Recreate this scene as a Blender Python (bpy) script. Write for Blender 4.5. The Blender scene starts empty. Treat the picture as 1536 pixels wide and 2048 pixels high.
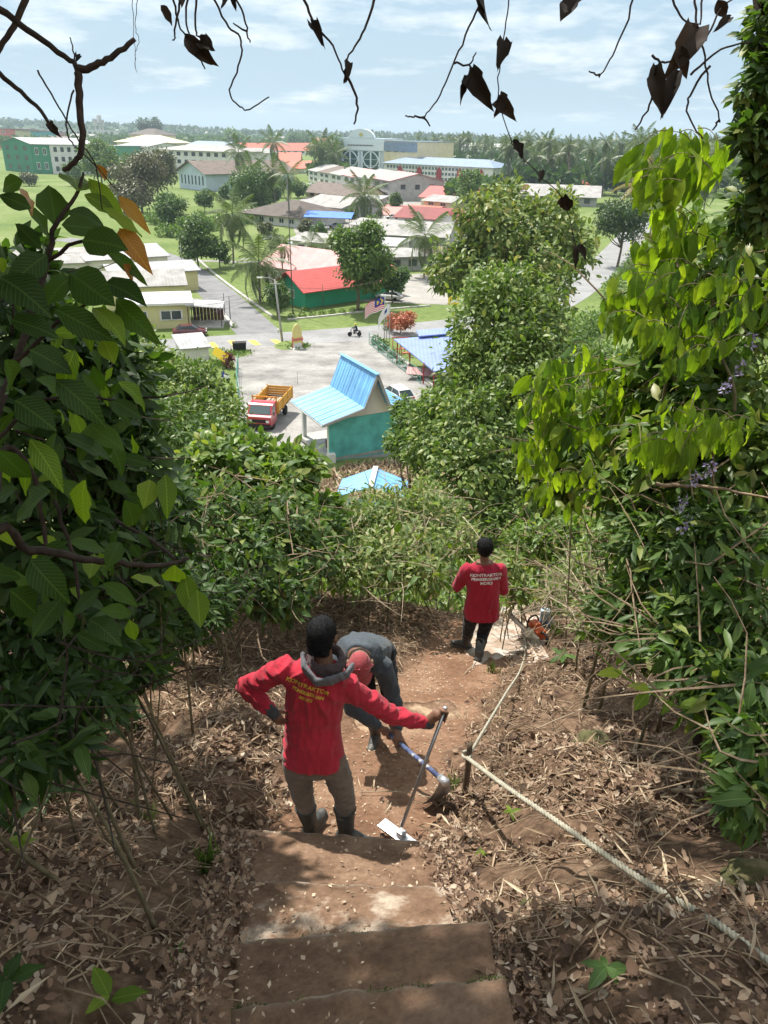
import bpy, bmesh, math, random
import numpy as np
from mathutils import Vector, Matrix
from mathutils.bvhtree import BVHTree

random.seed(7)
RNG = np.random.default_rng(7)
SC = bpy.context.scene
COL = SC.collection
R_ = math.radians

# ------------------------------------------------------------------ camera
CAMZ = 24.0
PITCH, ROLL, FPX = R_(26.2), R_(1.2), 1538.0
cam_d = bpy.data.cameras.new('camera')
cam_d.sensor_fit = 'VERTICAL'; cam_d.sensor_height = 24.0
cam_d.lens = FPX / 2048 * 24.0
cam_d.clip_start = 0.05; cam_d.clip_end = 30000
cam = bpy.data.objects.new('camera', cam_d); COL.objects.link(cam)
CR = (Matrix.Rotation(math.pi / 2 - PITCH, 3, 'X') @ Matrix.Rotation(ROLL, 3, 'Z'))
CP = Vector((0, 0, CAMZ))
cam.matrix_world = Matrix.Translation(CP) @ CR.to_4x4()
SC.camera = cam

# ------------------------------------------------------------------ sun, sky, exposure
SUN_EL, SUN_AZ = R_(62), R_(-40)            # azimuth measured from +Y towards +X
SDIR = Vector((math.sin(SUN_AZ) * math.cos(SUN_EL), math.cos(SUN_AZ) * math.cos(SUN_EL), math.sin(SUN_EL)))
sun_d = bpy.data.lights.new('sun', 'SUN'); sun_d.energy = 4.8; sun_d.angle = R_(0.9)
sun_d.color = (1.0, 0.95, 0.87)
sun = bpy.data.objects.new('sun', sun_d); COL.objects.link(sun)
sun.rotation_euler = SDIR.to_track_quat('Z', 'Y').to_euler()
sun.location = (-20, 30, 80)

W = bpy.data.worlds.new('World'); SC.world = W; W.use_nodes = True
wn = W.node_tree; wn.nodes.clear()
def N(nt, t, **k):
    n = nt.nodes.new(t)
    for a, b in k.items():
        if a.startswith('i_'):
            key = a[2:]
            key = int(key) if key.isdigit() else key
            n.inputs[key].default_value = b
        else:
            setattr(n, a, b)
    return n
def L(nt, a, b): nt.links.new(a, b)
sky = N(wn, 'ShaderNodeTexSky', sky_type='NISHITA', sun_disc=False, sun_elevation=SUN_EL, sun_rotation=SUN_AZ,
        altitude=50, air_density=1.2, dust_density=2.0, ozone_density=1.2)
bg1 = N(wn, 'ShaderNodeBackground', i_1=0.105)
L(wn, sky.outputs[0], bg1.inputs[0])
tc = N(wn, 'ShaderNodeTexCoord')
sep = N(wn, 'ShaderNodeSeparateXYZ'); L(wn, tc.outputs['Generated'], sep.inputs[0])
zz = N(wn, 'ShaderNodeMath', operation='MAXIMUM', i_1=0.0); L(wn, sep.outputs[2], zz.inputs[0])
za = N(wn, 'ShaderNodeMath', operation='ADD', i_1=0.14); L(wn, zz.outputs[0], za.inputs[0])
dx = N(wn, 'ShaderNodeMath', operation='DIVIDE'); L(wn, sep.outputs[0], dx.inputs[0]); L(wn, za.outputs[0], dx.inputs[1])
dy = N(wn, 'ShaderNodeMath', operation='DIVIDE'); L(wn, sep.outputs[1], dy.inputs[0]); L(wn, za.outputs[0], dy.inputs[1])
cmb = N(wn, 'ShaderNodeCombineXYZ', i_2=3.7); L(wn, dx.outputs[0], cmb.inputs[0]); L(wn, dy.outputs[0], cmb.inputs[1])
n1 = N(wn, 'ShaderNodeTexNoise', i_Scale=0.62, i_Detail=9.0, i_Roughness=0.56, i_Distortion=0.35)
L(wn, cmb.outputs[0], n1.inputs['Vector'])
cr = N(wn, 'ShaderNodeValToRGB'); L(wn, n1.outputs[0], cr.inputs[0])
cr.color_ramp.elements[0].position = 0.40; cr.color_ramp.elements[0].color = (0.84, 0.84, 0.84, 1)
cr.color_ramp.elements[1].position = 0.66; cr.color_ramp.elements[1].color = (0.95, 0.95, 0.95, 1)
n2 = N(wn, 'ShaderNodeTexNoise', i_Scale=1.7, i_Detail=6.0, i_Roughness=0.6)
L(wn, cmb.outputs[0], n2.inputs['Vector'])
hz1 = N(wn, 'ShaderNodeMapRange', i_1=0.0, i_2=0.26, i_3=-0.26, i_4=0.07); L(wn, zz.outputs[0], hz1.inputs[0])
hz2 = N(wn, 'ShaderNodeMath', operation='ADD'); L(wn, n2.outputs[0], hz2.inputs[0]); L(wn, hz1.outputs[0], hz2.inputs[1])
cc = N(wn, 'ShaderNodeValToRGB'); L(wn, hz2.outputs[0], cc.inputs[0])
cc.color_ramp.elements[0].position = 0.34; cc.color_ramp.elements[0].color = (0.33, 0.46, 0.57, 1)
cc.color_ramp.elements[1].position = 0.58; cc.color_ramp.elements[1].color = (0.80, 0.83, 0.84, 1)
bg2 = N(wn, 'ShaderNodeBackground', i_1=1.0); L(wn, cc.outputs[0], bg2.inputs[0])
mx = N(wn, 'ShaderNodeMixShader'); L(wn, cr.outputs[0], mx.inputs[0]); L(wn, bg1.outputs[0], mx.inputs[1]); L(wn, bg2.outputs[0], mx.inputs[2])
wo = N(wn, 'ShaderNodeOutputWorld'); L(wn, mx.outputs[0], wo.inputs[0])

vs = SC.view_settings
SC.display_settings.display_device = 'sRGB'
vs.view_transform = 'Standard'; vs.look = 'None'; vs.exposure = 0.6; vs.gamma = 1.0; vs.use_curve_mapping = False
SC.render.engine = 'CYCLES'
cy = SC.cycles
cy.use_denoising = True
try: cy.denoiser = 'OPENIMAGEDENOISE'
except Exception: pass
cy.max_bounces = 6; cy.diffuse_bounces = 3; cy.glossy_bounces = 2; cy.transmission_bounces = 4
cy.transparent_max_bounces = 6; cy.volume_bounces = 0
cy.caustics_reflective = False; cy.caustics_refractive = False
cy.sample_clamp_indirect = 6.0

# ------------------------------------------------------------------ pixel -> place
def ray(px, py):
    return CR @ Vector(((px - 768) / FPX, -(py - 1024) / FPX, -1.0))
def at(px, py, z):                       # point at camera depth z
    return CP + ray(px, py) * z
def aty(px, py, Y):                      # point on that line of sight at world y
    d = ray(px, py); return CP + d * (Y / d.y)
def gp(px, py, hz=0.0):                  # on the level hz
    d = ray(px, py); return CP + d * ((hz - CAMZ) / d.z)
def proj(P):
    c = CR.transposed() @ (Vector(P) - CP)
    return (768 - c.x / c.z * FPX, 1024 + c.y / c.z * FPX, -c.z)

# ------------------------------------------------------------------ terrain heights
_wr = np.random.default_rng(3)
def waves(scale, n=9):
    a = _wr.uniform(0, 2 * np.pi, n); k = 2 * np.pi / scale * _wr.uniform(.6, 1.6, n); p = _wr.uniform(0, 2 * np.pi, n)
    return np.cos(a) * k, np.sin(a) * k, p
_W1, _W2, _W3, _W4 = waves(2.2), waves(.7), waves(.22, 12), waves(14.)
def wn_(w, x, y):
    if np.ndim(x) == 0 and np.ndim(y) == 0: return np.sin(w[0] * x + w[1] * y + w[2]).sum() / math.sqrt(len(w[0]))
    s = 0
    for a, b, c in zip(*w): s = s + np.sin(a * x + b * y + c)
    return s / math.sqrt(len(w[0]))
YK = [-60, -30, -5, 0, 1.5, 3.45, 3.6, 5, 7.5, 9.5, 14, 25, 38, 46, 60, 98, 120, 1e6]
HK = [24, 15, 1.2, -1.75, -2.80, -4.12, -4.28, -4.85, -5.72, -6.4, -9.4, -15, -20, -21.3, -22, -24, -24, -24]
def xc(y): return np.interp(y, [0, 2, 3.5, 5, 7.5, 9.2], [-.02, -.1, -.28, .02, .95, 1.5])
def sstep(a, b, t):
    t = np.clip((t - a) / (b - a), 0, 1); return t * t * (3 - 2 * t)
def pathmask(x, y):
    d = np.abs(x - xc(y) + .07 * wn_(_W2, x, y))
    return (1 - sstep(.46, .74, d)) * (1 - sstep(9.0, 10.4, y))
def Hn(x, y):
    x = np.asarray(x, float); y = np.asarray(y, float)
    h = np.interp(y, YK, HK) + CAMZ
    near = 1 - sstep(11, 20, y)
    d = x - xc(y)
    bank = .30 * sstep(.45, 1.5, d) + .16 * np.maximum(d - 1.4, 0) + .22 * sstep(.45, 1.3, -d) + .06 * np.maximum(-d - 1.2, 0)
    h = h + near * np.minimum(bank, 2.2)
    m = pathmask(x, y); out = 1 - m
    hill = 1 - sstep(40, 52, y)
    h = h + hill * out * (.07 * wn_(_W1, x, y) + .032 * wn_(_W2, x, y) + .016 * wn_(_W3, x, y)) + hill * m * .010 * wn_(_W3, x, y)
    h = h + sstep(14, 22, y) * (1 - sstep(36, 45, y)) * .5 * wn_(_W4, x, y)
    # trench below the stair slabs
    h = h - .09 * m * sstep(.2, .6, y) * (1 - sstep(3.4, 3.55, y))
    return h
def H(x, y): return float(Hn(x, y))
def on(px, py):
    d = ray(px, py); ts = .5 * 1.03 ** np.arange(230); lo, hi = ts[0], ts[-1]
    for _ in range(4):
        below = CAMZ + d.z * ts < Hn(d.x * ts, d.y * ts); k = int(np.argmax(below)) if below.any() else len(ts) - 1
        lo, hi = ts[max(k - 1, 0)], ts[k]; ts = np.linspace(lo, hi, 24)
    return CP + d * float(hi)

# ------------------------------------------------------------------ objects
def tag(o, label=None, cat=None, group=None, kind=None):
    if label: o['label'] = label
    if cat: o['category'] = cat
    if group: o['group'] = group
    if kind: o['kind'] = kind
    return o
def link(o, parent=None):
    COL.objects.link(o)
    if parent is not None: o.parent = parent
    return o
def empty(name, loc=(0, 0, 0), rz=0.0, label=None, cat=None, group=None, parent=None, kind=None):
    o = bpy.data.objects.new(name, None); o.empty_display_size = .1
    o.location = loc; o.rotation_euler = (0, 0, rz)
    link(o, parent); return tag(o, label, cat, group, kind)
def np_mesh(name, V, F, mat=None, smooth=False, uv=None):
    """V (n,3); F list of (m,k) int arrays (k = 3 or 4) or python list of tuples"""
    me = bpy.data.meshes.new(name)
    V = np.ascontiguousarray(V, dtype=np.float32)
    if isinstance(F, np.ndarray): F = [F]
    if len(F) and isinstance(F[0], np.ndarray):
        tot = np.concatenate([np.full(len(f), f.shape[1], np.int32) for f in F])
        li = np.concatenate([f.ravel() for f in F]).astype(np.int32)
        me.vertices.add(len(V)); me.vertices.foreach_set('co', V.ravel())
        me.loops.add(len(li)); me.loops.foreach_set('vertex_index', li)
        st = np.concatenate([[0], np.cumsum(tot)[:-1]]).astype(np.int32)
        me.polygons.add(len(tot)); me.polygons.foreach_set('loop_start', st)
        if uv is not None:
            ul = me.uv_layers.new(name='UVMap'); ul.data.foreach_set('uv', np.asarray(uv, np.float32)[li].ravel())
        me.update(calc_edges=True)
    else:
        me.from_pydata([tuple(v) for v in V], [], F)
        if uv is not None:
            li = [i for f in F for i in f]
            ul = me.uv_layers.new(name='UVMap'); ul.data.foreach_set('uv', np.asarray(uv, np.float32)[li].ravel())
    if smooth: me.shade_smooth()
    if mat: me.materials.append(mat)
    return me
def mo(name, me, parent=None, loc=None, rot=None, scale=None):
    o = bpy.data.objects.new(name, me); link(o, parent)
    if loc is not None: o.location = loc
    if rot is not None: o.rotation_euler = rot
    if scale is not None: o.scale = scale
    return o
def copy_tree(o, parent=None):
    c = o.copy(); COL.objects.link(c); c.parent = parent
    for ch in list(o.children): copy_tree(ch, c)
    return c

class MB:                                 # mesh collector
    def __init__(s): s.v = []; s.f = []
    def add(s, V, F):
        b = len(s.v); s.v += [tuple(p) for p in V]; s.f += [tuple(i + b for i in f) for f in F]; return s
    def box(s, c, d, rz=0.0, M=None, taper=1.0):
        x, y, z = d[0] / 2, d[1] / 2, d[2] / 2
        P = [(-x, -y, -z), (x, -y, -z), (x, y, -z), (-x, y, -z), (-x * taper, -y * taper, z), (x * taper, -y * taper, z), (x * taper, y * taper, z), (-x * taper, y * taper, z)]
        m = Matrix.Translation(Vector(c)) @ (M.to_4x4() if M is not None else Matrix.Rotation(rz, 4, 'Z'))
        return s.add([m @ Vector(p) for p in P], [(0, 3, 2, 1), (4, 5, 6, 7), (0, 1, 5, 4), (1, 2, 6, 5), (2, 3, 7, 6), (3, 0, 4, 7)])
    def bar(s, a, b, w, h=None, up=(0, 0, 1)):
        a, b = Vector(a), Vector(b); d = (b - a); ln = d.length; d = d / ln
        u = Vector(up)
        if abs(u.dot(d)) > .98: u = Vector((0, 1, 0))
        x = d.cross(u).normalized(); z = x.cross(d)
        M = Matrix((x, d, z)).transposed()
        return s.box((a + b) / 2, (w, ln, h or w), M=M)
    def tube(s, pts, rad, sides=6, cap=True):
        V, F = tube_data(pts, rad, sides, cap); return s.add(V, F)
    def prism(s, poly, z0, z1):
        n = len(poly)
        V = [(p[0], p[1], z0) for p in poly] + [(p[0], p[1], z1) for p in poly]
        return s.add(V, [tuple(range(n))[::-1], tuple(range(n, 2 * n))] + [(i, (i + 1) % n, n + (i + 1) % n, n + i) for i in range(n)])
    def slab(s, quad, t):                  # quad of 3D points thickened downwards along its normal
        q = [Vector(p) for p in quad]; nrm = (q[1] - q[0]).cross(q[-1] - q[0]).normalized()
        if nrm.z < 0: nrm = -nrm
        n = len(q); lo = [p - nrm * t for p in q]
        return s.add(q + lo, [tuple(range(n)), tuple(range(2 * n - 1, n - 1, -1))] + [(i, n + i, n + (i + 1) % n, (i + 1) % n) for i in range(n)])
    def lathe(s, prof, c=(0, 0, 0), n=16, axis='Z'):
        V, F = [], []
        for r, z in prof:
            for k in range(n):
                a = 2 * math.pi * k / n; p = (r * math.cos(a), r * math.sin(a), z)
                if axis == 'X': p = (p[2], p[0], p[1])
                if axis == 'Y': p = (p[0], p[2], p[1])
                V.append((p[0] + c[0], p[1] + c[1], p[2] + c[2]))
        m = len(prof)
        for i in range(m - 1):
            for k in range(n):
                F.append((i * n + k, i * n + (k + 1) % n, (i + 1) * n + (k + 1) % n, (i + 1) * n + k))
        F.append(tuple(range(n))[::-1]); F.append(tuple((m - 1) * n + k for k in range(n)))
        return s.add(V, F)
    def mesh(s, name, mat, smooth=False):
        me = bpy.data.meshes.new(name); me.from_pydata(s.v, [], s.f); me.update()
        bm = bmesh.new(); bm.from_mesh(me); bmesh.ops.recalc_face_normals(bm, faces=bm.faces); bm.to_mesh(me); bm.free()
        if smooth: me.shade_smooth()
        if mat: me.materials.append(mat)
        return me
    def build(s, name, mat, parent=None, smooth=False, bevel=0.0, loc=None, rot=None):
        me = s.mesh(name, mat, smooth)
        if bevel:
            bm = bmesh.new(); bm.from_mesh(me)
            bmesh.ops.bevel(bm, geom=list(bm.edges), offset=bevel, segments=2, affect='EDGES', profile=.6, clamp_overlap=True)
            bm.to_mesh(me); bm.free()
        return mo(name, me, parent, loc, rot)

def tube_data(pts, rad, sides=6, cap=True):
    P = [Vector(p) for p in pts]; n = len(P)
    if not hasattr(rad, '__len__'): rad = [rad] * n
    V, F = [], []
    t = (P[1] - P[0]).normalized()
    up = Vector((0, 0, 1)) if abs(t.z) < .9 else Vector((1, 0, 0))
    x = t.cross(up).normalized()
    for i in range(n):
        t = ((P[min(i + 1, n - 1)] - P[max(i - 1, 0)]))
        if t.length < 1e-9: t = Vector((0, 0, 1))
        t.normalize()
        x = (x - t * x.dot(t))
        x = x.normalized() if x.length > 1e-6 else t.orthogonal().normalized()
        y = t.cross(x)
        for k in range(sides):
            a = 2 * math.pi * k / sides
            V.append(P[i] + (x * math.cos(a) + y * math.sin(a)) * rad[i])
    for i in range(n - 1):
        for k in range(sides):
            F.append((i * sides + k, i * sides + (k + 1) % sides, (i + 1) * sides + (k + 1) % sides, (i + 1) * sides + k))
    if cap:
        F.append(tuple(range(sides))[::-1]); F.append(tuple((n - 1) * sides + k for k in range(sides)))
    return V, F
def spline(pts, per=5, jit=0.0):
    P = [Vector(p) for p in pts]; out = []
    for i in range(len(P) - 1):
        p0, p1, p2, p3 = P[max(i - 1, 0)], P[i], P[i + 1], P[min(i + 2, len(P) - 1)]
        for k in range(per):
            t = k / per
            q = .5 * ((2 * p1) + (p2 - p0) * t + (2 * p0 - 5 * p1 + 4 * p2 - p3) * t * t + (3 * p1 - p0 - 3 * p2 + p3) * t ** 3)
            if jit: q = q + Vector((random.gauss(0, jit), random.gauss(0, jit), random.gauss(0, jit)))
            out.append(q)
    out.append(P[-1]); return out
def lerp(a, b, n): return [a + (b - a) * i / (n - 1) for i in range(n)]

# ------------------------------------------------------------------ materials
def newmat(name):
    m = bpy.data.materials.new(name); m.use_nodes = True; nt = m.node_tree
    return m, nt, nt.nodes['Principled BSDF'], nt.nodes['Material Output']
def ramp(nt, fac, stops):
    r = N(nt, 'ShaderNodeValToRGB'); L(nt, fac, r.inputs[0]); e = r.color_ramp.elements
    e[0].position, e[0].color = stops[0][0], (*stops[0][1], 1)
    e[1].position, e[1].color = stops[-1][0], (*stops[-1][1], 1)
    for p, c in stops[1:-1]:
        k = e.new(p); k.color = (*c, 1)
    return r
def noise_t(nt, scale, detail=5, rough=.55, vec=None, dist=0.0):
    n = N(nt, 'ShaderNodeTexNoise', i_Scale=scale, i_Detail=detail, i_Roughness=rough, i_Distortion=dist)
    if vec is not None: L(nt, vec, n.inputs['Vector'])
    return n
def surf(name, stops, scale=3.0, rough=.8, bump=0.0, bscale=None, detail=6, coord='pos', metal=0.0, stretch=None, spec=.3, bdist=.02, rv=0.0):
    """noise coloured surface"""
    m, nt, b, out = newmat(name)
    if coord == 'pos': v = N(nt, 'ShaderNodeNewGeometry').outputs['Position']
    else: v = N(nt, 'ShaderNodeTexCoord').outputs['Object']
    if stretch:
        mp = N(nt, 'ShaderNodeMapping'); mp.inputs['Scale'].default_value = stretch; L(nt, v, mp.inputs[0]); v = mp.outputs[0]
    n = noise_t(nt, scale, detail, .6, v)
    r = ramp(nt, n.outputs[0], stops); L(nt, r.outputs[0], b.inputs['Base Color'])
    b.inputs['Roughness'].default_value = rough; b.inputs['Metallic'].default_value = metal
    b.inputs['Specular IOR Level'].default_value = spec
    if bump:
        n2 = noise_t(nt, bscale or scale * 4, 6, .65, v)
        bp = N(nt, 'ShaderNodeBump', i_Strength=bump, i_Distance=bdist); L(nt, n2.outputs[0], bp.inputs['Height']); L(nt, bp.outputs[0], b.inputs['Normal'])
    return m
def around(c, k=.25):
    return [(.3, tuple(x * (1 - k) for x in c)), (.7, tuple(min(1, x * (1 + k)) for x in c))]
def paint(name, c, rough=.6, k=.12, scale=.8, **kw): return surf(name, around(c, k), scale, rough, **kw)
def sheet(name, c, pitch=.25, k=.18, rough=.5, axis='X', amp=.4):
    """ribbed metal roofing; ribs across the object's own axis"""
    m, nt, b, out = newmat(name)
    v = N(nt, 'ShaderNodeTexCoord').outputs['Object']
    n = noise_t(nt, .5, 6, .65, v)
    r = ramp(nt, n.outputs[0], around(c, k)); L(nt, r.outputs[0], b.inputs['Base Color'])
    w = N(nt, 'ShaderNodeTexWave', wave_type='BANDS', bands_direction=axis, i_Scale=1 / pitch * .314 * 1.0)
    L(nt, v, w.inputs['Vector'])
    bp = N(nt, 'ShaderNodeBump', i_Strength=amp, i_Distance=.05); L(nt, w.outputs[1], bp.inputs['Height']); L(nt, bp.outputs[0], b.inputs['Normal'])
    b.inputs['Roughness'].default_value = rough
    return m
def glass(name, c=(.04, .06, .07)):
    m, nt, b, out = newmat(name)
    b.inputs['Base Color'].default_value = (*c, 1); b.inputs['Roughness'].default_value = .12; b.inputs['Specular IOR Level'].default_value = .6
    return m
def leafmat(name, stops, tcol, tf=.35, rough=.45, per='island', spec=.4, veins=False, spots=None):
    m, nt, b, out = newmat(name)
    if per == 'island': rnd = N(nt, 'ShaderNodeNewGeometry').outputs['Random Per Island']
    else: rnd = N(nt, 'ShaderNodeObjectInfo').outputs['Random']
    r = ramp(nt, rnd, stops); col = r.outputs[0]
    if spots is not None:
        n = noise_t(nt, 34, 4, .6, N(nt, 'ShaderNodeTexCoord').outputs['Object'])
        f = ramp(nt, n.outputs[0], [(.56, (0, 0, 0)), (.70, (1, 1, 1))])
        mxn = N(nt, 'ShaderNodeMixRGB'); L(nt, f.outputs[0], mxn.inputs[0]); L(nt, col, mxn.inputs[1]); mxn.inputs[2].default_value = (*spots, 1); col = mxn.outputs[0]
    if veins:
        uv = N(nt, 'ShaderNodeTexCoord').outputs['UV']
        sx = N(nt, 'ShaderNodeSeparateXYZ'); L(nt, uv, sx.inputs[0])
        ax = N(nt, 'ShaderNodeMath', operation='ABSOLUTE'); L(nt, sx.outputs[0], ax.inputs[0])
        a2 = N(nt, 'ShaderNodeMath', operation='MULTIPLY_ADD', i_1=-.30); L(nt, ax.outputs[0], a2.inputs[0]); L(nt, sx.outputs[1], a2.inputs[2])
        s1 = N(nt, 'ShaderNodeMath', operation='MULTIPLY', i_1=75.0); L(nt, a2.outputs[0], s1.inputs[0])
        s2 = N(nt, 'ShaderNodeMath', operation='SINE'); L(nt, s1.outputs[0], s2.inputs[0])
        st = ramp(nt, s2.outputs[0], [(.80, (0, 0, 0)), (.97, (1, 1, 1))])
        mid = ramp(nt, ax.outputs[0], [(.03, (1, 1, 1)), (.08, (0, 0, 0))])
        add = N(nt, 'ShaderNodeMath', operation='MAXIMUM'); L(nt, st.outputs[0], add.inputs[0]); L(nt, mid.outputs[0], add.inputs[1])
        mm = N(nt, 'ShaderNodeMath', operation='MULTIPLY', i_1=.35); L(nt, add.outputs[0], mm.inputs[0])
        mv = N(nt, 'ShaderNodeMixRGB'); L(nt, mm.outputs[0], mv.inputs[0]); L(nt, col, mv.inputs[1]); mv.inputs[2].default_value = (*[min(1, x * 1.7 + .02) for x in stops[-1][1]], 1); col = mv.outputs[0]
        bp = N(nt, 'ShaderNodeBump', i_Strength=.35, i_Distance=.004, invert=True); L(nt, add.outputs[0], bp.inputs['Height']); L(nt, bp.outputs[0], b.inputs['Normal'])
    L(nt, col, b.inputs['Base Color']); b.inputs['Roughness'].default_value = rough; b.inputs['Specular IOR Level'].default_value = spec
    tr = N(nt, 'ShaderNodeBsdfTranslucent')
    tm = N(nt, 'ShaderNodeMixRGB', blend_type='MULTIPLY', i_0=1.0); L(nt, col, tm.inputs[1]); tm.inputs[2].default_value = (*tcol, 1); L(nt, tm.outputs[0], tr.inputs[0])
    ms = N(nt, 'ShaderNodeMixShader', i_0=tf); L(nt, b.outputs[0], ms.inputs[1]); L(nt, tr.outputs[0], ms.inputs[2]); L(nt, ms.outputs[0], out.inputs[0])
    return m

# ------------------------------------------------------------------ leaf scattering
def unit(a):
    return a / np.maximum(np.linalg.norm(a, axis=-1, keepdims=True), 1e-9)
T_DIA = (np.array([[0, 0, 0], [-.24, .42, .05], [.24, .42, .05], [0, 1, -.06]], float), [np.array([[0, 2, 3], [0, 3, 1]])])
T_LEAF = (np.array([[0, 0, 0], [-.20, .28, .05], [0, .30, 0], [.20, .28, .05], [-.19, .64, .02], [0, .68, -.03], [.19, .64, .02], [0, 1, -.14]], float),
          [np.array([[0, 2, 1], [0, 3, 2], [4, 5, 7], [5, 6, 7]]), np.array([[1, 2, 5, 4], [2, 3, 6, 5]])])
T_CURL = (np.array([[0, 0, 0], [-.24, .3, .16], [0, .32, -.02], [.26, .26, .10], [-.18, .66, .22], [.02, .68, .04], [.22, .62, .05], [.06, 1, .16]], float), T_LEAF[1])
def scatter(T, pos, d, nrm, size, width=1.0):
    tv, tf = T; n = len(pos)
    d = unit(d); x = unit(np.cross(d, nrm)); z = np.cross(x, d)
    M = np.stack([x * np.reshape(width, (-1, 1)), d, z], -1) * np.reshape(size, (-1, 1, 1))
    V = np.einsum('nij,kj->nki', M, tv) + pos[:, None, :]
    off = (np.arange(n) * len(tv))[:, None, None]
    F = [(f[None] + off).reshape(-1, f.shape[1]) for f in tf]
    return V.reshape(-1, 3), F
def join(parts):
    V, F3, F4, b = [], [], [], 0
    for v, fs in parts:
        for f in fs:
            (F3 if f.shape[1] == 3 else F4).append(f + b)
        V.append(v); b += len(v)
    F = []
    if F3: F.append(np.concatenate(F3))
    if F4: F.append(np.concatenate(F4))
    return np.concatenate(V), F
def rdirs(n, rng=RNG): return unit(rng.normal(size=(n, 3)))
def blob_points(blobs, n, shell=.55, rng=RNG, clump=1.0):
    """points through ellipsoids (centre, radii); returns positions and outward directions"""
    w = np.array([b[1][0] * b[1][1] * b[1][2] for b in blobs]) ** .67; w = w / w.sum()
    idx = rng.choice(len(blobs), n, p=w)
    C = np.array([list(b[0]) for b in blobs], float)[idx]; Rr = np.array([list(b[1]) for b in blobs], float)[idx]
    u = rdirs(n, rng); r = (shell + (1 - shell) * rng.random(n)) * (1 + .10 * rng.normal(size=n))
    r = np.where(rng.random(n) < .2, rng.random(n) ** .5, r)
    p = C + u * Rr * r[:, None]; o = unit(u / Rr)
    if clump > 0:                          # leaves gather in sprays with gaps between them
        sc = 2 * np.pi / (np.mean(Rr, 1) * .75)[:, None]
        A = rng.normal(size=(9, 3)); ph = rng.uniform(0, 6.28, 9); q = (p - C) * sc
        f = np.sin(q @ A.T + ph).sum(1) / 3.0
        k = f > -.95 + .35 * (clump - 1) + clump * .55 * rng.random(n); p = p + o * (np.mean(Rr, 1) * .16 * clump * np.clip(f, -1, 1.6))[:, None]; p, o = p[k], o[k]
    return p, o
def foliage(name, blobs, n, size, mat, parent=None, loc=None, T=T_LEAF, droop=.4, shell=.55, width=1.0, var=.35, rng=RNG, mask=None, floor=None, clump=1.0):
    pos, out = blob_points(blobs, n, shell, rng, clump)
    if mask is not None:
        k = mask(pos); pos, out = pos[k], out[k]
    if floor is not None:
        k = pos[:, 2] > Hn(pos[:, 0], pos[:, 1]) + floor; pos, out = pos[k], out[k]
    n = len(pos)
    d = unit(out * .7 + rdirs(n, rng) * .8 + np.array([0, 0, -droop]))
    nr = unit(out * .6 + rdirs(n, rng) * .55 + np.array([0, 0, .55]))
    s = size * (1 + var * rng.uniform(-1, 1, n))
    V, F = scatter(T, pos, d, nr, s, width)
    if loc is not None: V = V - np.array(list(loc))
    o = mo(name, np_mesh(name, V, F, mat), parent); o['kind'] = 'stuff'
    return o
# ================================================================== the setting
def grid_mesh(name, xs, ys, zf, mat, smooth=True):
    X, Y = np.meshgrid(xs, ys); Z = zf(X, Y)
    V = np.stack([X, Y, Z], -1).reshape(-1, 3); nx, ny = len(xs), len(ys)
    i = (np.arange(ny - 1)[:, None] * nx + np.arange(nx - 1)[None]).reshape(-1)
    F = np.stack([i, i + 1, i + nx + 1, i + nx], -1)
    return np_mesh(name, V, [F], mat, smooth)

# --- soil and litter covered hillside
def soil_material():
    m, nt, b, out = newmat('hillside_soil')
    p = N(nt, 'ShaderNodeNewGeometry').outputs['Position']
    at_ = N(nt, 'ShaderNodeAttribute', attribute_name='path')
    n1 = noise_t(nt, 2.2, 8, .62, p); n2 = noise_t(nt, 22, 6, .7, p); n3 = noise_t(nt, 7, 6, .6, p)
    soil = ramp(nt, n1.outputs[0], [(.3, (.175, .096, .058)), (.5, (.26, .150, .093)), (.7, (.36, .235, .155))])
    hum = ramp(nt, n3.outputs[0], [(.32, (.075, .048, .032)), (.52, (.175, .112, .072)), (.7, (.29, .195, .13))])
    mixp = N(nt, 'ShaderNodeMixRGB'); L(nt, at_.outputs['Fac'], mixp.inputs[0]); L(nt, hum.outputs[0], mixp.inputs[1]); L(nt, soil.outputs[0], mixp.inputs[2])
    fin = ramp(nt, n2.outputs[0], [(.3, (.62, .6, .58)), (.55, (1, 1, 1)), (.75, (1.25, 1.22, 1.18))])
    ml = N(nt, 'ShaderNodeMixRGB', blend_type='MULTIPLY', i_0=1.0); L(nt, mixp.outputs[0], ml.inputs[1]); L(nt, fin.outputs[0], ml.inputs[2])
    L(nt, ml.outputs[0], b.inputs['Base Color']); b.inputs['Roughness'].default_value = .95; b.inputs['Specular IOR Level'].default_value = .15
    n4 = noise_t(nt, 45, 8, .72, p)
    bp = N(nt, 'ShaderNodeBump', i_Strength=.9, i_Distance=.025); L(nt, n4.outputs[0], bp.inputs['Height']); L(nt, bp.outputs[0], b.inputs['Normal'])
    return m
M_SOIL = soil_material()
def geo(a, b, n, g): 
    t = (np.exp(np.linspace(0, g, n)) - 1) / (math.exp(g) - 1); return a + (b - a) * t
xs = np.concatenate([-geo(4.2, 140, 46, 4.2)[::-1], np.linspace(-4.2, 4.2, 165)[1:-1], geo(4.2, 140, 46, 4.2)])
ys = np.concatenate([np.linspace(-40, .4, 30), np.linspace(.4, 11, 210)[1:], geo(11, 46, 60, 1.6)[1:]])
me = grid_mesh('hillside', xs, ys, Hn, M_SOIL)
at_ = me.attributes.new('path', 'FLOAT', 'POINT')
X, Y = np.meshgrid(xs, ys); at_.data.foreach_set('value', pathmask(X, Y).astype(np.float32).ravel())
tag(mo('hillside', me), 'steep brown hillside of soil and dead leaves', kind='structure')

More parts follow.
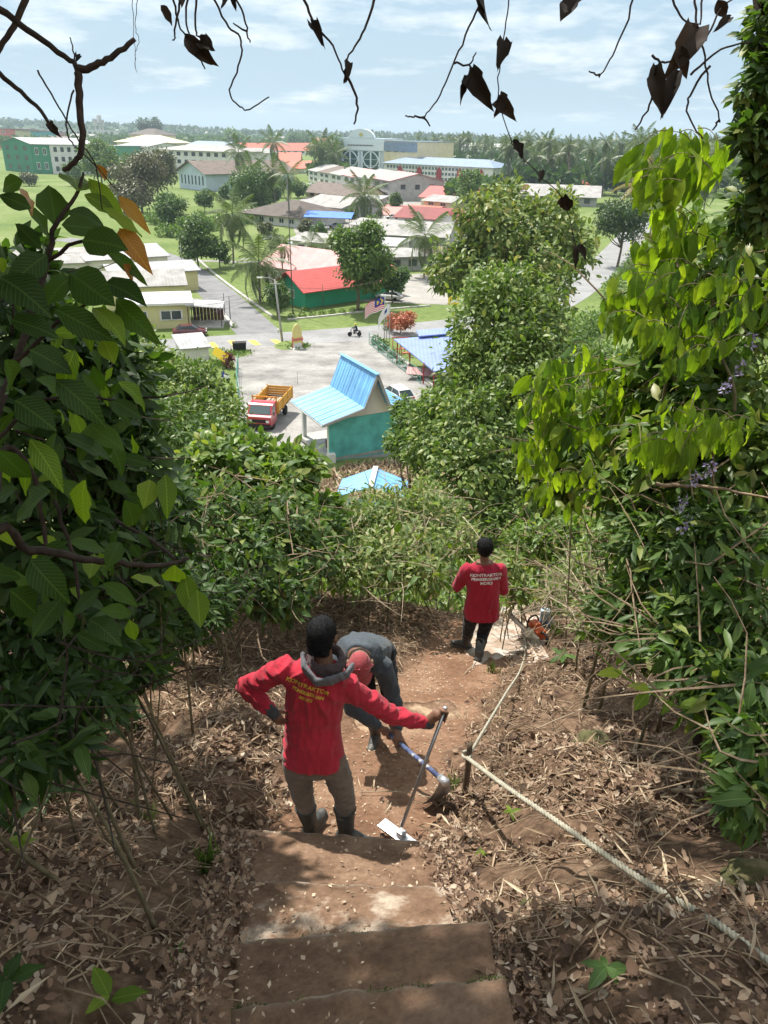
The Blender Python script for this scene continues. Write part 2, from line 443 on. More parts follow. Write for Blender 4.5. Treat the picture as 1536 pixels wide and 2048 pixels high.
# --- the plain
def grass_material():
    m, nt, b, out = newmat('plain_grass')
    p = N(nt, 'ShaderNodeNewGeometry').outputs['Position']
    n1 = noise_t(nt, .045, 8, .6, p); n2 = noise_t(nt, .9, 8, .7, p); n3 = noise_t(nt, .16, 6, .6, p)
    g = ramp(nt, n1.outputs[0], [(.28, (.100, .145, .044)), (.48, (.145, .195, .062)), (.62, (.185, .225, .09)), (.75, (.24, .225, .14))])
    f = ramp(nt, n2.outputs[0], [(.3, (.68, .72, .66)), (.6, (1.1, 1.1, 1.05)), (.78, (1.3, 1.25, 1.1))])
    ml = N(nt, 'ShaderNodeMixRGB', blend_type='MULTIPLY', i_0=1.0); L(nt, g.outputs[0], ml.inputs[1]); L(nt, f.outputs[0], ml.inputs[2])
    L(nt, ml.outputs[0], b.inputs['Base Color']); b.inputs['Roughness'].default_value = .95; b.inputs['Specular IOR Level'].default_value = .1
    bp = N(nt, 'ShaderNodeBump', i_Strength=.6, i_Distance=.25); L(nt, n2.outputs[0], bp.inputs['Height']); L(nt, bp.outputs[0], b.inputs['Normal'])
    return m
M_GRASS = grass_material()
ys2 = np.concatenate([np.linspace(46, 130, 60), geo(130, 12000, 50, 4.0)[1:]])
xs2 = np.concatenate([-geo(140, 9000, 26, 3.5)[::-1], np.linspace(-140, 140, 60)[1:-1], geo(140, 9000, 26, 3.5)])
tag(mo('ground', grid_mesh('ground', xs2, ys2, Hn, M_GRASS)), 'flat grassy plain below the hill', kind='structure')
xs3 = np.concatenate([-geo(140, 9000, 26, 3.5)[::-1]]); 
for nm, sx in (('ground_flank_west', -1), ('ground_flank_east', 1)):
    yf = np.array([-4000, -1000, -200, 0, 46.])
    xf = sx * geo(140, 9000, 12, 3.5); xf = np.sort(xf)
    tag(mo('ground', grid_mesh('ground', xf, yf, lambda x, y: np.full_like(x, 2.0), M_GRASS)), 'flat grassy plain beside the hill', kind='structure')

# --- far rise on the left horizon, covered by forest
M_FOREST = surf('far_forest_ground', [(.3, (.030, .060, .022)), (.5, (.045, .085, .030)), (.7, (.07, .12, .045))], .02, .95, bump=.8, bscale=.05, bdist=8)
def hillz(x, y):
    r = sstep(1500, 2600, y) * (.12 + .88 * sstep(1900, -2600, x))
    return 46 * r * (1 + .12 * np.sin(x / 310.) + .08 * np.sin(x / 127. + 1.3)) - 6
hx = np.linspace(-4200, 4200, 120); hy = np.linspace(1250, 4200, 40)
tag(mo('hills', grid_mesh('hills', hx, hy, hillz, M_FOREST)), 'low forested rise on the horizon', kind='structure')

# --- roads and yards
def asphalt(name, c, k=.3, sc=.25, crack=True):
    m, nt, b, out = newmat(name)
    p = N(nt, 'ShaderNodeNewGeometry').outputs['Position']
    n1 = noise_t(nt, sc, 8, .65, p); n2 = noise_t(nt, 3.0, 7, .7, p)
    a = ramp(nt, n1.outputs[0], [(.30, tuple(x * (1 - k) for x in c)), (.5, c), (.70, tuple(x * (1 + k) for x in c))])
    f = ramp(nt, n2.outputs[0], [(.3, (.82, .82, .82)), (.7, (1.15, 1.15, 1.15))])
    ml = N(nt, 'ShaderNodeMixRGB', blend_type='MULTIPLY', i_0=1.0); L(nt, a.outputs[0], ml.inputs[1]); L(nt, f.outputs[0], ml.inputs[2])
    L(nt, ml.outputs[0], b.inputs['Base Color']); b.inputs['Roughness'].default_value = .9; b.inputs['Specular IOR Level'].default_value = .2
    return m
M_ROAD = asphalt('road_asphalt', (.26, .26, .26), .22)
M_SIDE = asphalt('side_road_asphalt', (.205, .205, .21), .28)
M_LOT = asphalt('lot_concrete', (.265, .255, .24), .42, .30)
M_YARD = asphalt('yard_concrete', (.30, .285, .26), .35, .12)
def ribbon(name, left, right, mat, off, label, n=8, per=6, parent=None, kind='structure'):
    Lp, Rp = spline(left, per), spline(right, per)
    V, F = [], []
    for i, (a, b) in enumerate(zip(Lp, Rp)):
        for k in range(n + 1):
            p = a + (b - a) * k / n; V.append((p.x, p.y, H(p.x, p.y) + off))
    for i in range(len(Lp) - 1):
        for k in range(n):
            q = i * (n + 1) + k; F.append((q, q + 1, q + n + 2, q + n + 1))
    o = mo(name, np_mesh(name, np.array(V), F, mat), parent)
    if kind: tag(o, label, kind=kind)
    return o
def centre_ribbon(name, pts, w, mat, off, label, **k):
    P = spline(pts, 6); Lh, Rh = [], []
    for i in range(len(P)):
        t = P[min(i + 1, len(P) - 1)] - P[max(i - 1, 0)]; s = Vector((-t.y, t.x, 0)).normalized() * w / 2
        Lh.append(P[i] + s); Rh.append(P[i] - s)
    return ribbon(name, Lh, Rh, mat, off, label, per=1, **k)
road_pts = [gp(40, 722), gp(380, 690), gp(560, 679), gp(760, 664), gp(900, 652), gp(1010, 636), gp(1090, 612), gp(1150, 578), gp(1205, 535), gp(1240, 500), gp(1265, 470), gp(1290, 440), gp(1320, 400)]
centre_ribbon('road', road_pts, 7.4, M_ROAD, .03, 'grey main road crossing below the hill')
side_pts = [gp(520, 668), gp(470, 620), gp(415, 570), gp(360, 530), gp(305, 506), gp(240, 492), gp(120, 478)]
centre_ribbon('side_road', side_pts, 6.0, M_SIDE, .026, 'grey side road running off between houses')
centre_ribbon('lane', [gp(345, 521), gp(420, 522), gp(520, 524), gp(560, 512)], 2.2, M_LOT, .02, 'pale lane beside the empty field')
lot_l = [gp(440, 700), gp(468, 735), gp(474, 790), gp(478, 860, 2), gp(500, 930, 2.4)]
lot_r = [gp(748, 674), gp(800, 720), gp(845, 765), gp(870, 800, 1), gp(850, 912, 2.2)]
ribbon('parking_lot', lot_l, lot_r, M_LOT, .022, 'stained concrete parking lot below the hill', n=14)
ribbon('yard', [gp(592, 470), gp(585, 440), gp(600, 400), gp(690, 365)], [gp(960, 500), gp(945, 440), gp(940, 400), gp(930, 370)], M_YARD, .02, 'concrete yards between the houses', n=10)
ribbon('town_yard', [gp(660, 600), gp(640, 560)], [gp(900, 610), gp(880, 545)], M_YARD, .016, 'grey yard behind the round tree', n=6)

# painted road marks
M_YEL = paint('yellow_road_paint', (.62, .50, .10), .7, .15, 2.0)
for i, (a, b) in enumerate((((418, 688), (428, 700)), ((424, 687), (434, 699)), ((459, 683), (470, 695)), ((464, 682), (476, 694)),
                            ((500, 682), (513, 694)), ((506, 681), (519, 693)), ((544, 680), (556, 690)), ((550, 679), (562, 689)))):
    A, B = gp(*a), gp(*b); s = Vector((.28, 0, 0))
    me_ = np_mesh('road_stripe', np.array([[*(A - s).xy, H(A.x, A.y) + .036], [*(A + s).xy, H(A.x, A.y) + .036], [*(B + s).xy, H(B.x, B.y) + .036], [*(B - s).xy, H(B.x, B.y) + .036]]), [(0, 1, 2, 3)], M_YEL)
    tag(mo('road_stripe', me_), 'yellow slanted rumble stripe painted across the main road', 'road marking', 'yellow stripes on the main road')

# concrete drains / kerbs
M_KERB = surf('pale_concrete', [(.3, (.34, .33, .30)), (.7, (.52, .51, .47))], 1.5, .9, bump=.2)
def kerb(pts, label, w=.45, h=.22):
    P = spline([gp(*p) for p in pts], 5); mb = MB()
    for a, b in zip(P[:-1], P[1:]):
        za, zb = H(a.x, a.y), H(b.x, b.y)
        mb.bar((a.x, a.y, za + h / 2 - .03), (b.x, b.y, zb + h / 2 - .03), w, h)
    tag(mb.build('drain_kerb', M_KERB), label, 'kerb')
kerb([(392, 516), (425, 545), (470, 580), (545, 634)], 'long pale concrete drain edge along the grass verge of the side road')
kerb([(575, 640), (660, 632), (745, 622), (860, 612)], 'pale concrete drain edge running along the far side of main road', .4)
kerb([(742, 674), (782, 712), (835, 762), (868, 800)], 'low concrete kerb along the fence side of the parking lot', .35, .3)
kerb([(432, 610), (455, 640), (466, 655)], 'short broken kerb beside the carport of the yellow house', .5, .3)

# --- stairs: soil covered concrete slabs
def step_material(i, tint):
    m, nt, b, out = newmat('step_concrete')
    p = N(nt, 'ShaderNodeNewGeometry').outputs['Position']
    n1 = noise_t(nt, 3.0 + .3 * i, 8, .65, p); n2 = noise_t(nt, 30, 8, .75, p)
    col = ramp(nt, n1.outputs[0], [(.34, (.140, .085, .055)), (.50, (.215, .135, .088)), (.60, tint), (.74, tuple(x * 1.25 for x in tint))])
    f = ramp(nt, n2.outputs[0], [(.28, (.60, .58, .56)), (.55, (1, 1, 1)), (.76, (1.3, 1.28, 1.22))])
    ml = N(nt, 'ShaderNodeMixRGB', blend_type='MULTIPLY', i_0=1.0); L(nt, col.outputs[0], ml.inputs[1]); L(nt, f.outputs[0], ml.inputs[2])
    ea = N(nt, 'ShaderNodeAttribute', attribute_name='nosing')
    n5 = noise_t(nt, 11, 6, .7, p); er = ramp(nt, n5.outputs[0], [(.40, (.15, .15, .15)), (.58, (1, 1, 1))])
    em = N(nt, 'ShaderNodeMath', operation='MULTIPLY'); L(nt, ea.outputs['Fac'], em.inputs[0]); L(nt, er.outputs[0], em.inputs[1])
    me_ = N(nt, 'ShaderNodeMixRGB'); L(nt, em.outputs[0], me_.inputs[0]); L(nt, ml.outputs[0], me_.inputs[1]); me_.inputs[2].default_value = (.36, .30, .235, 1); ml = me_
    L(nt, ml.outputs[0], b.inputs['Base Color']); b.inputs['Roughness'].default_value = .95; b.inputs['Specular IOR Level'].default_value = .15
    bp = N(nt, 'ShaderNodeBump', i_Strength=.8, i_Distance=.012); L(nt, n2.outputs[0], bp.inputs['Height']); L(nt, bp.outputs[0], b.inputs['Normal'])
    return m
M_MOSS = leafmat('moss', [(.2, (.06, .085, .02)), (.6, (.12, .15, .04)), (.9, (.2, .21, .08))], (.6, .8, .3), .2, .9)
stair = tag(empty('stairway', (0, 1, H(0, 1))), 'old concrete hillside stairs buried under red brown soil', kind='structure')
# edge: (left px, left py, right px, right py, Y of edge middle)
EDGES = [(455, 2150, 1060, 2090, 1.36), (462, 2012, 1010, 1948, 1.74), (472, 1880, 975, 1836, 2.22), (480, 1756, 905, 1772, 2.78), (470, 1652, 880, 1684, 3.46)]
EP = []
for l0, m0, r0, q0, Y in EDGES:
    EP.append((aty(l0, m0, Y + .02), aty(r0, q0, Y - .02)))
for i in range(1, len(EP)):
    (a0, b0), (a1, b1) = EP[i - 1], EP[i]
    rise = .17
    nu, nv = 40, 18; V, F = [], []
    for j in range(nv + 1):
        t = j / nv
        for k in range(nu + 1):
            u = k / nu
            pa = a0 + (b0 - a0) * u; pb = a1 + (b1 - a1) * u
            q = pa + (pb - pa) * t; zb = pa.z - rise; z = zb + (pb.z - zb) * t
            e = 1 if 0 < k < nu else 0
            z += .007 * float(wn_(_W3, q.x * 1.3, q.y * 1.3 + i)) + (-.012 if t == 1 else 0)
            yj = (.004 * float(wn_(_W2, q.x * 1.6 + i, i * 3.)) + .004 * float(wn_(_W3, q.x * 1.5, i * 5.))) if t > .9 else 0
            V.append((q.x, q.y + yj, z))
    for j in range(nv):
        for k in range(nu):
            q = j * (nu + 1) + k; F.append((q, q + 1, q + nu + 2, q + nu + 1))
    # front face and flanks
    b = len(V); last = nv * (nu + 1)
    for k in range(nu + 1):
        v = V[last + k]; V.append((v[0], v[1] + .015, v[2] - .30))
    for k in range(nu): F.append((last + k, last + k + 1, b + k + 1, b + k))
    b2 = len(V)
    for j in range(nv + 1):
        v = V[j * (nu + 1)]; V.append((v[0], v[1], v[2] - .25))
    for j in range(nv): F.append((j * (nu + 1), (j + 1) * (nu + 1), b2 + j + 1, b2 + j))
    b3 = len(V)
    for j in range(nv + 1):
        v = V[j * (nu + 1) + nu]; V.append((v[0], v[1], v[2] - .25))
    for j in range(nv): F.append((j * (nu + 1) + nu, b3 + j, b3 + j + 1, (j + 1) * (nu + 1) + nu))
    tint = [(.19, .125, .085), (.19, .12, .08), (.42, .34, .265), (.28, .185, .125)][i - 1]
    V = np.array(V) - np.array(stair.location)
    sm_ = np_mesh('step', V, F, step_material(i, tint), True)
    av = np.zeros(len(V), np.float32); av[last:last + nu + 1] = 1; av[last - nu - 1:last] = .12; av[b:b + nu + 1] = .6
    sm_.attributes.new('nosing', 'FLOAT', 'POINT').data.foreach_set('value', av)
    mo('step', sm_, stair)
    if i in (1, 2):                        # green moss along the nosing
        n = 900 if i == 1 else 220
        u = RNG.random(n); 
        u = u[(np.sin(u * 13 + i) + np.sin(u * 29)) > -.5 + .8 * (i == 2)]; n = len(u)
        A, Bv = np.array(a1), np.array(b1 - a1)
        pos = A + Bv * u[:, None] + np.stack([np.zeros(n), RNG.normal(-.008, .007, n), np.full(n, -.008)], -1)
        vv, ff = scatter(T_DIA, pos - np.array(stair.location), unit(rdirs(n) + np.array([0, 0, .6])), rdirs(n), RNG.uniform(.006, .016, n))
        o = mo('moss_fringe', np_mesh('moss_fringe', vv, ff, M_MOSS), stair); o['kind'] = 'stuff'
# lower half buried treads on the path beyond the workers
def lowstep(px0, py0, px1, py1, label, depth, tint, h=.10):
    a, b = on(px0, py0), on(px1, py1)
    d = (b - a); d.z = 0; nrm = Vector((d.y, -d.x, 0)).normalized()   # towards the camera
    nu, nv = 26, 8; V, F = [], []
    for j in range(nv + 1):
        for k in range(nu + 1):
            q = a + (b - a) * (k / nu) + nrm * depth * (j / nv)
            z = a.z + (b.z - a.z) * k / nu + h + (.0 if j else -.012) + .008 * float(wn_(_W3, q.x, q.y))
            V.append((q.x + .012 * math.sin(k * 1.7), q.y + .012 * math.sin(k * .9) * (j == 0), z if 0 < k < nu else z - .04))
    for j in range(nv):
        for k in range(nu):
            q = j * (nu + 1) + k; F.append((q, q + 1, q + nu + 2, q + nu + 1))
    bb = len(V)
    for k in range(nu + 1): V.append((V[k][0], V[k][1] + .01, V[k][2] - .35))
    for k in range(nu): F.append((k, k + 1, bb + k + 1, bb + k))
    mo('step', np_mesh('step', np.array(V) - np.array(stair.location), F, step_material(7, tint), True), stair)
lowstep(700, 1428, 905, 1412, '', .55, (.38, .27, .18))
M_PAD = surf('pad_concrete', [(.32, (.30, .20, .14)), (.46, (.40, .31, .24)), (.62, (.50, .44, .38)), (.75, (.56, .52, .47))], 4.5, .95, bump=.5, bscale=40, bdist=.01)
pp = [on(985, 1215), on(1075, 1205), on(1098, 1245), on(1092, 1345), on(1010, 1330), on(925, 1300)]
c = sum(pp, Vector()) / 6
V, F = [], []
NP = 48; ringN = 6
bd = spline(pp + [pp[0]], 8)[:-1]; NP = len(bd)
for r in range(ringN + 1):
    for k, q in enumerate(bd):
        w = r / ringN; q2 = c + (q - c) * w * (1 + .05 * math.sin(k * 2.1) * w)
        V.append((q2.x, q2.y, H(q2.x, q2.y) + .045 + .01 * float(wn_(_W2, q2.x, q2.y)) - (.09 if r == ringN else 0)))
for r in range(ringN):
    for k in range(NP): F.append((r * NP + k, r * NP + (k + 1) % NP, (r + 1) * NP + (k + 1) % NP, (r + 1) * NP + k))
mo('landing_slab', np_mesh('landing_slab', np.array(V) - np.array(stair.location), F, M_PAD, True), stair)
# ================================================================== buildings
M_WHITE = paint('white_wall', (.64, .64, .62), .8, .14, .5)
M_OFFW = paint('off_white_wall', (.60, .58, .53), .85, .14, .4)
M_GREYW = paint('grey_cement_wall', (.36, .36, .35), .9, .22, .5)
M_CREAM = paint('cream_wall', (.66, .58, .38), .85, .10, .4)
M_YELW = paint('pale_yellow_wall', (.58, .55, .30), .85, .10, .5)
M_GREENW = paint('green_wall', (.030, .33, .19), .75, .10, .6)
M_DKGREEN = paint('dark_green_wall', (.045, .22, .13), .8, .15, .1)
M_BLUEW = paint('pale_blue_wall', (.50, .60, .70), .8, .1, .4)
M_TEAL = paint('teal_wall', (.10, .40, .385), .85, .30, 1.1, bump=.3)
M_TRIM = paint('white_trim', (.62, .62, .61), .6, .10, 1.0)
M_BROWNR = sheet('brown_roof', (.14, .105, .085), .4, .28, .8)
M_DBROWNR = sheet('dark_brown_roof', (.095, .075, .062), .4, .3, .8)
M_GREYR = sheet('weathered_grey_roof', (.30, .29, .275), .5, .35, .75)
M_LGREYR = sheet('light_grey_roof', (.33, .33, .335), .5, .30, .65)
M_REDR = sheet('red_roof', (.52, .085, .075), .3, .14, .55)
M_ORANR = sheet('orange_tiled_roof', (.56, .16, .11), .4, .2, .8)
M_PINKR = sheet('faded_pink_roof', (.50, .27, .26), .35, .18, .7)
M_MAROONR = sheet('maroon_roof', (.22, .05, .045), .35, .2, .7)
M_BLUER = sheet('blue_grey_roof', (.20, .27, .36), .6, .15, .55)
M_SKYR = sheet('bright_blue_roof', (.17, .41, .70), .42, .26, .5, 'Y', 1.0)
M_LAVR = sheet('lavender_blue_roof', (.20, .27, .58), .4, .12, .6)
M_TARP = paint('blue_tarpaulin', (.10, .22, .66), .5, .15, .8)
M_GLASS = glass('window_glass')
M_GLASSG = glass('green_window_glass', (.015, .075, .075))
M_DARK = paint('dark_opening', (.035, .035, .035), .9)
M_WOODB = paint('brown_board', (.11, .05, .04), .8, .2, 2.)
M_BRICKR = paint('brick_red_paint', (.30, .045, .05), .8, .1)
M_POLE = paint('grey_pole', (.34, .34, .33), .7, .2, 1.)
M_DPOLE = paint('dark_pole', (.10, .10, .10), .7, .2, 1.)

_wf = MB()
for x in (-.46, .46): _wf.box((x, -.02, 0), (.08, .12, 1))
for z in (-.46, .46): _wf.box((0, -.02, z), (.84, .12, .08))
_wf.box((0, -.015, 0), (.05, .09, .84))
def win_meshes(fm, gm):
    return _wf.mesh('window', fm), MB().box((0, .02, 0), (.84, .03, .84)).mesh('pane', gm)
WIN = {'w': win_meshes(M_TRIM, M_GLASS), 'd': win_meshes(M_DPOLE, M_GLASS), 'g': win_meshes(M_TRIM, M_GLASSG)}
def window(parent, p, ang, w, h, style='w'):
    f = mo('window', WIN[style][0], parent, p, (0, 0, ang), (w, 1.0, h))
    mo('pane', WIN[style][1], f)
    return f
def hpx(A, ytop):
    lo, hi = 0.0, 120.0
    for _ in range(30):
        m = (lo + hi) / 2
        if proj((A.x, A.y, m))[1] > ytop: lo = m
        else: hi = m
    return lo
def house(label, A, B, Ln, wh, rh, wall, roof, kind='gable', over=.5, wins=(), cat='house', name='house', base=0.0, group=None, ridge='v', thick=.14, door=None, wmat=None):
    """A near corner, B other end of the near face; depth Ln goes away from the camera. local x = A->B, y = depth*s"""
    A = Vector((A.x, A.y, 0)); B = Vector((B.x, B.y, 0)); d = B - A; w = d.length
    pp_ = Vector((-d.y, d.x, 0)).normalized(); pp_ = pp_ if pp_.y > 0 else -pp_
    if isinstance(Ln, tuple):
        c_ = gp(*Ln); Ln = max(4.0, (c_ - A).dot(pp_))
    if isinstance(wh, tuple): wh = hpx(A, wh[0])
    if isinstance(rh, tuple): rh = max(.4, hpx((A + B) / 2 if (ridge == 'v' and kind == 'gable') else (A + B) / 2 + pp_ * Ln / 2, rh[0]) - wh)
    ang = math.atan2(d.y, d.x); s = 1 if (-d.y * 0 + d.x) > 0 else -1
    perp = Vector((-d.y, d.x, 0)) * s
    if perp.y < 0: s = -s
    e = empty(name, (A.x, A.y, base), ang, label, cat, group)
    y0, y1 = 0.0, Ln * s
    mb = MB()
    c = [(0, y0), (w, y0), (w, y1), (0, y1)]
    V = [(x, y, -.3) for x, y in c] + [(x, y, wh) for x, y in c]
    F = [(0, 1, 5, 4), (1, 2, 6, 5), (2, 3, 7, 6), (3, 0, 4, 7), (4, 5, 6, 7)]
    if kind == 'gable':
        if ridge == 'v':
            V += [(w / 2, y0, wh + rh), (w / 2, y1, wh + rh)]; F += [(4, 5, 8), (6, 7, 9), (5, 6, 9, 8), (7, 4, 8, 9)]
        else:
            V += [(0, (y0 + y1) / 2, wh + rh), (w, (y0 + y1) / 2, wh + rh)]; F += [(7, 4, 8), (5, 6, 9), (4, 5, 9, 8), (6, 7, 8, 9)]
    mb.add(V, F); mb.build('wall', wall, e)
    o = over; oy = over * s; t = thick; zt = wh + .03
    def roofp(q, m=roof): MB().slab(q, t).build('roof', m, e)
    if kind == 'gable':
        if ridge == 'v':
            k = rh / (w / 2) * o
            roofp([(-o, y0 - oy, zt - k + t), (w / 2, y0 - oy, zt + rh + t), (w / 2, y1 + oy, zt + rh + t), (-o, y1 + oy, zt - k + t)])
            roofp([(w + o, y0 - oy, zt - k + t), (w / 2 + .004, y0 - oy, zt + rh + t), (w / 2 + .004, y1 + oy, zt + rh + t), (w + o, y1 + oy, zt - k + t)])
        else:
            ym = (y0 + y1) / 2; k = rh / (Ln / 2) * o
            roofp([(-o, y0 - oy, zt - k + t), (w + o, y0 - oy, zt - k + t), (w + o, ym, zt + rh + t), (-o, ym, zt + rh + t)])
            roofp([(-o, y1 + oy, zt - k + t), (w + o, y1 + oy, zt - k + t), (w + o, ym + .004, zt + rh + t), (-o, ym + .004, zt + rh + t)])
    elif kind == 'hip':
        ym = (y0 + y1) / 2; q = min(w, Ln) / 2 * .9; kx = .0
        r0, r1 = (q, ym, zt + rh), (w - q, ym, zt + rh)
        if Ln > w: r0, r1 = (w / 2, y0 + q * s, zt + rh), (w / 2, y1 - q * s, zt + rh)
        ee = [(-o, y0 - oy, zt), (w + o, y0 - oy, zt), (w + o, y1 + oy, zt), (-o, y1 + oy, zt)]
        if Ln > w:
            roofp([ee[0], ee[1], r0]); roofp([ee[1], ee[2], r1, r0]); roofp([ee[2], ee[3], r1]); roofp([ee[3], ee[0], r0, r1])
        else:
            roofp([ee[0], ee[1], r1, r0]); roofp([ee[1], ee[2], r1]); roofp([ee[2], ee[3], r0, r1]); roofp([ee[3], ee[0], r0])
    elif kind == 'shed':
        roofp([(-o, y0 - oy, zt), (w + o, y0 - oy, zt), (w + o, y1 + oy, zt + rh), (-o, y1 + oy, zt + rh)])
    elif kind == 'flat':
        mbp = MB(); mbp.box((w / 2, (y0 + y1) / 2, wh + .15), (w + 2 * o, Ln + 2 * o, .3)); mbp.build('roof', roof, e)
    for face, u, z, ww, hh, *st in wins:
        st = st[0] if st else 'w'
        if face == 'f': window(e, (u * w, y0 - .03 * s, z), 0 if s > 0 else math.pi, ww, hh, st)
        if face == 'l': window(e, (-.03, y0 + u * Ln * s, z), -math.pi / 2, ww, hh, st)
        if face == 'r': window(e, (w + .03, y0 + u * Ln * s, z), math.pi / 2, ww, hh, st)
    if door:
        u, dw, dh = door; MB().box((u * w, y0 - .03 * s, dh / 2), (dw, .08, dh)).build('door', M_WOODB, e)
    return e
def rowwins(face, n, z, w, h, a=.08, b=.92, st='w'):
    return [(face, a + (b - a) * (i + .5) / n, z, w, h, st) for i in range(n)]

# --- green wooden house with red roof
g = house('green walled house with bright red roof beside the side road', gp(611, 617), gp(560, 603), 15, 3.0, 1.9, M_GREENW, M_REDR, 'gable', 1.1,
          [('f', .62, 1.75, .9, 1.3), ('f', .45, 1.75, .6, 1.3)] + [('r', .5, 1.7, 1.0, 1.1)], ridge='v')
mb = MB()
for k in range(5): mb.box((-1.4, 2.6 + k * 2.6 if True else 0, 1.25), (.12, .12, 2.5))
# porch roof of that house on its near side
A = gp(622, 613); 
house('long low house with faded pink metal roof behind the green house', gp(668, 585), gp(528, 562), 11, 3.0, 2.6, M_GREYW, M_PINKR, 'gable', .8, rowwins('f', 4, 1.6, 1.0, 1.0), ridge='u')
house('small red roofed porch building right of the round tree', gp(800, 590), gp(745, 596), 8, 2.8, 1.6, M_GREENW, M_ORANR, 'gable', .7, [], ridge='u')

# --- terrace of yellow houses on the left
y1 = house('pale yellow flat fronted house with white fascia behind the maroon car', gp(383, 655), gp(255, 660), 7.5, 3.1, .3, M_YELW, M_TRIM, 'flat', .5,
           [('f', .30, 1.75, 3.0, 1.3), ('f', .78, 1.75, 2.0, 1.3)])
house('low house with mossy brown tiled roof behind the yellow front', gp(374, 615), gp(215, 622), 9, 3.3, 1.5, M_YELW, M_GREYR, 'gable', .4, [], ridge='u')
house('terrace house with pale grey sheet roof, middle of the row', gp(398, 580), gp(230, 592), 9, 3.2, .9, M_YELW, M_LGREYR, 'gable', .5, [('l', .4, 1.7, 1, 1)], ridge='u')
house('terrace house with long grey asbestos roof at the road bend', gp(338, 548), gp(180, 560), 14, 3.2, 1.3, M_OFFW, M_LGREYR, 'gable', .5, [('f', .15, 1.7, 1.6, 1.1)], ridge='u')
house('grey roofed bungalow half hidden behind the big dark leaves', gp(180, 560), gp(20, 566), 12, 3.0, 1.6, M_OFFW, M_GREYR, 'gable', .6, [], ridge='u')
house('white two storey house with maroon roof edge at the left border', gp(33, 640), gp(-110, 650), 10, 7.6, 2.2, M_BLUEW, M_MAROONR, 'hip', .7, [('f', .12, 6.0, 1.1, 1.6, 'w'), ('f', .30, 6.0, 1.1, 1.6, 'w'), ('l', .4, 6, 1, 1.5)])
# carport next to the yellow house
P = gp(430, 652); e = empty('carport', (P.x, P.y, 0), R_(8), 'brown boarded carport with white awning next to the yellow house', 'carport')
MB().slab([(-3.6, -1.5, 3.1), (1.3, -1.5, 2.7), (1.3, 3.4, 2.7), (-3.6, 3.4, 3.1)], .1).build('awning', M_LGREYR, e)
for x, y in ((-3.3, -1.2), (1.0, -1.2), (1.0, 3.1), (-3.3, 3.1)): MB().box((x, y, 1.4), (.12, .12, 2.8)).build('post', M_WOODB, e)
for k in range(9): MB().box((-2.9 + k * .47, 3.15, 1.2), (.42, .06, 2.1)).build('board', M_WOODB, e)
MB().box((-1.2, .9, .08), (4.8, 4.6, .16)).build('floor_slab', M_KERB, e)

# --- shed with swept blue roof at the foot of the hill
SH = gp(660, 920, 2.55); SB = gp(812, 893, 2.55)
d = SB - SH; ang = math.atan2(d.y, d.x); w = 6.4
sh = empty('shelter', (SH.x, SH.y, 2.55), ang, 'teal walled shelter with steep bright blue peaked roof', 'shelter')
MB().box((w / 2, .10, 1.35), (w, .2, 3.3)).build('back_wall', M_TEAL, sh)
prof = [(-.75, 2.95), (2.55, 3.75), (3.55, 6.1), (4.55, 3.75), (7.2, 3.0)]
dep = 5.6
for k in range(4):
    (xa, za), (xb, zb) = prof[k], prof[k + 1]
    MB().slab([(xa, -.55, za), (xb, -.55, zb), (xb, dep, zb), (xa, dep, za)], .07).build('roof', M_SKYR, sh)
    MB().bar((xa, -.58, za - .05), (xb, -.58, zb - .05), .06, .2).build('fascia', M_GREYW, sh)
    for q_ in range(8):
        yy_ = -.4 + q_ * (dep + .3) / 7.5; MB().bar((xa, yy_, za + .012), (xb, yy_, zb + .012), .05, .03).build('roof_rib', M_SKYR, sh)
MB().bar((3.55, -.6, 6.13), (3.55, dep + .05, 6.13), .34, .05).build('ridge_cap', M_SKYR, sh)
MB().tube([(-.80, -.55, 2.86), (-.80, dep, 2.86)], .06, 8).build('gutter', M_GREYW, sh)
mb = MB(); gv = [(.2, 3.0), (2.55, 3.62), (3.55, 5.9), (4.55, 3.62), (6.3, 3.05)]
V = [(x, .02, z) for x, z in gv] + [(x, .16, z) for x, z in gv]
mb.add(V, [(0, 1, 2, 3, 4), (9, 8, 7, 6, 5)]); mb.build('gable_board', M_OFFW, sh)
for x in (.12, w - .12):
    for y in (.3, dep - .5): MB().box((x, y, 1.3), (.28, .28, 3.4)).build('post', M_WHITE, sh)
MB().box((w / 2, dep / 2, .0), (w + .4, dep, .24)).build('floor_slab', M_KERB, sh)
MB().box((.05, -.12, .1), (.5, .5, .9)).build('plinth', M_WHITE, sh)
o = MB(); o.box((1.0, 1.9, .45), (.8, .5, .6)); tag(o.build('crate', M_WOODB, None, loc=None), 'brown crate standing inside the teal shelter', 'crate')
cr_ = bpy.data.objects['crate']; cr_.matrix_world = Matrix.Translation(sh.location) @ Matrix.Rotation(ang, 4, 'Z')
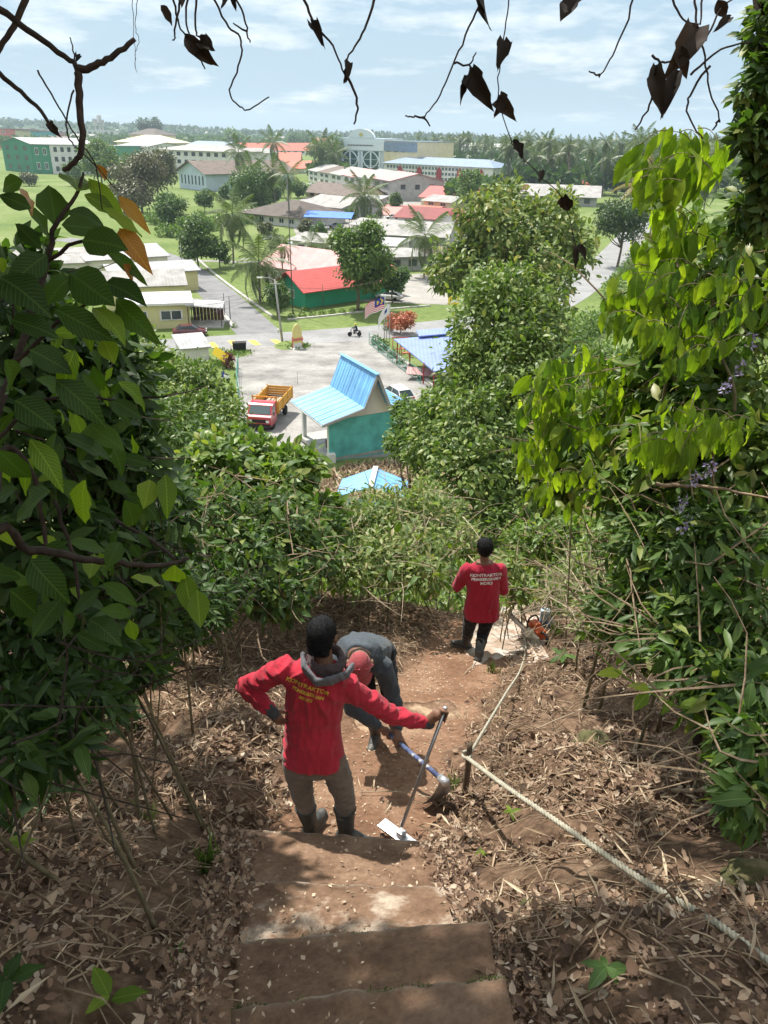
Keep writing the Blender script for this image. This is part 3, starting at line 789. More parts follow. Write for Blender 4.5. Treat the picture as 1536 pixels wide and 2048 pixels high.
# low blue roofed shrine below it
BL = aty(745, 985, 41.0); zr = BL.z
sr = empty('shrine', (BL.x, BL.y, H(BL.x, BL.y)), R_(-6), 'small blue roofed hut with grey zinc sides half hidden in bushes', 'hut')
hz = zr - sr.location.z
MB().slab([(-2.1, -.7, hz - .1), (0, -.9, hz + .75), (0, 1.4, hz + 1.0), (-2.0, 1.2, hz + .2)], .05).build('roof', M_SKYR, sr)
MB().slab([(2.0, -.6, hz + .05), (0.005, -.9, hz + .75), (0.005, 1.4, hz + 1.0), (2.0, 1.3, hz + .3)], .05).build('roof', M_SKYR, sr)
MB().slab([(-2.4, -1.0, hz - .45), (2.4, -.9, hz - .3), (2.4, -.5, hz - .12), (-2.4, -.6, hz - .2)], .05).build('eave_sheet', M_SKYR, sr)
for k in range(16): MB().box((-1.8 + k * .24, -.55, hz / 2 - .3), (.22, .04, hz - .2)).build('zinc_sheet', M_LGREYR, sr)
MB().bar((0, -.95, hz + .8), (0, 1.45, hz + 1.06), .3, .06).build('ridge_cap', M_TRIM, sr)

# --- lavender blue market canopy on the right
P = gp(868, 722); e = empty('canopy', (P.x, P.y, H(P.x, P.y)), 0, 'large lavender blue sheet canopy over the playground beside the lot', 'canopy')
q = [gp(788, 678, 3.6), gp(905, 668, 3.6), gp(905, 745, 3.0), gp(868, 742, 3.0)]
MB().slab([v - e.location for v in q], .12).build('roof', M_LAVR, e)
q2 = [gp(832, 660, 4.0), gp(905, 655, 4.0), gp(905, 666, 3.9), gp(838, 672, 3.9)]
MB().slab([v - e.location for v in q2], .12).build('roof', M_LAVR, e)
for px, py in ((795, 683), (820, 706), (848, 728), (868, 746), (900, 690), (902, 742)):
    v = gp(px, py, 3.2); h = H(v.x, v.y)
    MB().tube([(v.x - e.location.x, v.y - e.location.y, h - e.location.z), (v.x - e.location.x, v.y - e.location.y, 3.3 - e.location.z)], .07, 8).build('post', M_BRICKR, e)
v = gp(842, 748, 1.6) - e.location
MB().slab([v + Vector((-1.6, -.6, .2)), v + Vector((1.6, -.8, 0)), v + Vector((1.8, .9, .3)), v + Vector((-1.4, 1, .5))], .08).build('side_awning', M_PINKR, e)
# playground frames below the canopy
for k, (px, py) in enumerate(((800, 712), (815, 722), (824, 716))):
    v = gp(px, py); e2 = empty('play_frame', (v.x, v.y, H(v.x, v.y)), R_(20 * k), ['red climbing frame nearest the flagpoles', 'red play frame under the canopy edge', 'red swing frame deep under the canopy'][k], 'play frame')
    for sx in (-.9, .9):
        MB().tube([(sx, -.5, 0), (sx, 0, 1.9)], .05, 6).build('leg', M_REDR, e2); MB().tube([(sx, .5, 0), (sx, 0, 1.9)], .05, 6).build('leg', M_REDR, e2)
    MB().tube([(-1, 0, 1.9), (1, 0, 1.9)], .05, 6).build('top_bar', M_REDR, e2)
    MB().box((0, 0, .55), (1.2, .3, .08)).build('seat', M_ORANR, e2)
# fence along the lot
def fence(pts, h, label, mat, step=2.0, mesh=True):
    P = [gp(*p) for p in pts]; e = empty('fence', (P[0].x, P[0].y, H(P[0].x, P[0].y)), 0, label, 'fence'); o = e.location
    tot = []
    for a, b in zip(P[:-1], P[1:]):
        n = max(1, int((b - a).length / step))
        tot += [a + (b - a) * i / n for i in range(n)]
    tot.append(P[-1]); tot = [Vector((q.x, q.y, H(q.x, q.y))) - o for q in tot]
    for q in tot: MB().tube([q, q + Vector((0, 0, h))], .035, 6).build('post', mat, e)
    for a, b in zip(tot[:-1], tot[1:]):
        for z in (.15, .5, 1.0): MB().bar(a + Vector((0, 0, h * z - .04)), b + Vector((0, 0, h * z - .04)), .03).build('rail', mat, e)
        if mesh:
            mb = MB(); n = 10
            for i in range(1, n): q = a + (b - a) * i / n; mb.bar(q + Vector((0, 0, .1)), q + Vector((0, 0, h - .06)), .014)
            oo = mb.build('wire_mesh', mat, e); oo['kind'] = 'stuff'
M_FENCE = paint('green_fence_wire', (.16, .38, .31), .6)
fence([(738, 690), (785, 738), (840, 790)], 1.5, 'green wire fence between the lot and the playground', M_FENCE)
fence([(478, 752), (476, 800), (482, 845)], 1.6, 'green wire fence at the left edge of the parking lot', M_FENCE)

# --- mid town houses
def scalew(face, n, zf, wf, hf, a, b, st):   # window sizes as a share of the wall height, resolved in hwins
    return ('S', face, n, zf, wf, hf, a, b, st)
def H2(label, A, B, Ln, ye, yr, wall, roof, kind='gable', ridge='u', rows=1, cols=0, st='w', over=.9, cat='house', name='house', group=None, face='f', wfrac=.5):
    A_, B_ = gp(*A), gp(*B); wh = hpx(A_, ye); w = (B_ - A_).length; wins = []
    for r in range(rows if cols else 0):
        z = wh * (r + .55) / rows
        for i in range(cols): wins.append((face, .05 + .9 * (i + .5) / cols, z, w * .9 / cols * wfrac, wh / rows * .5, st))
    return house(label, A_, B_, Ln, wh, (yr,), wall, roof, kind, over, wins, cat, name, ridge=ridge, group=group)
H2('white bungalow with dark brown hip roof in the grass field', (600, 456), (490, 444), 20, 436, 400, M_WHITE, M_DBROWNR, 'hip', cols=5, over=1.5)
H2('low flat white annex left of the dark hip roof', (512, 446), (487, 442), 9, 424, 421, M_WHITE, M_LGREYR, 'shed', over=.4)
H2('grey sheet roofed house behind the dark hip roof', (683, 436), (604, 426), 18, 416, 393, M_GREYW, M_GREYR, cols=3)
P = gp(655, 458); e = empty('awning_tent', (P.x, P.y, 0), R_(4), 'bright blue tarpaulin awning on posts beside the brown hip roof', 'awning')
MB().slab([(-6.5, -3, 3.4), (6.5, -3, 3.1), (7.5, 4.5, 4.0), (-5.5, 4.5, 4.4)], .12).build('tarpaulin', M_TARP, e)
for x, y in ((-6, -2.6), (0, -2.6), (6, -2.6), (-5, 4), (6.8, 4)): MB().box((x, y, 1.6), (.15, .15, 3.2)).build('post', M_POLE, e)
H2('grey roofed white house behind the round green tree', (695, 534), (586, 522), 12, 490, 470, M_WHITE, M_GREYR, cols=4, st='d', over=.9)
H2('lean-to of rusty sheets left of the white house', (604, 520), (580, 512), 8, 492, 486, M_GREYW, M_LGREYR, 'shed', over=.5)
H2('weathered grey shed roof right of the round tree', (845, 540), (772, 543), 11, 512, 500, M_GREYW, M_GREYR, cols=2, st='d')
H2('wide weathered grey roof in front of the maroon roof', (890, 500), (765, 494), 18, 474, 444, M_GREYW, M_GREYR, cols=4, st='d')
H2('long low grey roof left of the wide weathered roof', (800, 478), (705, 470), 12, 456, 440, M_OFFW, M_GREYR)
H2('pale lean-to roof tucked behind the round tree', (790, 515), (690, 508), 10, 492, 484, M_OFFW, M_LGREYR, 'shed')
H2('small grey shack roof under the palm right of the tree', (905, 528), (850, 532), 8, 506, 496, M_GREYW, M_BROWNR, cols=2, st='d')
H2('white house with maroon gabled roof near the red court', (915, 462), (795, 454), 16, 440, 416, M_WHITE, M_MAROONR, cols=4, over=1.2)
H2('white front gable of the maroon roofed house', (922, 468), (868, 463), 9, 448, 424, M_WHITE, M_MAROONR, ridge='v', cols=1)
H2('bright red roofed house in front of the long annex', (948, 416), (842, 409), 18, 399, 375, M_CREAM, M_REDR, cols=5)
H2('cream two storey house with grey roof beside the red roof', (900, 430), (847, 425), 12, 405, 392, M_CREAM, M_GREYR, rows=2, cols=2)
H2('low orange awning roof in front of the cream house', (870, 432), (815, 428), 8, 420, 412, M_OFFW, M_ORANR, cols=2, st='d')
H2('brown roofed low house in front of the white terrace', (716, 404), (612, 394), 15, 391, 368, M_CREAM, M_BROWNR, cols=6, st='d', over=1.3)
H2('grey lean-to garage right of the brown roofed house', (760, 410), (716, 408), 9, 398, 392, M_GREYW, M_LGREYR, 'shed')
# two storey terrace: separate houses in a row
TA, TB = Vector((780, 402)), Vector((617, 360))
n = 6; gA, gB = gp(780, 402), gp(617, 361); gd = (gA - gB)
for i in range(n):
    a = gA.lerp(gB, i / n); b = gA.lerp(gB, (i + .985) / n); ye = 362 + (340 - 362) * (i / n)
    wh = hpx(a, ye); w = (b - a).length
    house(['bare grey cement end house of the two storey terrace', 'two storey terrace house next to the bare cement end house', 'two storey terrace house with red awning, third from the cement end', 'two storey terrace house in the middle left of the row', 'two storey terrace house second from the far left end', 'two storey terrace house at the far left end of the row'][i],
          a, b, (852, 394) if i == 0 else 22, wh, 2.6 + .4 * (i % 2), M_GREYW if i == 0 else M_WHITE, [M_PINKR, M_GREYR, M_PINKR, M_GREYR, M_BROWNR, M_GREYR][i], 'gable', .7,
          rowwins('f', 2, wh * .76, w * .26, wh * .24, .08, .92, 'd') + rowwins('f', 2, wh * .27, w * .26, wh * .26, .08, .92, 'd') + (rowwins('l', 3, wh * .7, 2.0, 1.8, .1, .9, 'd') if i == 0 else []), ridge='u', group='houses of the two storey terrace')
    aw = MB().box((w / 2, .9 if False else -.7, 0), (w * .8, 1.2, .14)); 
A = [gp(748, 430), gp(845, 434), gp(852, 414), gp(770, 408)]
tag(mo('sports_court', np_mesh('sports_court', np.array([[v.x, v.y, .06] for v in A]), [(0, 1, 2, 3)], paint('court_pink', (.52, .25, .22), .9, .1))), 'pinkish red sports court', kind='structure')

# --- civic building with arched glass front
A, B = gp(766, 356), gp(681, 352)
w = (B - A).length; D = 26
d = A - B; ang = math.atan2(d.y, d.x)
cv = empty('civic_building', (B.x, B.y, 0), ang, 'tall pale blue office with two arched glass bays and rounded crest', 'office building')
HT = hpx(A, 277); cv.scale = (1, 1, HT / 26.0); HT = 26.0
MB().box((w / 2, D / 2, HT / 2), (w, D, HT)).build('wall', M_BLUEW, cv)
M_FRAME = paint('pale_frame', (.66, .74, .80), .6, .05)
for bx in (.24, .72):
    cx = w * bx; bw = w * .20
    g_ = MB().box((cx, -.15, 8.6), (bw * 2, .3, 17.2)).build('glass_bay', M_GLASSG, cv)
    for xx in (-1, 0, 1): MB().box((cx + bw * xx, -.4, 8.6), (.9, .6, 17.4)).build('mullion', M_FRAME, cv)
    for sgn in (-1, 1):
        pts = [(cx + sgn * bw * (1 - math.cos(t)), -.55, 9 + (8.4) * math.sin(t) - 0) for t in np.linspace(0, math.pi / 2, 9)]
        pts = [(cx + sgn * bw * math.sin(t), -.55, 6.5 + 9.5 * (1 - math.cos(t))) for t in np.linspace(0, math.pi / 2, 9)]
        MB().tube(pts, .42, 6).build('arch_rib', M_FRAME, cv)
        pts = [(cx + sgn * bw * (1 - t), -.55, 17.2 - 4.8 * t ** 2.2) for t in np.linspace(0, 1, 9)]
        pts = [(cx + sgn * bw * t, -.55, 17.2 - 6.5 * t ** 2.2) for t in np.linspace(0, 1, 9)]
        MB().tube(pts, .42, 6).build('arch_rib', M_FRAME, cv)
    for zz_ in (4, 8, 12): MB().box((cx, -.33, zz_), (bw * 2, .12, .25)).build('transom', M_FRAME, cv)
MB().box((w / 2, -.5, 21.8), (w + 1, 1.0, 8.0)).build('parapet', M_FRAME, cv)
a_ = np.linspace(0, math.pi, 15); poly = [(w / 2 + w * .30 * math.cos(t), 26 + 6.0 * math.sin(t)) for t in a_]
V = [(x, -.8, z) for x, z in poly] + [(x, 1.2, z) for x, z in poly]; k = len(poly)
MB().add(V, [tuple(range(k)), tuple(range(2 * k - 1, k - 1, -1))] + [(i, i + 1, k + i + 1, k + i) for i in range(k - 1)]).build('crest', M_FRAME, cv)
M_GOLD = paint('gold_emblem', (.55, .48, .20), .5)
MB().lathe([(0.01, -1.0), (1.3, -1.0), (1.3, -.78), (0.01, -.78)], (w / 2, 0, 28.2), 12, 'Y').build('emblem', M_GOLD, cv)
for k in range(24): MB().box((w * .2 + k * w * .6 / 24, -1.05, 21.2), (w * .6 / 24 * .7, .12, .8 + .2 * (k % 3 == 0))).build('letter', M_DPOLE, cv)
cb = house('cream concrete block with slate parapet beside the arched office', gp(832, 362), gp(768, 357), 30, hpx(gp(832, 362), 284), 2, M_CREAM, M_BLUER, 'flat', .3, rowwins('f', 3, hpx(gp(832, 362), 301), 3.4, 2.4, .3, .98, 'd'), 'office building', 'office_block')
ww_ = (gp(832, 362) - gp(768, 357)).length; h_c = hpx(gp(832, 362), 284)
MB().box((ww_ / 2, -.25 if cb.rotation_euler[2] < 1.5 else .25, h_c * .86), (ww_ + .3, .6, h_c * .24)).build('slate_band', M_BLUER, cb)
# long annex with blue roof
A, B = gp(984, 374), gp(768, 360)
anh = hpx(A, 336); an = house('long white annex with blue grey roof and red arched bays', A, B, 22, anh, (316,), M_WHITE, M_BLUER, 'hip', 1.2, [], 'annex', 'annex')
w = (B - A).length; s = -1
flip = an.rotation_euler[2]
sgn = 1 if (Matrix.Rotation(flip, 3, 'Z') @ Vector((0, 1, 0))).y > 0 else -1
for i in range(5):
    u = .10 + i * .185
    q_ = anh / 12; poly = [(-1.7, 0), (1.7, 0), (1.7, 8.6 * q_), (0, 11 * q_), (-1.7, 8.6 * q_)]
    V = [(w * u + x, -.3 * sgn, z) for x, z in poly] + [(w * u + x, .2 * sgn, z) for x, z in poly]
    MB().add(V, [(0, 1, 2, 3, 4), (9, 8, 7, 6, 5)] + [(j, (j + 1) % 5, 5 + (j + 1) % 5, 5 + j) for j in range(5)]).build('arched_bay', M_BRICKR, an)
    for k in range(5):
        uu = u + .028 + k * .031
        if uu < .97:
            for zz_ in (3, 6.4, 9.8): window(an, (w * uu, -.05 * sgn, zz_ * q_), 0 if sgn > 0 else math.pi, w * .024, 2.2 * q_, 'g')

# --- far left town
H2('dark green mesh covered tall building at the left edge of the field', (70, 347), (12, 341), 40, 288, 275, M_DKGREEN, M_LGREYR, ridge='v', rows=3, cols=3, st='d', over=.5, cat='building', name='building', wfrac=.35)
H2('dark green shopfront block right of the tall green gable', (106, 348), (71, 347), 40, 290, 287, M_DKGREEN, M_LGREYR, 'flat', rows=2, cols=2, over=.5, cat='building', name='building', wfrac=.45)
H2('white three storey shop block beside the green building', (182, 348), (107, 348), 40, 291, 286, M_WHITE, M_LGREYR, 'flat', rows=3, cols=5, st='d', over=.6, cat='building', name='building')
H2('long white shop row far behind the green building', (240, 284), (62, 282), 60, 262, 258, M_WHITE, M_LGREYR, 'flat', rows=2, cols=14, st='d', over=1, cat='building', name='building')
H2('grey shop row far behind, left end', (60, 290), (-60, 288), 60, 262, 258, M_GREYW, M_LGREYR, 'flat', rows=2, cols=8, st='d', over=1, cat='building', name='building')
for i, (x0, x1, m_, lb) in enumerate(((0, 18, M_ORANR, 'orange red shophouse at the far left border'), (18, 36, M_YELW, 'pale yellow shophouse in the far left row'), (36, 54, M_TEAL, 'teal shophouse in the far left row'), (54, 74, M_PINKR, 'pink shophouse right of the teal one'))):
    H2(lb, (x1, 297), (x0, 296), 40, 258 + 2 * i, 254, m_, M_MAROONR if i == 0 else M_LGREYR, 'flat', rows=3, cols=2, over=1, cat='shophouse', name='shophouse', group='coloured shophouses on the far left')
H2('white house with grey roof behind the shop block', (175, 296), (130, 294), 30, 278, 268, M_WHITE, M_GREYR, cols=3, rows=2, st='d', cat='building', name='building')
H2('low brown roof between the shops and the green building', (120, 300), (75, 298), 30, 284, 272, M_OFFW, M_BROWNR, cols=3, st='d', cat='building', name='building')
H2('pale building with white roof left of the yellow hall', (292, 322), (236, 319), 45, 294, 284, M_WHITE, M_LGREYR, cols=4, st='d', over=2, cat='building', name='building', wfrac=.4)
H2('dark green low wing beside the pale building', (236, 322), (212, 320), 40, 292, 289, M_DKGREEN, M_LGREYR, 'flat', over=.5, cat='building', name='building')
H2('sand coloured hall with dark stepped roof', (330, 304), (235, 301), 50, 286, 270, M_CREAM, M_CREAM, 'hip', over=3, cat='hall', name='hall')
H2('dark hipped lantern roof rising over the sand coloured hall', (312, 301), (262, 299), 35, 270, 257, M_CREAM, M_DBROWNR, 'hip', over=2, cat='roof', name='hall')
H2('long three storey white school block with rows of windows', (466, 352), (318, 344), 30, 304, 290, M_WHITE, M_GREYR, 'hip', rows=3, cols=9, st='d', over=1.4, cat='school', name='school_block')
H2('grey roofed block behind the school', (440, 322), (372, 318), 30, 294, 283, M_GREYW, M_BLUER, rows=2, cols=5, st='d', over=1.4, cat='building', name='building')
H2('white hall with long brown gabled roof at the field edge', (414, 383), (360, 376), 46, 346, 322, M_BLUEW, M_BROWNR, ridge='v', cols=7, st='d', over=1.8, cat='hall', name='hall', wfrac=.3)
# red terrace estate: every house its own
for (xa, ya, xb, yb, n, ye, yr, rw) in ((398, 306, 470, 308, 5, 300, 286, 'leftmost row'), (484, 308, 640, 310, 11, 301, 286, 'rear row'), (494, 331, 600, 333, 8, 321, 305, 'front row'), (560, 346, 622, 348, 4, 337, 322, 'nearest row'), (640, 306, 682, 306, 3, 300, 288, 'right end row')):
    A, B = gp(xb, yb), gp(xa, ya)
    for i in range(n):
        a, b = A + (B - A) * (i / n), A + (B - A) * ((i + .97) / n); wh = hpx(a, ye)
        house('white walled house with salmon red tiled roof in the ' + rw + ' of the estate', a, b, 24, wh, (yr,), M_WHITE, M_ORANR, 'gable', .8,
              [('f', .5, wh * .6, (b - a).length * .4, wh * .4, 'd')], 'house', 'estate_house', group='estate houses of the ' + rw, ridge='u')
H2('plain white end building in front of the red estate', (490, 343), (460, 339), 24, 306, 296, M_WHITE, M_GREYR, ridge='v', rows=2, cols=2, st='d', over=.5, cat='building', name='building')
H2('orange roofed house far among the trees', (650, 296), (622, 295), 24, 286, 276, M_OFFW, M_ORANR, cols=2)
H2('pale house far behind the red estate', (560, 290), (530, 289), 30, 280, 273, M_WHITE, M_GREYR, cols=2, st='d')
# right hand side
H2('long grey roofed shop row behind the yellow green tree', (1192, 414), (1038, 408), 22, 394, 370, M_GREYW, M_GREYR, cols=6, st='d', over=1.4, cat='shop', name='shop_row')
H2('orange red roof rising behind the grey shop row', (1174, 392), (1080, 389), 22, 375, 361, M_OFFW, M_ORANR, over=1.2)
H2('white house with grey hip roof among the palms', (1240, 384), (1196, 381), 18, 360, 345, M_WHITE, M_GREYR, cols=2, st='d')
H2('long pale factory roof inside the far palm grove', (1000, 306), (922, 303), 50, 294, 287, M_WHITE, M_OFFW, cols=5, st='d', over=2, cat='factory', name='factory')
H2('small white hut behind the climbing bright leaves', (1305, 440), (1275, 438), 8, 425, 418, M_WHITE, M_LGREYR, cols=1, st='d', cat='hut', name='hut', over=.5)
H2('white house half hidden right of the annex', (1040, 398), (1000, 396), 14, 382, 372, M_WHITE, M_GREYR, cols=2, st='d')
P = gp(1043, 408); e = empty('shop_sign', (P.x, P.y, 0), 0, 'small orange shop sign board on posts before the grey shop row', 'sign')
M_SIGNO = paint('orange_sign', (.55, .20, .06), .5)
MB().box((0, 0, 6.2), (4.2, .2, 2.0)).build('board', M_SIGNO, e)
for x in (-1.6, 1.6): MB().box((x, .15, 2.6), (.2, .2, 5.2)).build('post', M_POLE, e)
for k, x in enumerate((-1.3, -.4, .5, 1.3)): MB().box((x, -.14, 6.2), (.5, .06, 1.0)).build('letter', M_CREAM, e)
# telecom masts
for k, (px, hh) in enumerate(((196, 58), (205, 78), (210, 62))):
    P = gp(px, 292); hh = hpx(P, (238, 231, 240)[k]); e = empty('telecom_mast', (P.x, P.y, 0), 0, ['left shorter white telecom mast on the far skyline', 'tallest white telecom mast on the far skyline', 'right white telecom mast on the far skyline'][k], 'mast')
    MB().tube([(0, 0, 0), (0, 0, hh)], [1.4, .8], 6).build('pole', M_TRIM, e)
    for z in (.8, .9, .97): MB().box((0, 0, hh * z), (5, 5, 3.0)).build('antenna_ring', M_TRIM, e)
# ================================================================== trees on the plain
M_BARK = surf('grey_brown_bark', [(.3, (.085, .062, .045)), (.7, (.20, .16, .12))], 6, .95, bump=.6, coord='obj', stretch=(1, 1, .25))
M_PBARK = surf('palm_bark', [(.3, (.14, .12, .10)), (.7, (.27, .24, .20))], 3, .95, bump=.4, coord='obj', stretch=(.3, .3, 4))
LG = {
 'mid':   leafmat('tree_leaf_mid', [(.1, (.048, .095, .022)), (.5, (.078, .145, .032)), (.9, (.125, .20, .05))], (1.1, 1.3, .5), .3),
 'bright':leafmat('tree_leaf_bright', [(.1, (.070, .130, .024)), (.5, (.110, .185, .034)), (.9, (.175, .25, .055))], (1.1, 1.3, .5), .35),
 'yellow':leafmat('tree_leaf_yellow', [(.05, (.085, .14, .032)), (.45, (.15, .22, .05)), (.8, (.235, .295, .075)), (.98, (.34, .31, .11))], (1.1, 1.2, .5), .35),
 'fresh': leafmat('tree_leaf_fresh', [(.1, (.068, .12, .026)), (.45, (.12, .19, .038)), (.8, (.19, .265, .06)), (.97, (.29, .32, .10))], (1.1, 1.3, .5), .36),
 'dark':  leafmat('tree_leaf_dark', [(.1, (.030, .062, .016)), (.5, (.045, .090, .022)), (.9, (.075, .125, .032))], (1.1, 1.3, .5), .3),
 'olive': leafmat('tree_leaf_olive', [(.1, (.070, .080, .035)), (.5, (.115, .120, .055)), (.9, (.16, .17, .075))], (1, 1.1, .5), .25),
 'dusty': leafmat('tree_leaf_dusty', [(.1, (.095, .090, .050)), (.5, (.145, .138, .078)), (.9, (.18, .19, .095))], (1, 1, .6), .2),
 'orange':leafmat('flower_orange', [(.1, (.36, .10, .05)), (.5, (.50, .17, .09)), (.9, (.55, .27, .16))], (1, .7, .5), .3),
}
M_PALM = leafmat('palm_leaf', [(.1, (.050, .085, .022)), (.5, (.080, .125, .032)), (.9, (.13, .165, .05))], (1.1, 1.2, .5), .3)
M_PALMY = leafmat('palm_leaf_golden', [(.1, (.15, .15, .04)), (.5, (.25, .21, .06)), (.9, (.34, .25, .09))], (1.1, 1.1, .5), .3)
def tree(name, label, base, h, r, mat, n, leaf, cz=.62, nb=9, trunk=None, seed=1, squash=.8, cat='tree', group=None, droop=.4, stems=1, blobs=None, shell=.5, clump=1.0):
    rng = np.random.default_rng(seed); rr = random.Random(seed)
    base = Vector((base.x, base.y, H(base.x, base.y)))
    e = empty(name, base, 0, label, cat, group)
    B = []
    cc_ = Vector((0, 0, h * cz))
    if blobs is None:
        B.append((cc_, (r * .62, r * .62, h * (1 - cz) * .72)))
        for i in range(nb):
            a = 2 * math.pi * (i + rr.random() * .6) / nb * 1.618 * 2; zz_ = rr.uniform(-.85, .95)
            q = math.sqrt(max(0.05, 1 - zz_ * zz_ * .8)) * rr.uniform(.5, .78)
            p = cc_ + Vector((math.cos(a) * r * q, math.sin(a) * r * q, zz_ * h * (1 - cz) * .72))
            k = rr.uniform(.28, .46)
            B.append((p, (r * k, r * k, r * k * squash)))
    else: B = blobs
    tr = trunk or h * .022
    mb = MB()
    for s in range(stems):
        off = Vector((rr.gauss(0, tr), rr.gauss(0, tr), 0)) * (2 if stems > 1 else 0)
        top = cc_ + Vector((rr.gauss(0, r * .1), rr.gauss(0, r * .1), 0))
        mb.tube(spline([off + Vector((0, 0, -.3)), off + Vector((rr.gauss(0, tr), rr.gauss(0, tr), h * .25)), top], 4), lerp(tr, tr * .45, 9), 7)
    mb.build('trunk', M_BARK, e, True)
    mb = MB()
    for p, q in B[1:]:
        st = Vector((0, 0, h * rr.uniform(.22, .45))); mid = st.lerp(p, .55) + Vector((0, 0, -.06 * h))
        mb.tube(spline([st, mid, p], 3), lerp(tr * .42, tr * .08, 7), 5)
    mb.build('branch', M_BARK, e, True)
    foliage('crown', B, n, leaf, mat, e, droop=droop, rng=rng, shell=shell, clump=clump)
    return e
def px_tree(name, label, px, py, top, half, mat, n, leaf, seed, **k):
    """base pixel on the plain, crown top pixel y, half crown width in pixels"""
    b = gp(px, py, k.pop('hz', 0.0)); z = proj(b)[2]
    h = (py - top) * z / FPX * 1.03; r = half * z / FPX
    return tree(name, label, b, h, r, mat, n, leaf, seed=seed, **k)
px_tree('shade_tree', 'dense bright green round tree in front of the green house', 716, 622, 452, 62, LG['bright'], 11000, .62, 11, cz=.56, nb=16, squash=.9)
px_tree('shade_tree', 'small dark bush tree left of the green house by the lamp post', 556, 634, 562, 30, LG['mid'], 3000, .42, 12, cz=.52, nb=9)
px_tree('flame_tree', 'tree with orange red flowers right of the round green tree', 786, 606, 530, 30, LG['mid'], 2600, .5, 13, cz=.6)
px_tree('flame_tree', 'orange flowering shrub behind the flagpoles', 800, 668, 622, 30, LG['orange'], 1800, .4, 14, cz=.55)
px_tree('shade_tree', 'green tree at the bend of the side road', 398, 540, 442, 42, LG['mid'], 5500, .6, 15, cz=.58, nb=12)
px_tree('shade_tree', 'slim green tree right of the road bend tree', 440, 536, 470, 24, LG['mid'], 2200, .55, 16, cz=.55)
px_tree('shade_tree', 'big brownish half bare tree at the field edge', 285, 428, 318, 62, LG['dusty'], 8000, .95, 17, cz=.5, nb=14)
px_tree('shade_tree', 'olive tree behind the brownish half bare tree', 318, 400, 294, 42, LG['olive'], 5500, 1.0, 18, cz=.52, nb=12)
px_tree('shade_tree', 'bright green tree below the hanging branch stub', 205, 376, 285, 42, LG['bright'], 5000, 1.1, 19, cz=.55, nb=12)
px_tree('shade_tree', 'low spreading green tree right of the bright one', 245, 372, 305, 34, LG['mid'], 3500, 1.1, 20, cz=.55)
px_tree('shade_tree', 'round bush tree below the half bare tree', 342, 458, 385, 38, LG['mid'], 4200, .75, 21, cz=.5, nb=10)
px_tree('shade_tree', 'green tree in front of the brown roofed hall', 505, 432, 335, 48, LG['mid'], 6000, .8, 22, cz=.52, nb=13)
px_tree('shade_tree', 'small tree in the light green field', 410, 424, 380, 20, LG['mid'], 1600, .7, 23, cz=.55)
px_tree('shade_tree', 'leafy tree beside the annex end', 938, 430, 345, 32, LG['bright'], 3500, .9, 24, cz=.55)
px_tree('shade_tree', 'dark green roadside tree with a bare leaning trunk', 1234, 534, 392, 62, LG['dark'], 6500, .62, 25, cz=.66, nb=14, trunk=.3, squash=.6)
px_tree('shade_tree', 'green tree left of the arched office', 655, 352, 272, 42, LG['mid'], 4000, 1.4, 26, cz=.5, nb=10)
px_tree('shade_tree', 'dark wide dome tree on the far skyline', 303, 290, 237, 26, LG['dark'], 2600, 4.0, 27, cz=.5)
px_tree('shade_tree', 'green tree among the far town roofs', 470, 298, 264, 26, LG['bright'], 1800, 3.0, 28, cz=.5)
px_tree('shade_tree', 'green tree behind the red estate roofs', 600, 300, 262, 30, LG['mid'], 1800, 3.0, 29, cz=.5)
px_tree('shade_tree', 'bushy tree right of the red estate', 690, 340, 300, 30, LG['mid'], 2000, 1.4, 30, cz=.5)
px_tree('shade_tree', 'pale bush tree by the white hall corner', 408, 412, 382, 14, LG['olive'], 900, .7, 31, cz=.5)
for i, (px, py, tp, hf, mt, lb) in enumerate(((640, 476, 446, 16, 'mid', 'small tree left of the lean-to roofs'), (742, 452, 428, 14, 'bright', 'bright shrub tree below the coconut palm by the terrace'), (560, 512, 476, 18, 'mid', 'tree behind the pink roof, left of the palms'),
    (530, 476, 446, 16, 'olive', 'olive tree in the field below the white bungalow'), (700, 438, 414, 14, 'mid', 'tree right of the blue tarpaulin awning'), (826, 462, 436, 12, 'mid', 'small tree left of the maroon roof'), (790, 412, 388, 14, 'mid', 'tree at the far side of the red court'),
    (596, 396, 360, 18, 'mid', 'tree left of the brown roofed low house'), (548, 408, 372, 18, 'dark', 'dark tree behind the hip roofed bungalow'), (960, 420, 388, 20, 'bright', 'tree right of the bright red roof'), (262, 424, 392, 20, 'mid', 'bush tree at the left foot of the half bare tree'),
    (378, 470, 432, 22, 'bright', 'bright bush tree in the rough field'), (470, 470, 430, 20, 'mid', 'tree between the tall palm and the bungalow'), (610, 470, 440, 14, 'olive', 'olive shrub tree before the dark hip roof'), (1010, 402, 366, 18, 'mid', 'tree left of the grey shop row'), (150, 372, 322, 22, 'mid', 'tree in front of the white shop block'),
    (340, 352, 318, 18, 'mid', 'tree at the left end of the school'), (450, 398, 372, 14, 'mid', 'tree along the brown roofed hall'), (700, 372, 336, 20, 'dark', 'dark tree behind the terrace left end'), (1110, 420, 384, 18, 'bright', 'light tree before the grey shop row'), (60, 372, 345, 18, 'olive', 'olive tree below the green building'))):
    px_tree('shade_tree', lb, px, py, tp, hf, LG[mt], 1500, .62 if py > 430 else .95, 400 + i, cz=.52, nb=9, clump=1.2)
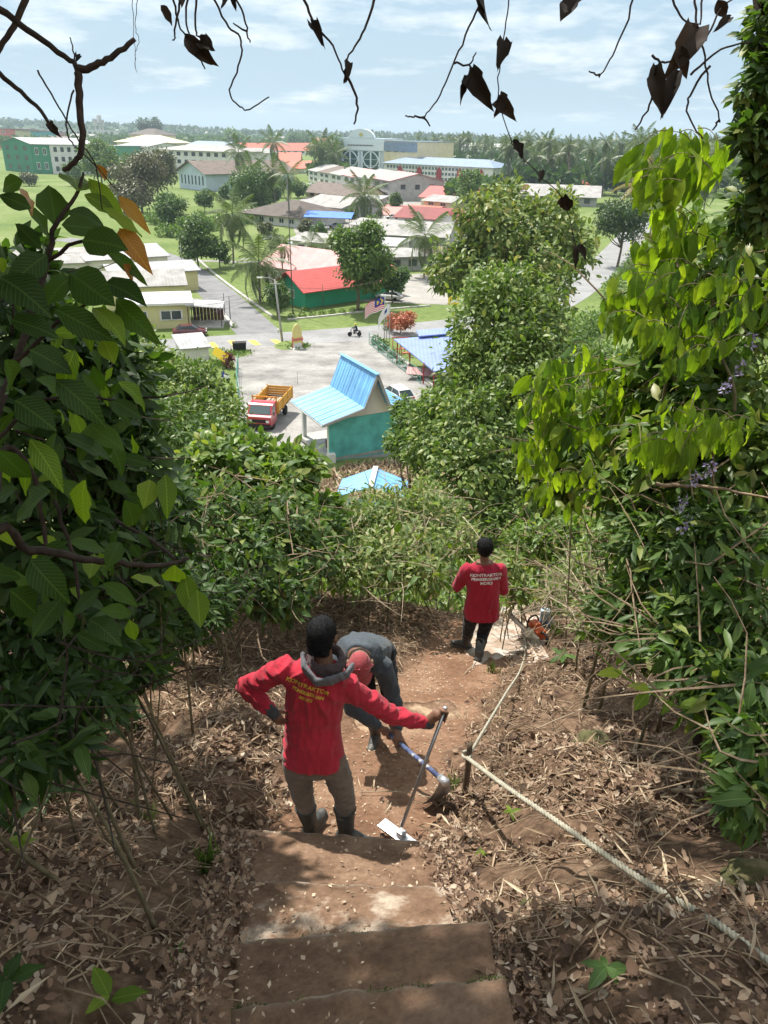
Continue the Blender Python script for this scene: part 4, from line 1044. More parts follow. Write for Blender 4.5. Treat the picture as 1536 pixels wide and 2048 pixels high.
# hedges and undergrowth in the rough field, one mass
def undergrowth(label, pts, n, leaf, mat, hmax, seed):
    rng = np.random.default_rng(seed); V = []
    B = []
    for (px, py, half) in pts:
        b = gp(px, py); z = proj(b)[2]; r = half * z / FPX
        B.append(((b.x, b.y, hmax * .35), (r, r * 1.4, hmax * rng.uniform(.5, 1.0))))
    o = foliage('undergrowth', B, n, leaf, mat, None, rng=rng, shell=.7, T=T_DIA, droop=0)
    tag(o, label, kind='stuff')
undergrowth('rank green undergrowth in the rough field', [(330 + 22 * i, 476 - 4 * i + random.uniform(-8, 8), random.uniform(12, 26)) for i in range(12)] + [(300 + 20 * i, 452 + random.uniform(-14, 20), random.uniform(10, 22)) for i in range(8)], 12000, .8, LG['bright'], 2.2, 5)
undergrowth('leafy scrub beside the curving road', [(1215 + 11 * i, 600 - 14 * i, 11) for i in range(6)] + [(1140 + 16 * i, 690 - 8 * i, 20) for i in range(9)] + [(1290, 560, 24), (1300, 520, 22), (1310, 600, 30)], 9000, .55, LG['bright'], 3.2, 6)
undergrowth('green shrubs behind the flagpoles and fence', [(752, 690, 9), (766, 704, 9), (785, 722, 10), (800, 738, 10), (822, 756, 12), (838, 772, 12), (775, 660, 8)], 2600, .35, LG['mid'], 1.1, 7)
undergrowth('thin weeds along the drain and verges', [(585 + 20 * i, 634 - 1.5 * i, 6) for i in range(8)] + [(450, 705, 7), (610, 622, 7), (470, 655, 5)], 1600, .3, LG['bright'], .5, 8)

# --- palms
def frond_data(Ln, droop, n=26, wid=.11, seed=0, tip=1.0):
    rr = random.Random(seed); V, F = [], []
    def P(t): return Vector((0, Ln * t * (1 - .18 * droop * t), Ln * (.30 * t - .62 * droop * t * t)))
    m = 7
    for i in range(m + 1):
        t = i / m; p = P(t); w = .05 * (1 - .8 * t); V += [p + Vector((-w, 0, 0)), p + Vector((w, 0, 0))]
    F += [(2 * i, 2 * i + 1, 2 * i + 3, 2 * i + 2) for i in range(m)]
    for i in range(n):
        t = .14 + .86 * i / (n - 1); p = P(t); ll = Ln * .27 * math.sin(math.pi * (.15 + .80 * t)) * rr.uniform(.85, 1.1)
        for s in (-1, 1):
            d = Vector((s * .80, .42, -.42 - .25 * rr.random())).normalized()
            b = len(V); a = Vector((0, wid * .5, 0))
            V += [p - a, p + a, p + d * ll * .6 + a * .7, p + d * ll * .6 - a * .7, p + d * ll + Vector((0, 0, -.14 * ll))]
            F += [(b, b + 1, b + 2, b + 3), (b + 3, b + 2, b + 4)]
    return V, F
FRONDS = [np_mesh('frond', np.array([tuple(v) for v in frond_data(4.6, d, seed=i)[0]]), frond_data(4.6, d, seed=i)[1], M_PALM) for i, d in enumerate((.55, .95, 1.4))]
FRONDSY = []
for f in FRONDS:
    g = f.copy(); g.materials.clear(); g.materials.append(M_PALMY); FRONDSY.append(g)
def palm(label, base, h, crown=1.0, nf=18, seed=0, lean=.05, group=None, fr=None, tr=.17, name='coconut_palm', spread=1.0):
    rr = random.Random(seed); fr = fr or FRONDS
    base = Vector((base.x, base.y, H(base.x, base.y)))
    e = empty(name, base, rr.uniform(0, 6.28), label, 'palm tree', group)
    pts = spline([(0, 0, -.3), (lean * h * .35, 0, h * .4), (lean * h, 0, h)], 5)
    MB().tube(pts, lerp(tr * 1.3, tr * .75, len(pts)), 7).build('trunk', M_PBARK, e, True)
    top = pts[-1]
    for i in range(nf):
        t = i / (nf - 1); el = R_(78 - 118 * t ** .8 * spread); k = 0 if t < .3 else (1 if t < .7 else 2)
        o = mo('frond', fr[k], e, top, (el - .3, 0, i * 2.399 + rr.uniform(-.2, .2)), (crown,) * 3)
        o.rotation_mode = 'XYZ'
    return e
def px_palm(label, px, py, top, scale, seed, **k):
    b = gp(px, py); z = proj(b)[2]; h = (py - top) * z / FPX * 1.02
    return palm(label, b, h, scale, seed=seed, **k)
px_palm('big drooping coconut palm beside the green house', 520, 606, 528, 1.35, 1, nf=22, lean=.03)
px_palm('tall coconut palm behind the road bend', 467, 528, 436, 1.5, 2, nf=20)
px_palm('slim areca palm standing before the pink roof', 566, 575, 498, .72, 3, nf=13, tr=.12)
px_palm('small areca palm left of the slim one', 545, 545, 482, .75, 4, nf=12, tr=.12)
px_palm('young palm before the white house, left of two', 626, 545, 490, .8, 5, nf=12, tr=.13)
px_palm('young palm before the white house, right of two', 652, 548, 494, .8, 6, nf=12, tr=.13)
px_palm('tall thin palm rising over the brown hip roof', 580, 452, 362, 1.5, 7, nf=15)
px_palm('coconut palm in front of the two storey terrace', 728, 446, 394, 1.9, 8, nf=20)
px_palm('palm behind the brown hip roof, left side', 512, 418, 352, 1.9, 9, nf=18)
px_palm('palm left of the tall thin palm', 552, 432, 350, 1.5, 10, nf=16)
px_palm('palm in front of the red estate roofs', 552, 352, 292, 2.6, 11, nf=16)
px_palm('palm beside the brown roofed hall gable', 485, 384, 312, 2.0, 12, nf=16)
px_palm('palm behind the round green tree, right side', 848, 556, 478, 1.5, 13, nf=18)
px_palm('palm leaning before the annex', 760, 446, 420, 1.0, 14, nf=12)
px_palm('yellowing golden coconut palm beside the curving road', 1262, 500, 385, 1.9, 15, nf=18, fr=FRONDSY)
px_palm('green coconut palm right behind the golden palm', 1300, 470, 330, 1.9, 16, nf=20)
px_palm('large palm crown right of the bright climbing leaves', 1400, 470, 350, 2.2, 17, nf=20)
px_palm('palm crown at the right edge of the grove', 1480, 450, 345, 2.0, 18, nf=20)
px_palm('palm behind the white house among the palms', 1265, 400, 296, 2.2, 19, nf=18)
px_palm('palm left of the arched office front', 640, 360, 300, 2.6, 20, nf=18)
px_palm('shorter palm left of the arched office front', 668, 362, 312, 2.3, 21, nf=16)
# grove: shared crown mesh, one thing per palm
def crown_mesh(seed):
    rr = random.Random(seed); parts_v, parts_f, b = [], [], 0
    for i in range(18):
        t = i / 17; k = 0 if t < .3 else (1 if t < .7 else 2)
        V, F = frond_data(4.6, (.55, .95, 1.4)[k], 13, .22, seed + i)
        M = Matrix.Rotation(i * 2.399 + rr.random() * .4, 3, 'Z') @ Matrix.Rotation(R_(78 - 118 * t ** .8) - .3, 3, 'X')
        parts_v += [tuple(M @ Vector(v)) for v in V]; parts_f += [tuple(j + b for j in f) for f in F]; b += len(V)
    return np_mesh('crown', np.array(parts_v), parts_f, M_PALM)
CROWNS = [crown_mesh(100), crown_mesh(200), crown_mesh(300)]
TRK = [MB().tube(spline([(0, 0, -.02), (l * .4, 0, .4), (l, 0, 1)], 4), lerp(.021, .013, 9), 6).mesh('trunk', M_PBARK, True) for l in (.03, .10, -.07)]
TL = (.03, .10, -.07)
rr = random.Random(77); cnt = 0
spots = []
for i in range(120):
    x = rr.uniform(1000, 1536) if i < 86 else rr.uniform(835, 1010)
    y = rr.uniform(332, 392) if x > 1000 else rr.uniform(318, 345)
    spots.append((x, y))
for i, (x, y) in enumerate(sorted(spots, key=lambda s: s[1])):
    b = gp(x, y); e = empty('coconut_palm', (b.x, b.y, 0), rr.uniform(0, 6.28), 'tall coconut palm in the dense grove on the right horizon', 'palm tree', 'coconut palms of the distant grove')
    h = rr.uniform(14, 23); k = rr.randrange(3)
    mo('trunk', TRK[k], e, None, None, (h, h, h)); s = rr.uniform(1.25, 1.75)
    o = mo('crown', CROWNS[rr.randrange(3)], e, (TL[k] * h, 0, h), (0, 0, rr.uniform(0, 6)), (s, s, s)); o['kind'] = 'stuff'
# --- woods that read as one mass
def woods(label, polys, n, mat, hmin, hmax, seed, leaf=3.0, per=26):
    rng = np.random.default_rng(seed); P = []; S = []
    for (x0, x1, y0, y1, wgt) in polys:
        k = int(n * wgt)
        px = rng.uniform(x0, x1, k); py = rng.uniform(y0, y1, k)
        for a, b in zip(px, py):
            g = gp(a, b + .03 * (a - 768) * .0); P.append((g.x, g.y, 0)); S.append(rng.uniform(hmin, hmax))
    P = np.array(P); S = np.array(S)
    u = rdirs(len(P) * per, rng); u[:, 2] = np.abs(u[:, 2]) * 1.0 - .25
    C = np.repeat(P, per, 0); R0 = np.repeat(S, per)
    pos = C + u * (R0 * .42)[:, None] + np.stack([np.zeros_like(R0), np.zeros_like(R0), R0 * .58], -1)
    sz = R0 * rng.uniform(.28, .46, len(R0))
    V, F = scatter(T_DIA, pos, unit(rdirs(len(pos), rng) + u * .5), unit(u + rdirs(len(pos), rng) * .5), sz, 1.7)
    o = mo('woodland', np_mesh('woodland', V, F, mat)); tag(o, label, kind='stuff')
woods('distant green woodland behind the far town', [(-60, 470, 284, 300, .30), (-60, 700, 273, 284, .34), (330, 700, 284, 296, .16), (700, 1600, 279, 296, .20)], 2600, LG['mid'], 8, 15, 41)
woods('dark woodland below the palm grove', [(820, 1010, 322, 352, .25), (1000, 1560, 325, 395, .55), (980, 1560, 300, 325, .20)], 900, LG['dark'], 6, 13, 42)
woods('trees tucked between the town buildings', [(625, 690, 345, 362, .25), (120, 230, 335, 352, .2), (330, 470, 300, 310, .2), (900, 990, 400, 412, .2), (480, 560, 384, 396, .15)], 130, LG['mid'], 5, 9, 43, per=60)
# forest on the low hills
rng = np.random.default_rng(9); k = 5200
hx_ = rng.uniform(-3600, 3600, k); hy_ = 1500 + 1600 * rng.random(k) ** 1.3; hz_ = hillz(hx_, hy_); per = 10
S = rng.uniform(9, 15, k); u = rdirs(k * per, rng); u[:, 2] = np.abs(u[:, 2])
C = np.repeat(np.stack([hx_, hy_, hz_], -1), per, 0); R0 = np.repeat(S, per)
V, F = scatter(T_DIA, C + u * (R0 * .6)[:, None], unit(rdirs(k * per, rng) + u * .5), unit(u + rdirs(k * per, rng) * .5), R0 * .8, 1.7)
tag(mo('hill_forest', np_mesh('hill_forest', V, F, LG['dark'])), 'continuous dark forest over the low hills', kind='stuff')

# ------------------------------------------------------------------ big trees at the foot of the hill
def slope_tree(name, label, specs, mat, n, leaf, trunk_r, seed, **k):
    """specs: crown lobes (px, py, depth, rx px, ry px) -> tree standing on the slope below"""
    B = []
    for (px, py, z, rx, ry) in specs:
        c_ = at(px, py, z); B.append((c_, (rx * z / FPX, rx * z / FPX, ry * z / FPX)))
    cx = sum(b[0].x for b in B) / len(B); cyy = sum(b[0].y for b in B) / len(B)
    base = Vector((cx, cyy, H(cx, cyy)))
    B = [(b[0] - base, b[1]) for b in B]
    h = max(b[0].z + b[1][2] for b in B)
    return tree(name, label, base, h, 3, mat, n, leaf, cz=.5, trunk=trunk_r, seed=seed, blobs=B, **k)
slope_tree('spreading_tree', 'large yellow green tree with pale bare limbs in front of the road',
           [(1010, 470, 66, 90, 55), (930, 520, 66, 60, 40), (1090, 450, 66, 70, 50), (1150, 500, 67, 45, 50), (970, 430, 65, 60, 35), (1060, 530, 64, 80, 50), (905, 545, 66, 48, 36), (1100, 580, 62, 50, 50), (1010, 390, 68, 45, 28), (1120, 410, 68, 40, 25), (1010, 590, 60, 65, 45)],
           LG['yellow'], 17000, .58, .30, 51, clump=1.6)
slope_tree('broadleaf_tree', 'tall leafy green tree on the slope in the middle right',
           [(1000, 640, 27, 105, 85), (940, 750, 27, 62, 65), (1050, 760, 26, 95, 95), (868, 840, 27, 52, 48), (960, 860, 25, 100, 80), (1080, 880, 25, 80, 90), (930, 960, 24, 80, 80), (1030, 990, 24, 80, 90), (990, 590, 28, 60, 50), (1080, 660, 27, 60, 60), (860, 900, 26, 55, 50), (1020, 1060, 23, 60, 50), (1110, 980, 23, 50, 70)],
           LG['fresh'], 34000, .235, .20, 52, clump=1.7)
slope_tree('broadleaf_tree', 'lower bright tree crown overlapping the shelter roof',
           [(830, 850, 33, 40, 45), (806, 818, 34, 22, 26), (880, 805, 33, 36, 34), (820, 890, 32, 40, 30), (795, 880, 33, 25, 20)], LG['bright'], 6500, .22, .12, 53)
slope_tree('broadleaf_tree', 'bushy green tree beside the curving road and scrub',
           [(1190, 725, 40, 65, 38), (1130, 735, 40, 45, 38), (1260, 740, 38, 55, 40), (1160, 780, 36, 70, 40)], LG['bright'], 8500, .26, .14, 54)
slope_tree('bushy_tree', 'leafy bush tree at the hill foot left of the parking lot',
           [(310, 740, 34, 55, 50), (375, 770, 33, 60, 50), (430, 805, 33, 50, 50), (275, 695, 36, 45, 45), (360, 840, 30, 90, 55), (455, 845, 31, 42, 45), (260, 750, 33, 50, 60), (405, 745, 35, 25, 28)], LG['fresh'], 22000, .24, .14, 55, clump=1.6)
slope_tree('bushy_tree', 'dark bush tree low on the left slope behind the vines',
           [(280, 840, 22, 80, 60), (200, 780, 24, 80, 70), (400, 870, 22, 60, 40), (140, 720, 26, 80, 80), (60, 760, 26, 80, 90), (110, 640, 30, 70, 50)], LG['mid'], 12000, .17, .12, 56)
# ================================================================== vegetation near the camera
M_STEM = surf('green_brown_stem', [(.3, (.09, .075, .04)), (.7, (.20, .17, .10))], 20, .85, coord='obj')
M_TWIG = surf('dark_dead_twig', [(.3, (.022, .016, .012)), (.7, (.070, .052, .040))], 30, .9, bump=.4, coord='obj')
M_STICK = surf('dry_stick', [(.3, (.17, .115, .07)), (.7, (.38, .29, .20))], 14, .9, bump=.4, coord='obj')
M_PSTICK = surf('pale_dry_stick', [(.3, (.26, .20, .13)), (.7, (.50, .42, .31))], 14, .9, bump=.3, coord='obj')
LN = {
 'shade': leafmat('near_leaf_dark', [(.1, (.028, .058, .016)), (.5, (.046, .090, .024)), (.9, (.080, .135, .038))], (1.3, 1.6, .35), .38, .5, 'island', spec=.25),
 'vine': leafmat('near_leaf_vine', [(.08, (.075, .13, .028)), (.45, (.125, .21, .042)), (.85, (.205, .285, .065)), (.98, (.32, .32, .10))], (1.2, 1.4, .4), .38, .42, 'island'),
 'scrub': leafmat('near_leaf_scrub', [(.05, (.085, .135, .034)), (.40, (.15, .215, .055)), (.78, (.235, .29, .09)), (.97, (.36, .32, .15))], (1.1, 1.3, .5), .35, .5, 'island'),
 'bank': leafmat('near_leaf_bank', [(.1, (.052, .098, .028)), (.5, (.085, .150, .038)), (.85, (.14, .215, .055)), (.97, (.24, .28, .08))], (1.2, 1.4, .4), .38, .45, 'island', spec=.3),
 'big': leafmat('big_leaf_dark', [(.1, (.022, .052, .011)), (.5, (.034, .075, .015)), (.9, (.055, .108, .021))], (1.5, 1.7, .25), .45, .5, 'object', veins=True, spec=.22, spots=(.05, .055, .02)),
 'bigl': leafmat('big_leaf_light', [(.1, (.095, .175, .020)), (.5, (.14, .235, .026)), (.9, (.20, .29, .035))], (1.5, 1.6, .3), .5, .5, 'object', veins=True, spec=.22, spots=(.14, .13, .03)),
 'bigo': leafmat('big_leaf_orange', [(.1, (.30, .13, .03)), (.5, (.36, .17, .035)), (.9, (.40, .24, .05))], (1.4, 1.1, .4), .45, .4, 'object', veins=True),
 'lime': leafmat('climber_leaf_lime', [(.1, (.13, .235, .030)), (.5, (.21, .335, .042)), (.9, (.30, .41, .06))], (1.5, 1.5, .3), .55, .45, 'object', veins=True, spec=.25, spots=(.20, .22, .03)),
 'green': leafmat('climber_leaf_green', [(.1, (.050, .105, .024)), (.5, (.075, .145, .032)), (.9, (.11, .19, .045))], (1.3, 1.5, .35), .4, .45, 'object', veins=True, spec=.28, spots=(.10, .11, .04)),
 'dead': leafmat('dead_hanging_leaf', [(.1, (.020, .015, .011)), (.9, (.055, .042, .032))], (1.2, 1, .7), .12, .8, 'object'),
 'litter': leafmat('leaf_litter', [(.05, (.065, .038, .025)), (.32, (.148, .088, .055)), (.60, (.245, .155, .098)), (.85, (.36, .255, .172)), (.98, (.50, .41, .31))], (1, .9, .7), .12, .75, 'island'),
 'litterone': leafmat('fallen_leaf_pale', [(.1, (.14, .080, .048)), (.5, (.26, .165, .105)), (.9, (.42, .31, .21))], (1, .9, .7), .12, .7, 'object', veins=True),
 'straw': leafmat('straw_litter', [(.05, (.15, .095, .06)), (.5, (.36, .26, .17)), (.95, (.56, .46, .33))], (1, .9, .6), .1, .85, 'island'),
 'grass': leafmat('grass_blade', [(.1, (.07, .12, .025)), (.9, (.17, .24, .07))], (1.2, 1.3, .4), .35, .5, 'island'),
}
def leaf_mesh(mat, wid=.42, droop=.2, fold=.12, wave=.03, tip=1.6, rows=8, seed=0, hole=False):
    rr = random.Random(seed); V, F, U = [], [], []
    for i in range(rows + 1):
        t = i / rows
        w = wid * .5 * (math.sin(math.pi * min(1, t ** .90)) ** .92) * (1 - .22 * t) * 1.10 if 0 < t < 1 else (.012 if t == 0 else .004)
        z = -droop * t * t; y = t * (1 - .25 * droop * t)
        for j in (-1, 0, 1):
            ww = w * (1 + (rr.uniform(-.06, .06) if j else 0))
            V.append((j * ww, y + (.0 if j else .0), z + abs(j) * fold * w * 2 + (wave * math.sin(t * 15 + j * 1.3 + seed) if j else 0))); U.append((j * w / (wid * .5), t))
    for i in range(rows):
        for j in range(2):
            a = i * 3 + j; F.append((a, a + 1, a + 4, a + 3))
    if hole: F = [f for k, f in enumerate(F) if k not in (9, 12)]
    return np_mesh('leaf', np.array(V), F, mat, True, uv=U)
def variants(mat, wid, seeds=(0, 1, 2, 3), dr=(.08, .25, .45, .65), **k):
    return [leaf_mesh(LN[mat], wid * (1 + .1 * math.sin(s * 2.3)), d, seed=s, **k) for s, d in zip(seeds, dr)]
LM = {'long': variants('big', .22, dr=(.5, .7, .9, 1.1)), 'big': variants('big', .42), 'bigl': variants('bigl', .40), 'bigo': variants('bigo', .30, dr=(.2, .4, .6, .8)), 'lime': variants('lime', .34, dr=(.15, .3, .45, .6)),
      'green': variants('green', .36, dr=(.15, .3, .45, .6)), 'litterone': variants('litterone', .46, dr=(-.1, .2, -.3, .3), wave=.07), 'dead': variants('dead', .5, dr=(.1, .5, -.3, .3), wave=.10, fold=.6)}
def place_leaf(me, base, tipp, nrm, parent, wscale=1.0, name='leaf'):
    d = (tipp - base); ln = d.length; d = d / ln
    n = Vector(nrm); x = d.cross(n)
    if x.length < 1e-4: x = d.orthogonal()
    x.normalize(); z = x.cross(d)
    M = Matrix((x * ln * wscale, d * ln, z * ln)).transposed().to_4x4(); M.translation = base
    o = mo(name, me, parent)
    o.matrix_basis = Matrix.Translation(-parent.location) @ M if parent is not None else M
    return o
def toward(p, j=.5):                        # a normal roughly facing the viewer's side and the sky, jittered
    v = (CP - p).normalized() * .55 + Vector((0, 0, .6)) + Vector((random.gauss(0, j), random.gauss(0, j), random.gauss(0, j))) * .6
    return v.normalized()
def lobes(specs): return [(at(px, py, z), (rx * z / FPX, rx * z / FPX * 1.1, ry * z / FPX)) for (px, py, z, rx, ry) in specs]
def shrub(name, label, specs, mat, n, leaf, seed, nstem=10, width=1.0, big=None, nbig=0, bigsize=.16, droop=.4, sticks=0, sway=(0, 0), clump=1.0, T=T_LEAF, shell=.45, cat='shrub', stick_mat=None):
    rng = np.random.default_rng(seed); rr = random.Random(seed)
    B = lobes(specs)
    cx = sum(b[0].x for b in B) / len(B); cy_ = sum(b[0].y for b in B) / len(B)
    base = Vector((cx, cy_, H(cx, cy_))); e = empty(name, base, 0, label, cat)
    for i in range(nstem):
        p, q = rr.choice(B); g = Vector((p.x + rr.gauss(0, .3) + sway[0], p.y + rr.gauss(0, .3) + sway[1], 0)); g.z = H(g.x, g.y) - .05
        tp = p + Vector((rr.gauss(0, q[0] * .5), rr.gauss(0, q[1] * .5), q[2] * rr.uniform(-.2, .8)))
        if tp.z < g.z + .15: tp.z = g.z + .3
        mid = g.lerp(tp, .5) + Vector((rr.gauss(0, .12), rr.gauss(0, .12), .1))
        pts = [v - base for v in spline([g, mid, tp], 4)]; r0 = rr.uniform(.006, .015)
        MB().tube(pts, lerp(r0, r0 * .35, len(pts)), 5).build('stem', M_STEM, e, True)
    if sticks:
        mb = MB()
        for i in range(sticks):
            p, q = rr.choice(B); a = p + Vector((rr.gauss(0, q[0] * .6), rr.gauss(0, q[1] * .6), rr.gauss(0, q[2] * .6)))
            d = Vector((rr.gauss(0, 1), rr.gauss(0, 1), rr.gauss(0, .6))).normalized() * rr.uniform(.25, .8)
            b_ = a + d; m_ = a.lerp(b_, .5) + Vector((rr.gauss(0, .05), rr.gauss(0, .05), rr.gauss(0, .05)))
            if a.z < H(a.x, a.y): continue
            mb.tube([v - base for v in spline([a, m_, b_], 2)], lerp(rr.uniform(.004, .010), .002, 5), 4)
        o = mb.build('dry_twigs', stick_mat or M_STICK, e); o['kind'] = 'stuff'
    foliage('foliage', B, n, leaf, mat, e, loc=base, T=T, droop=droop, rng=rng, shell=shell, width=width, floor=.02, clump=clump)
    for i in range(nbig):
        p, q = rr.choice(B); u = Vector((rr.gauss(0, 1), rr.gauss(0, 1) - .9, rr.gauss(0, 1) + .3)).normalized()
        b_ = p + Vector((u.x * q[0], u.y * q[1], u.z * q[2])) * rr.uniform(.85, 1.12)
        if b_.z < H(b_.x, b_.y) + .05: continue
        s = bigsize * rr.uniform(.7, 1.3); d = (u * .5 + Vector((rr.gauss(0, .5), rr.gauss(0, .5), rr.gauss(0, .4) - .6))).normalized()
        place_leaf(rr.choice(LM[rr.choice(big)]), b_, b_ + d * s, toward(b_), e, rr.uniform(.85, 1.15))
    return e
# ---- mid distance scrub
shrub('vine_bush', 'sunlit tangle of broad vine leaves left of the shelter', [(500, 905, 10.8, 55, 30), (590, 930, 10.6, 50, 32), (545, 975, 10.2, 75, 45), (430, 940, 9.8, 70, 60), (650, 1020, 11, 36, 32), (455, 885, 11, 45, 28)], LN['vine'], 6500, .15, 61, 12, 1.1, ['bigl', 'green', 'lime'], 130, .24)
shrub('thicket', 'dark shaded thicket of stems and leaves behind the first worker', [(430, 1040, 8.8, 90, 80), (540, 1050, 9.3, 90, 70), (480, 1130, 8.4, 90, 80), (600, 1110, 9.2, 70, 70), (400, 1180, 7.6, 70, 60), (560, 1180, 8.5, 70, 50), (640, 1060, 10, 50, 60), (360, 1100, 7.6, 60, 70)], LN['bank'], 7500, .13, 62, 22, .9, ['green'], 90, .18, sticks=260)
shrub('cut_scrub', 'heap of cut scrub with dry sticks left of the far worker', [(720, 1060, 11, 80, 45), (800, 1030, 11.6, 80, 45), (880, 1040, 11.6, 55, 50), (840, 1100, 10.6, 70, 45), (760, 1120, 10.1, 70, 45), (700, 1140, 9.6, 50, 50), (930, 1080, 11, 30, 35), (850, 1150, 9.9, 45, 35), (760, 1018, 12, 70, 32), (680, 1030, 11.6, 50, 36), (850, 1005, 12.5, 60, 38)], LN['scrub'], 9500, .105, 63, 26, .8, ['bigl', 'green'], 90, .16, sticks=220, stick_mat=M_PSTICK, T=T_LEAF)
shrub('stump_bush', 'leafy stump beside the far worker at the slab edge', [(1030, 1150, 9.8, 22, 34), (1040, 1185, 9.6, 18, 24), (1015, 1120, 10, 20, 20)], LN['scrub'], 700, .10, 64, 8, .8, ['bigl'], 14, .13, sticks=40)
shrub('path_bush', 'bright green bushes beyond the white landing slab', [(1060, 1085, 12.2, 55, 35), (1140, 1075, 12.2, 60, 35), (1190, 1120, 11, 50, 35), (1240, 1060, 10.6, 60, 45), (1290, 1130, 9, 50, 45)], LN['vine'], 5200, .11, 65, 10, .9, ['bigl'], 40, .14, sticks=120)
shrub('dry_brush', 'dry brown brush and twigs right of the landing slab', [(1160, 1150, 10, 60, 28), (1120, 1190, 9.4, 40, 22), (1220, 1190, 8.4, 60, 30), (1190, 1240, 7.8, 50, 25)], LN['scrub'], 1500, .10, 66, 6, .7, ['green'], 16, .13, sticks=260, stick_mat=M_PSTICK)
# ---- slope cover between the path and the lot
rng = np.random.default_rng(12)
k = 60000
yy = 10.5 + 34 * rng.random(k) ** 1.15; xx = rng.uniform(-1, 1, k) * (2.5 + yy * .62)
keep = ~((np.abs(xx - .3) < 5.0) & (yy > 39.5)); xx, yy = xx[keep], yy[keep]
k = len(xx); lump = .9 + .55 * wn_(_W4, xx * 2.2, yy * 2.2) + .35 * wn_(_W1, xx, yy)
zz_ = Hn(xx, yy) + np.clip(lump, .15, 2.6) * rng.random(k) ** .6
V, F = scatter(T_LEAF, np.stack([xx, yy, zz_], -1), unit(rdirs(k, rng) + np.array([0, 0, -.2])), unit(rdirs(k, rng) * .6 + np.array([0, 0, .8])), rng.uniform(.10, .20, k) * (1 + yy / 60))
tag(mo('slope_scrub', np_mesh('slope_scrub', V, F, LN['vine'])), 'green ground cover over the steep slope', kind='stuff')
# dry grass patch above the hut
k = 9000; xx = rng.uniform(-5, 6, k); yy = rng.uniform(41.5, 52.5, k); m_ = np.hypot((xx - .6) / 5, (yy - 47) / 5.2) < 1; xx, yy = xx[m_], yy[m_]; k = len(xx)
V, F = scatter(T_DIA, np.stack([xx, yy, Hn(xx, yy) + .04], -1), unit(rdirs(k, rng) + np.array([0, 0, .15])), unit(rdirs(k, rng) * .4 + np.array([0, 0, 1])), rng.uniform(.25, .7, k), .5)
tag(mo('dry_grass', np_mesh('dry_grass', V, F, LN['straw'])), 'dry brown cut grass below the teal shelter', kind='stuff')

# ---- right bank
shrub('climber_bank', 'tall bank of climbing vine leaves on the right', [(1400, 650, 5.8, 110, 90), (1490, 560, 5.6, 90, 110), (1330, 760, 6.0, 90, 80), (1460, 800, 5.4, 110, 110), (1240, 850, 6.4, 85, 70), (1150, 890, 6.8, 70, 50), (1380, 920, 5.4, 120, 85), (1510, 950, 5.0, 80, 110), (1270, 960, 5.8, 100, 60), (1380, 500, 6.0, 60, 70), (1110, 950, 6.9, 60, 50)], LN['vine'], 15000, .125, 71, 10, .95, ['green'], 150, .17, sticks=160, sway=(.9, .6), clump=1.5)
shrub('understory_bush', 'narrow leaved dark green bush low on the right bank', [(1330, 1090, 5.2, 90, 80), (1440, 1100, 4.8, 110, 100), (1500, 1250, 4.4, 80, 110), (1400, 1240, 4.6, 80, 80), (1290, 1180, 5.4, 60, 60), (1470, 1390, 4.1, 70, 70), (1530, 1400, 3.9, 50, 120), (1400, 1330, 4.4, 70, 60), (1510, 1490, 3.7, 60, 80), (1310, 1285, 4.9, 50, 45), (1500, 1590, 3.5, 45, 50), (1240, 1220, 5.7, 55, 45)], LN['bank'], 9000, .125, 72, 4, .62, ['green'], 150, .16, sticks=160, clump=1.7, shell=.3)
shrub('creeper_column', 'leaf covered tree trunk at the top right corner', [(1528, 60, 4.2, 32, 60), (1518, 170, 4.2, 34, 55), (1506, 260, 4.2, 26, 35), (1540, 320, 4.3, 40, 55), (1510, 420, 4.5, 45, 55), (1550, 180, 4.2, 30, 120)], LN['bank'], 2100, .085, 73, 0, 1.0, ['green'], 40, .10, shell=.6)
t0 = at(1620, 640, 4.5); t0.z = H(t0.x, t0.y)
# trunk of that column
e = [o for o in bpy.data.objects if o.name.startswith('creeper_column')][0]
pts = spline([Vector((t0.x, t0.y, t0.z - .1)), at(1600, 700, 4.5), at(1556, 300, 4.25), at(1530, 80, 4.2), at(1500, -160, 4.2)], 5)
MB().tube([p - e.location for p in pts], lerp(.06, .035, len(pts)), 8).build('trunk', M_TWIG, e, True)
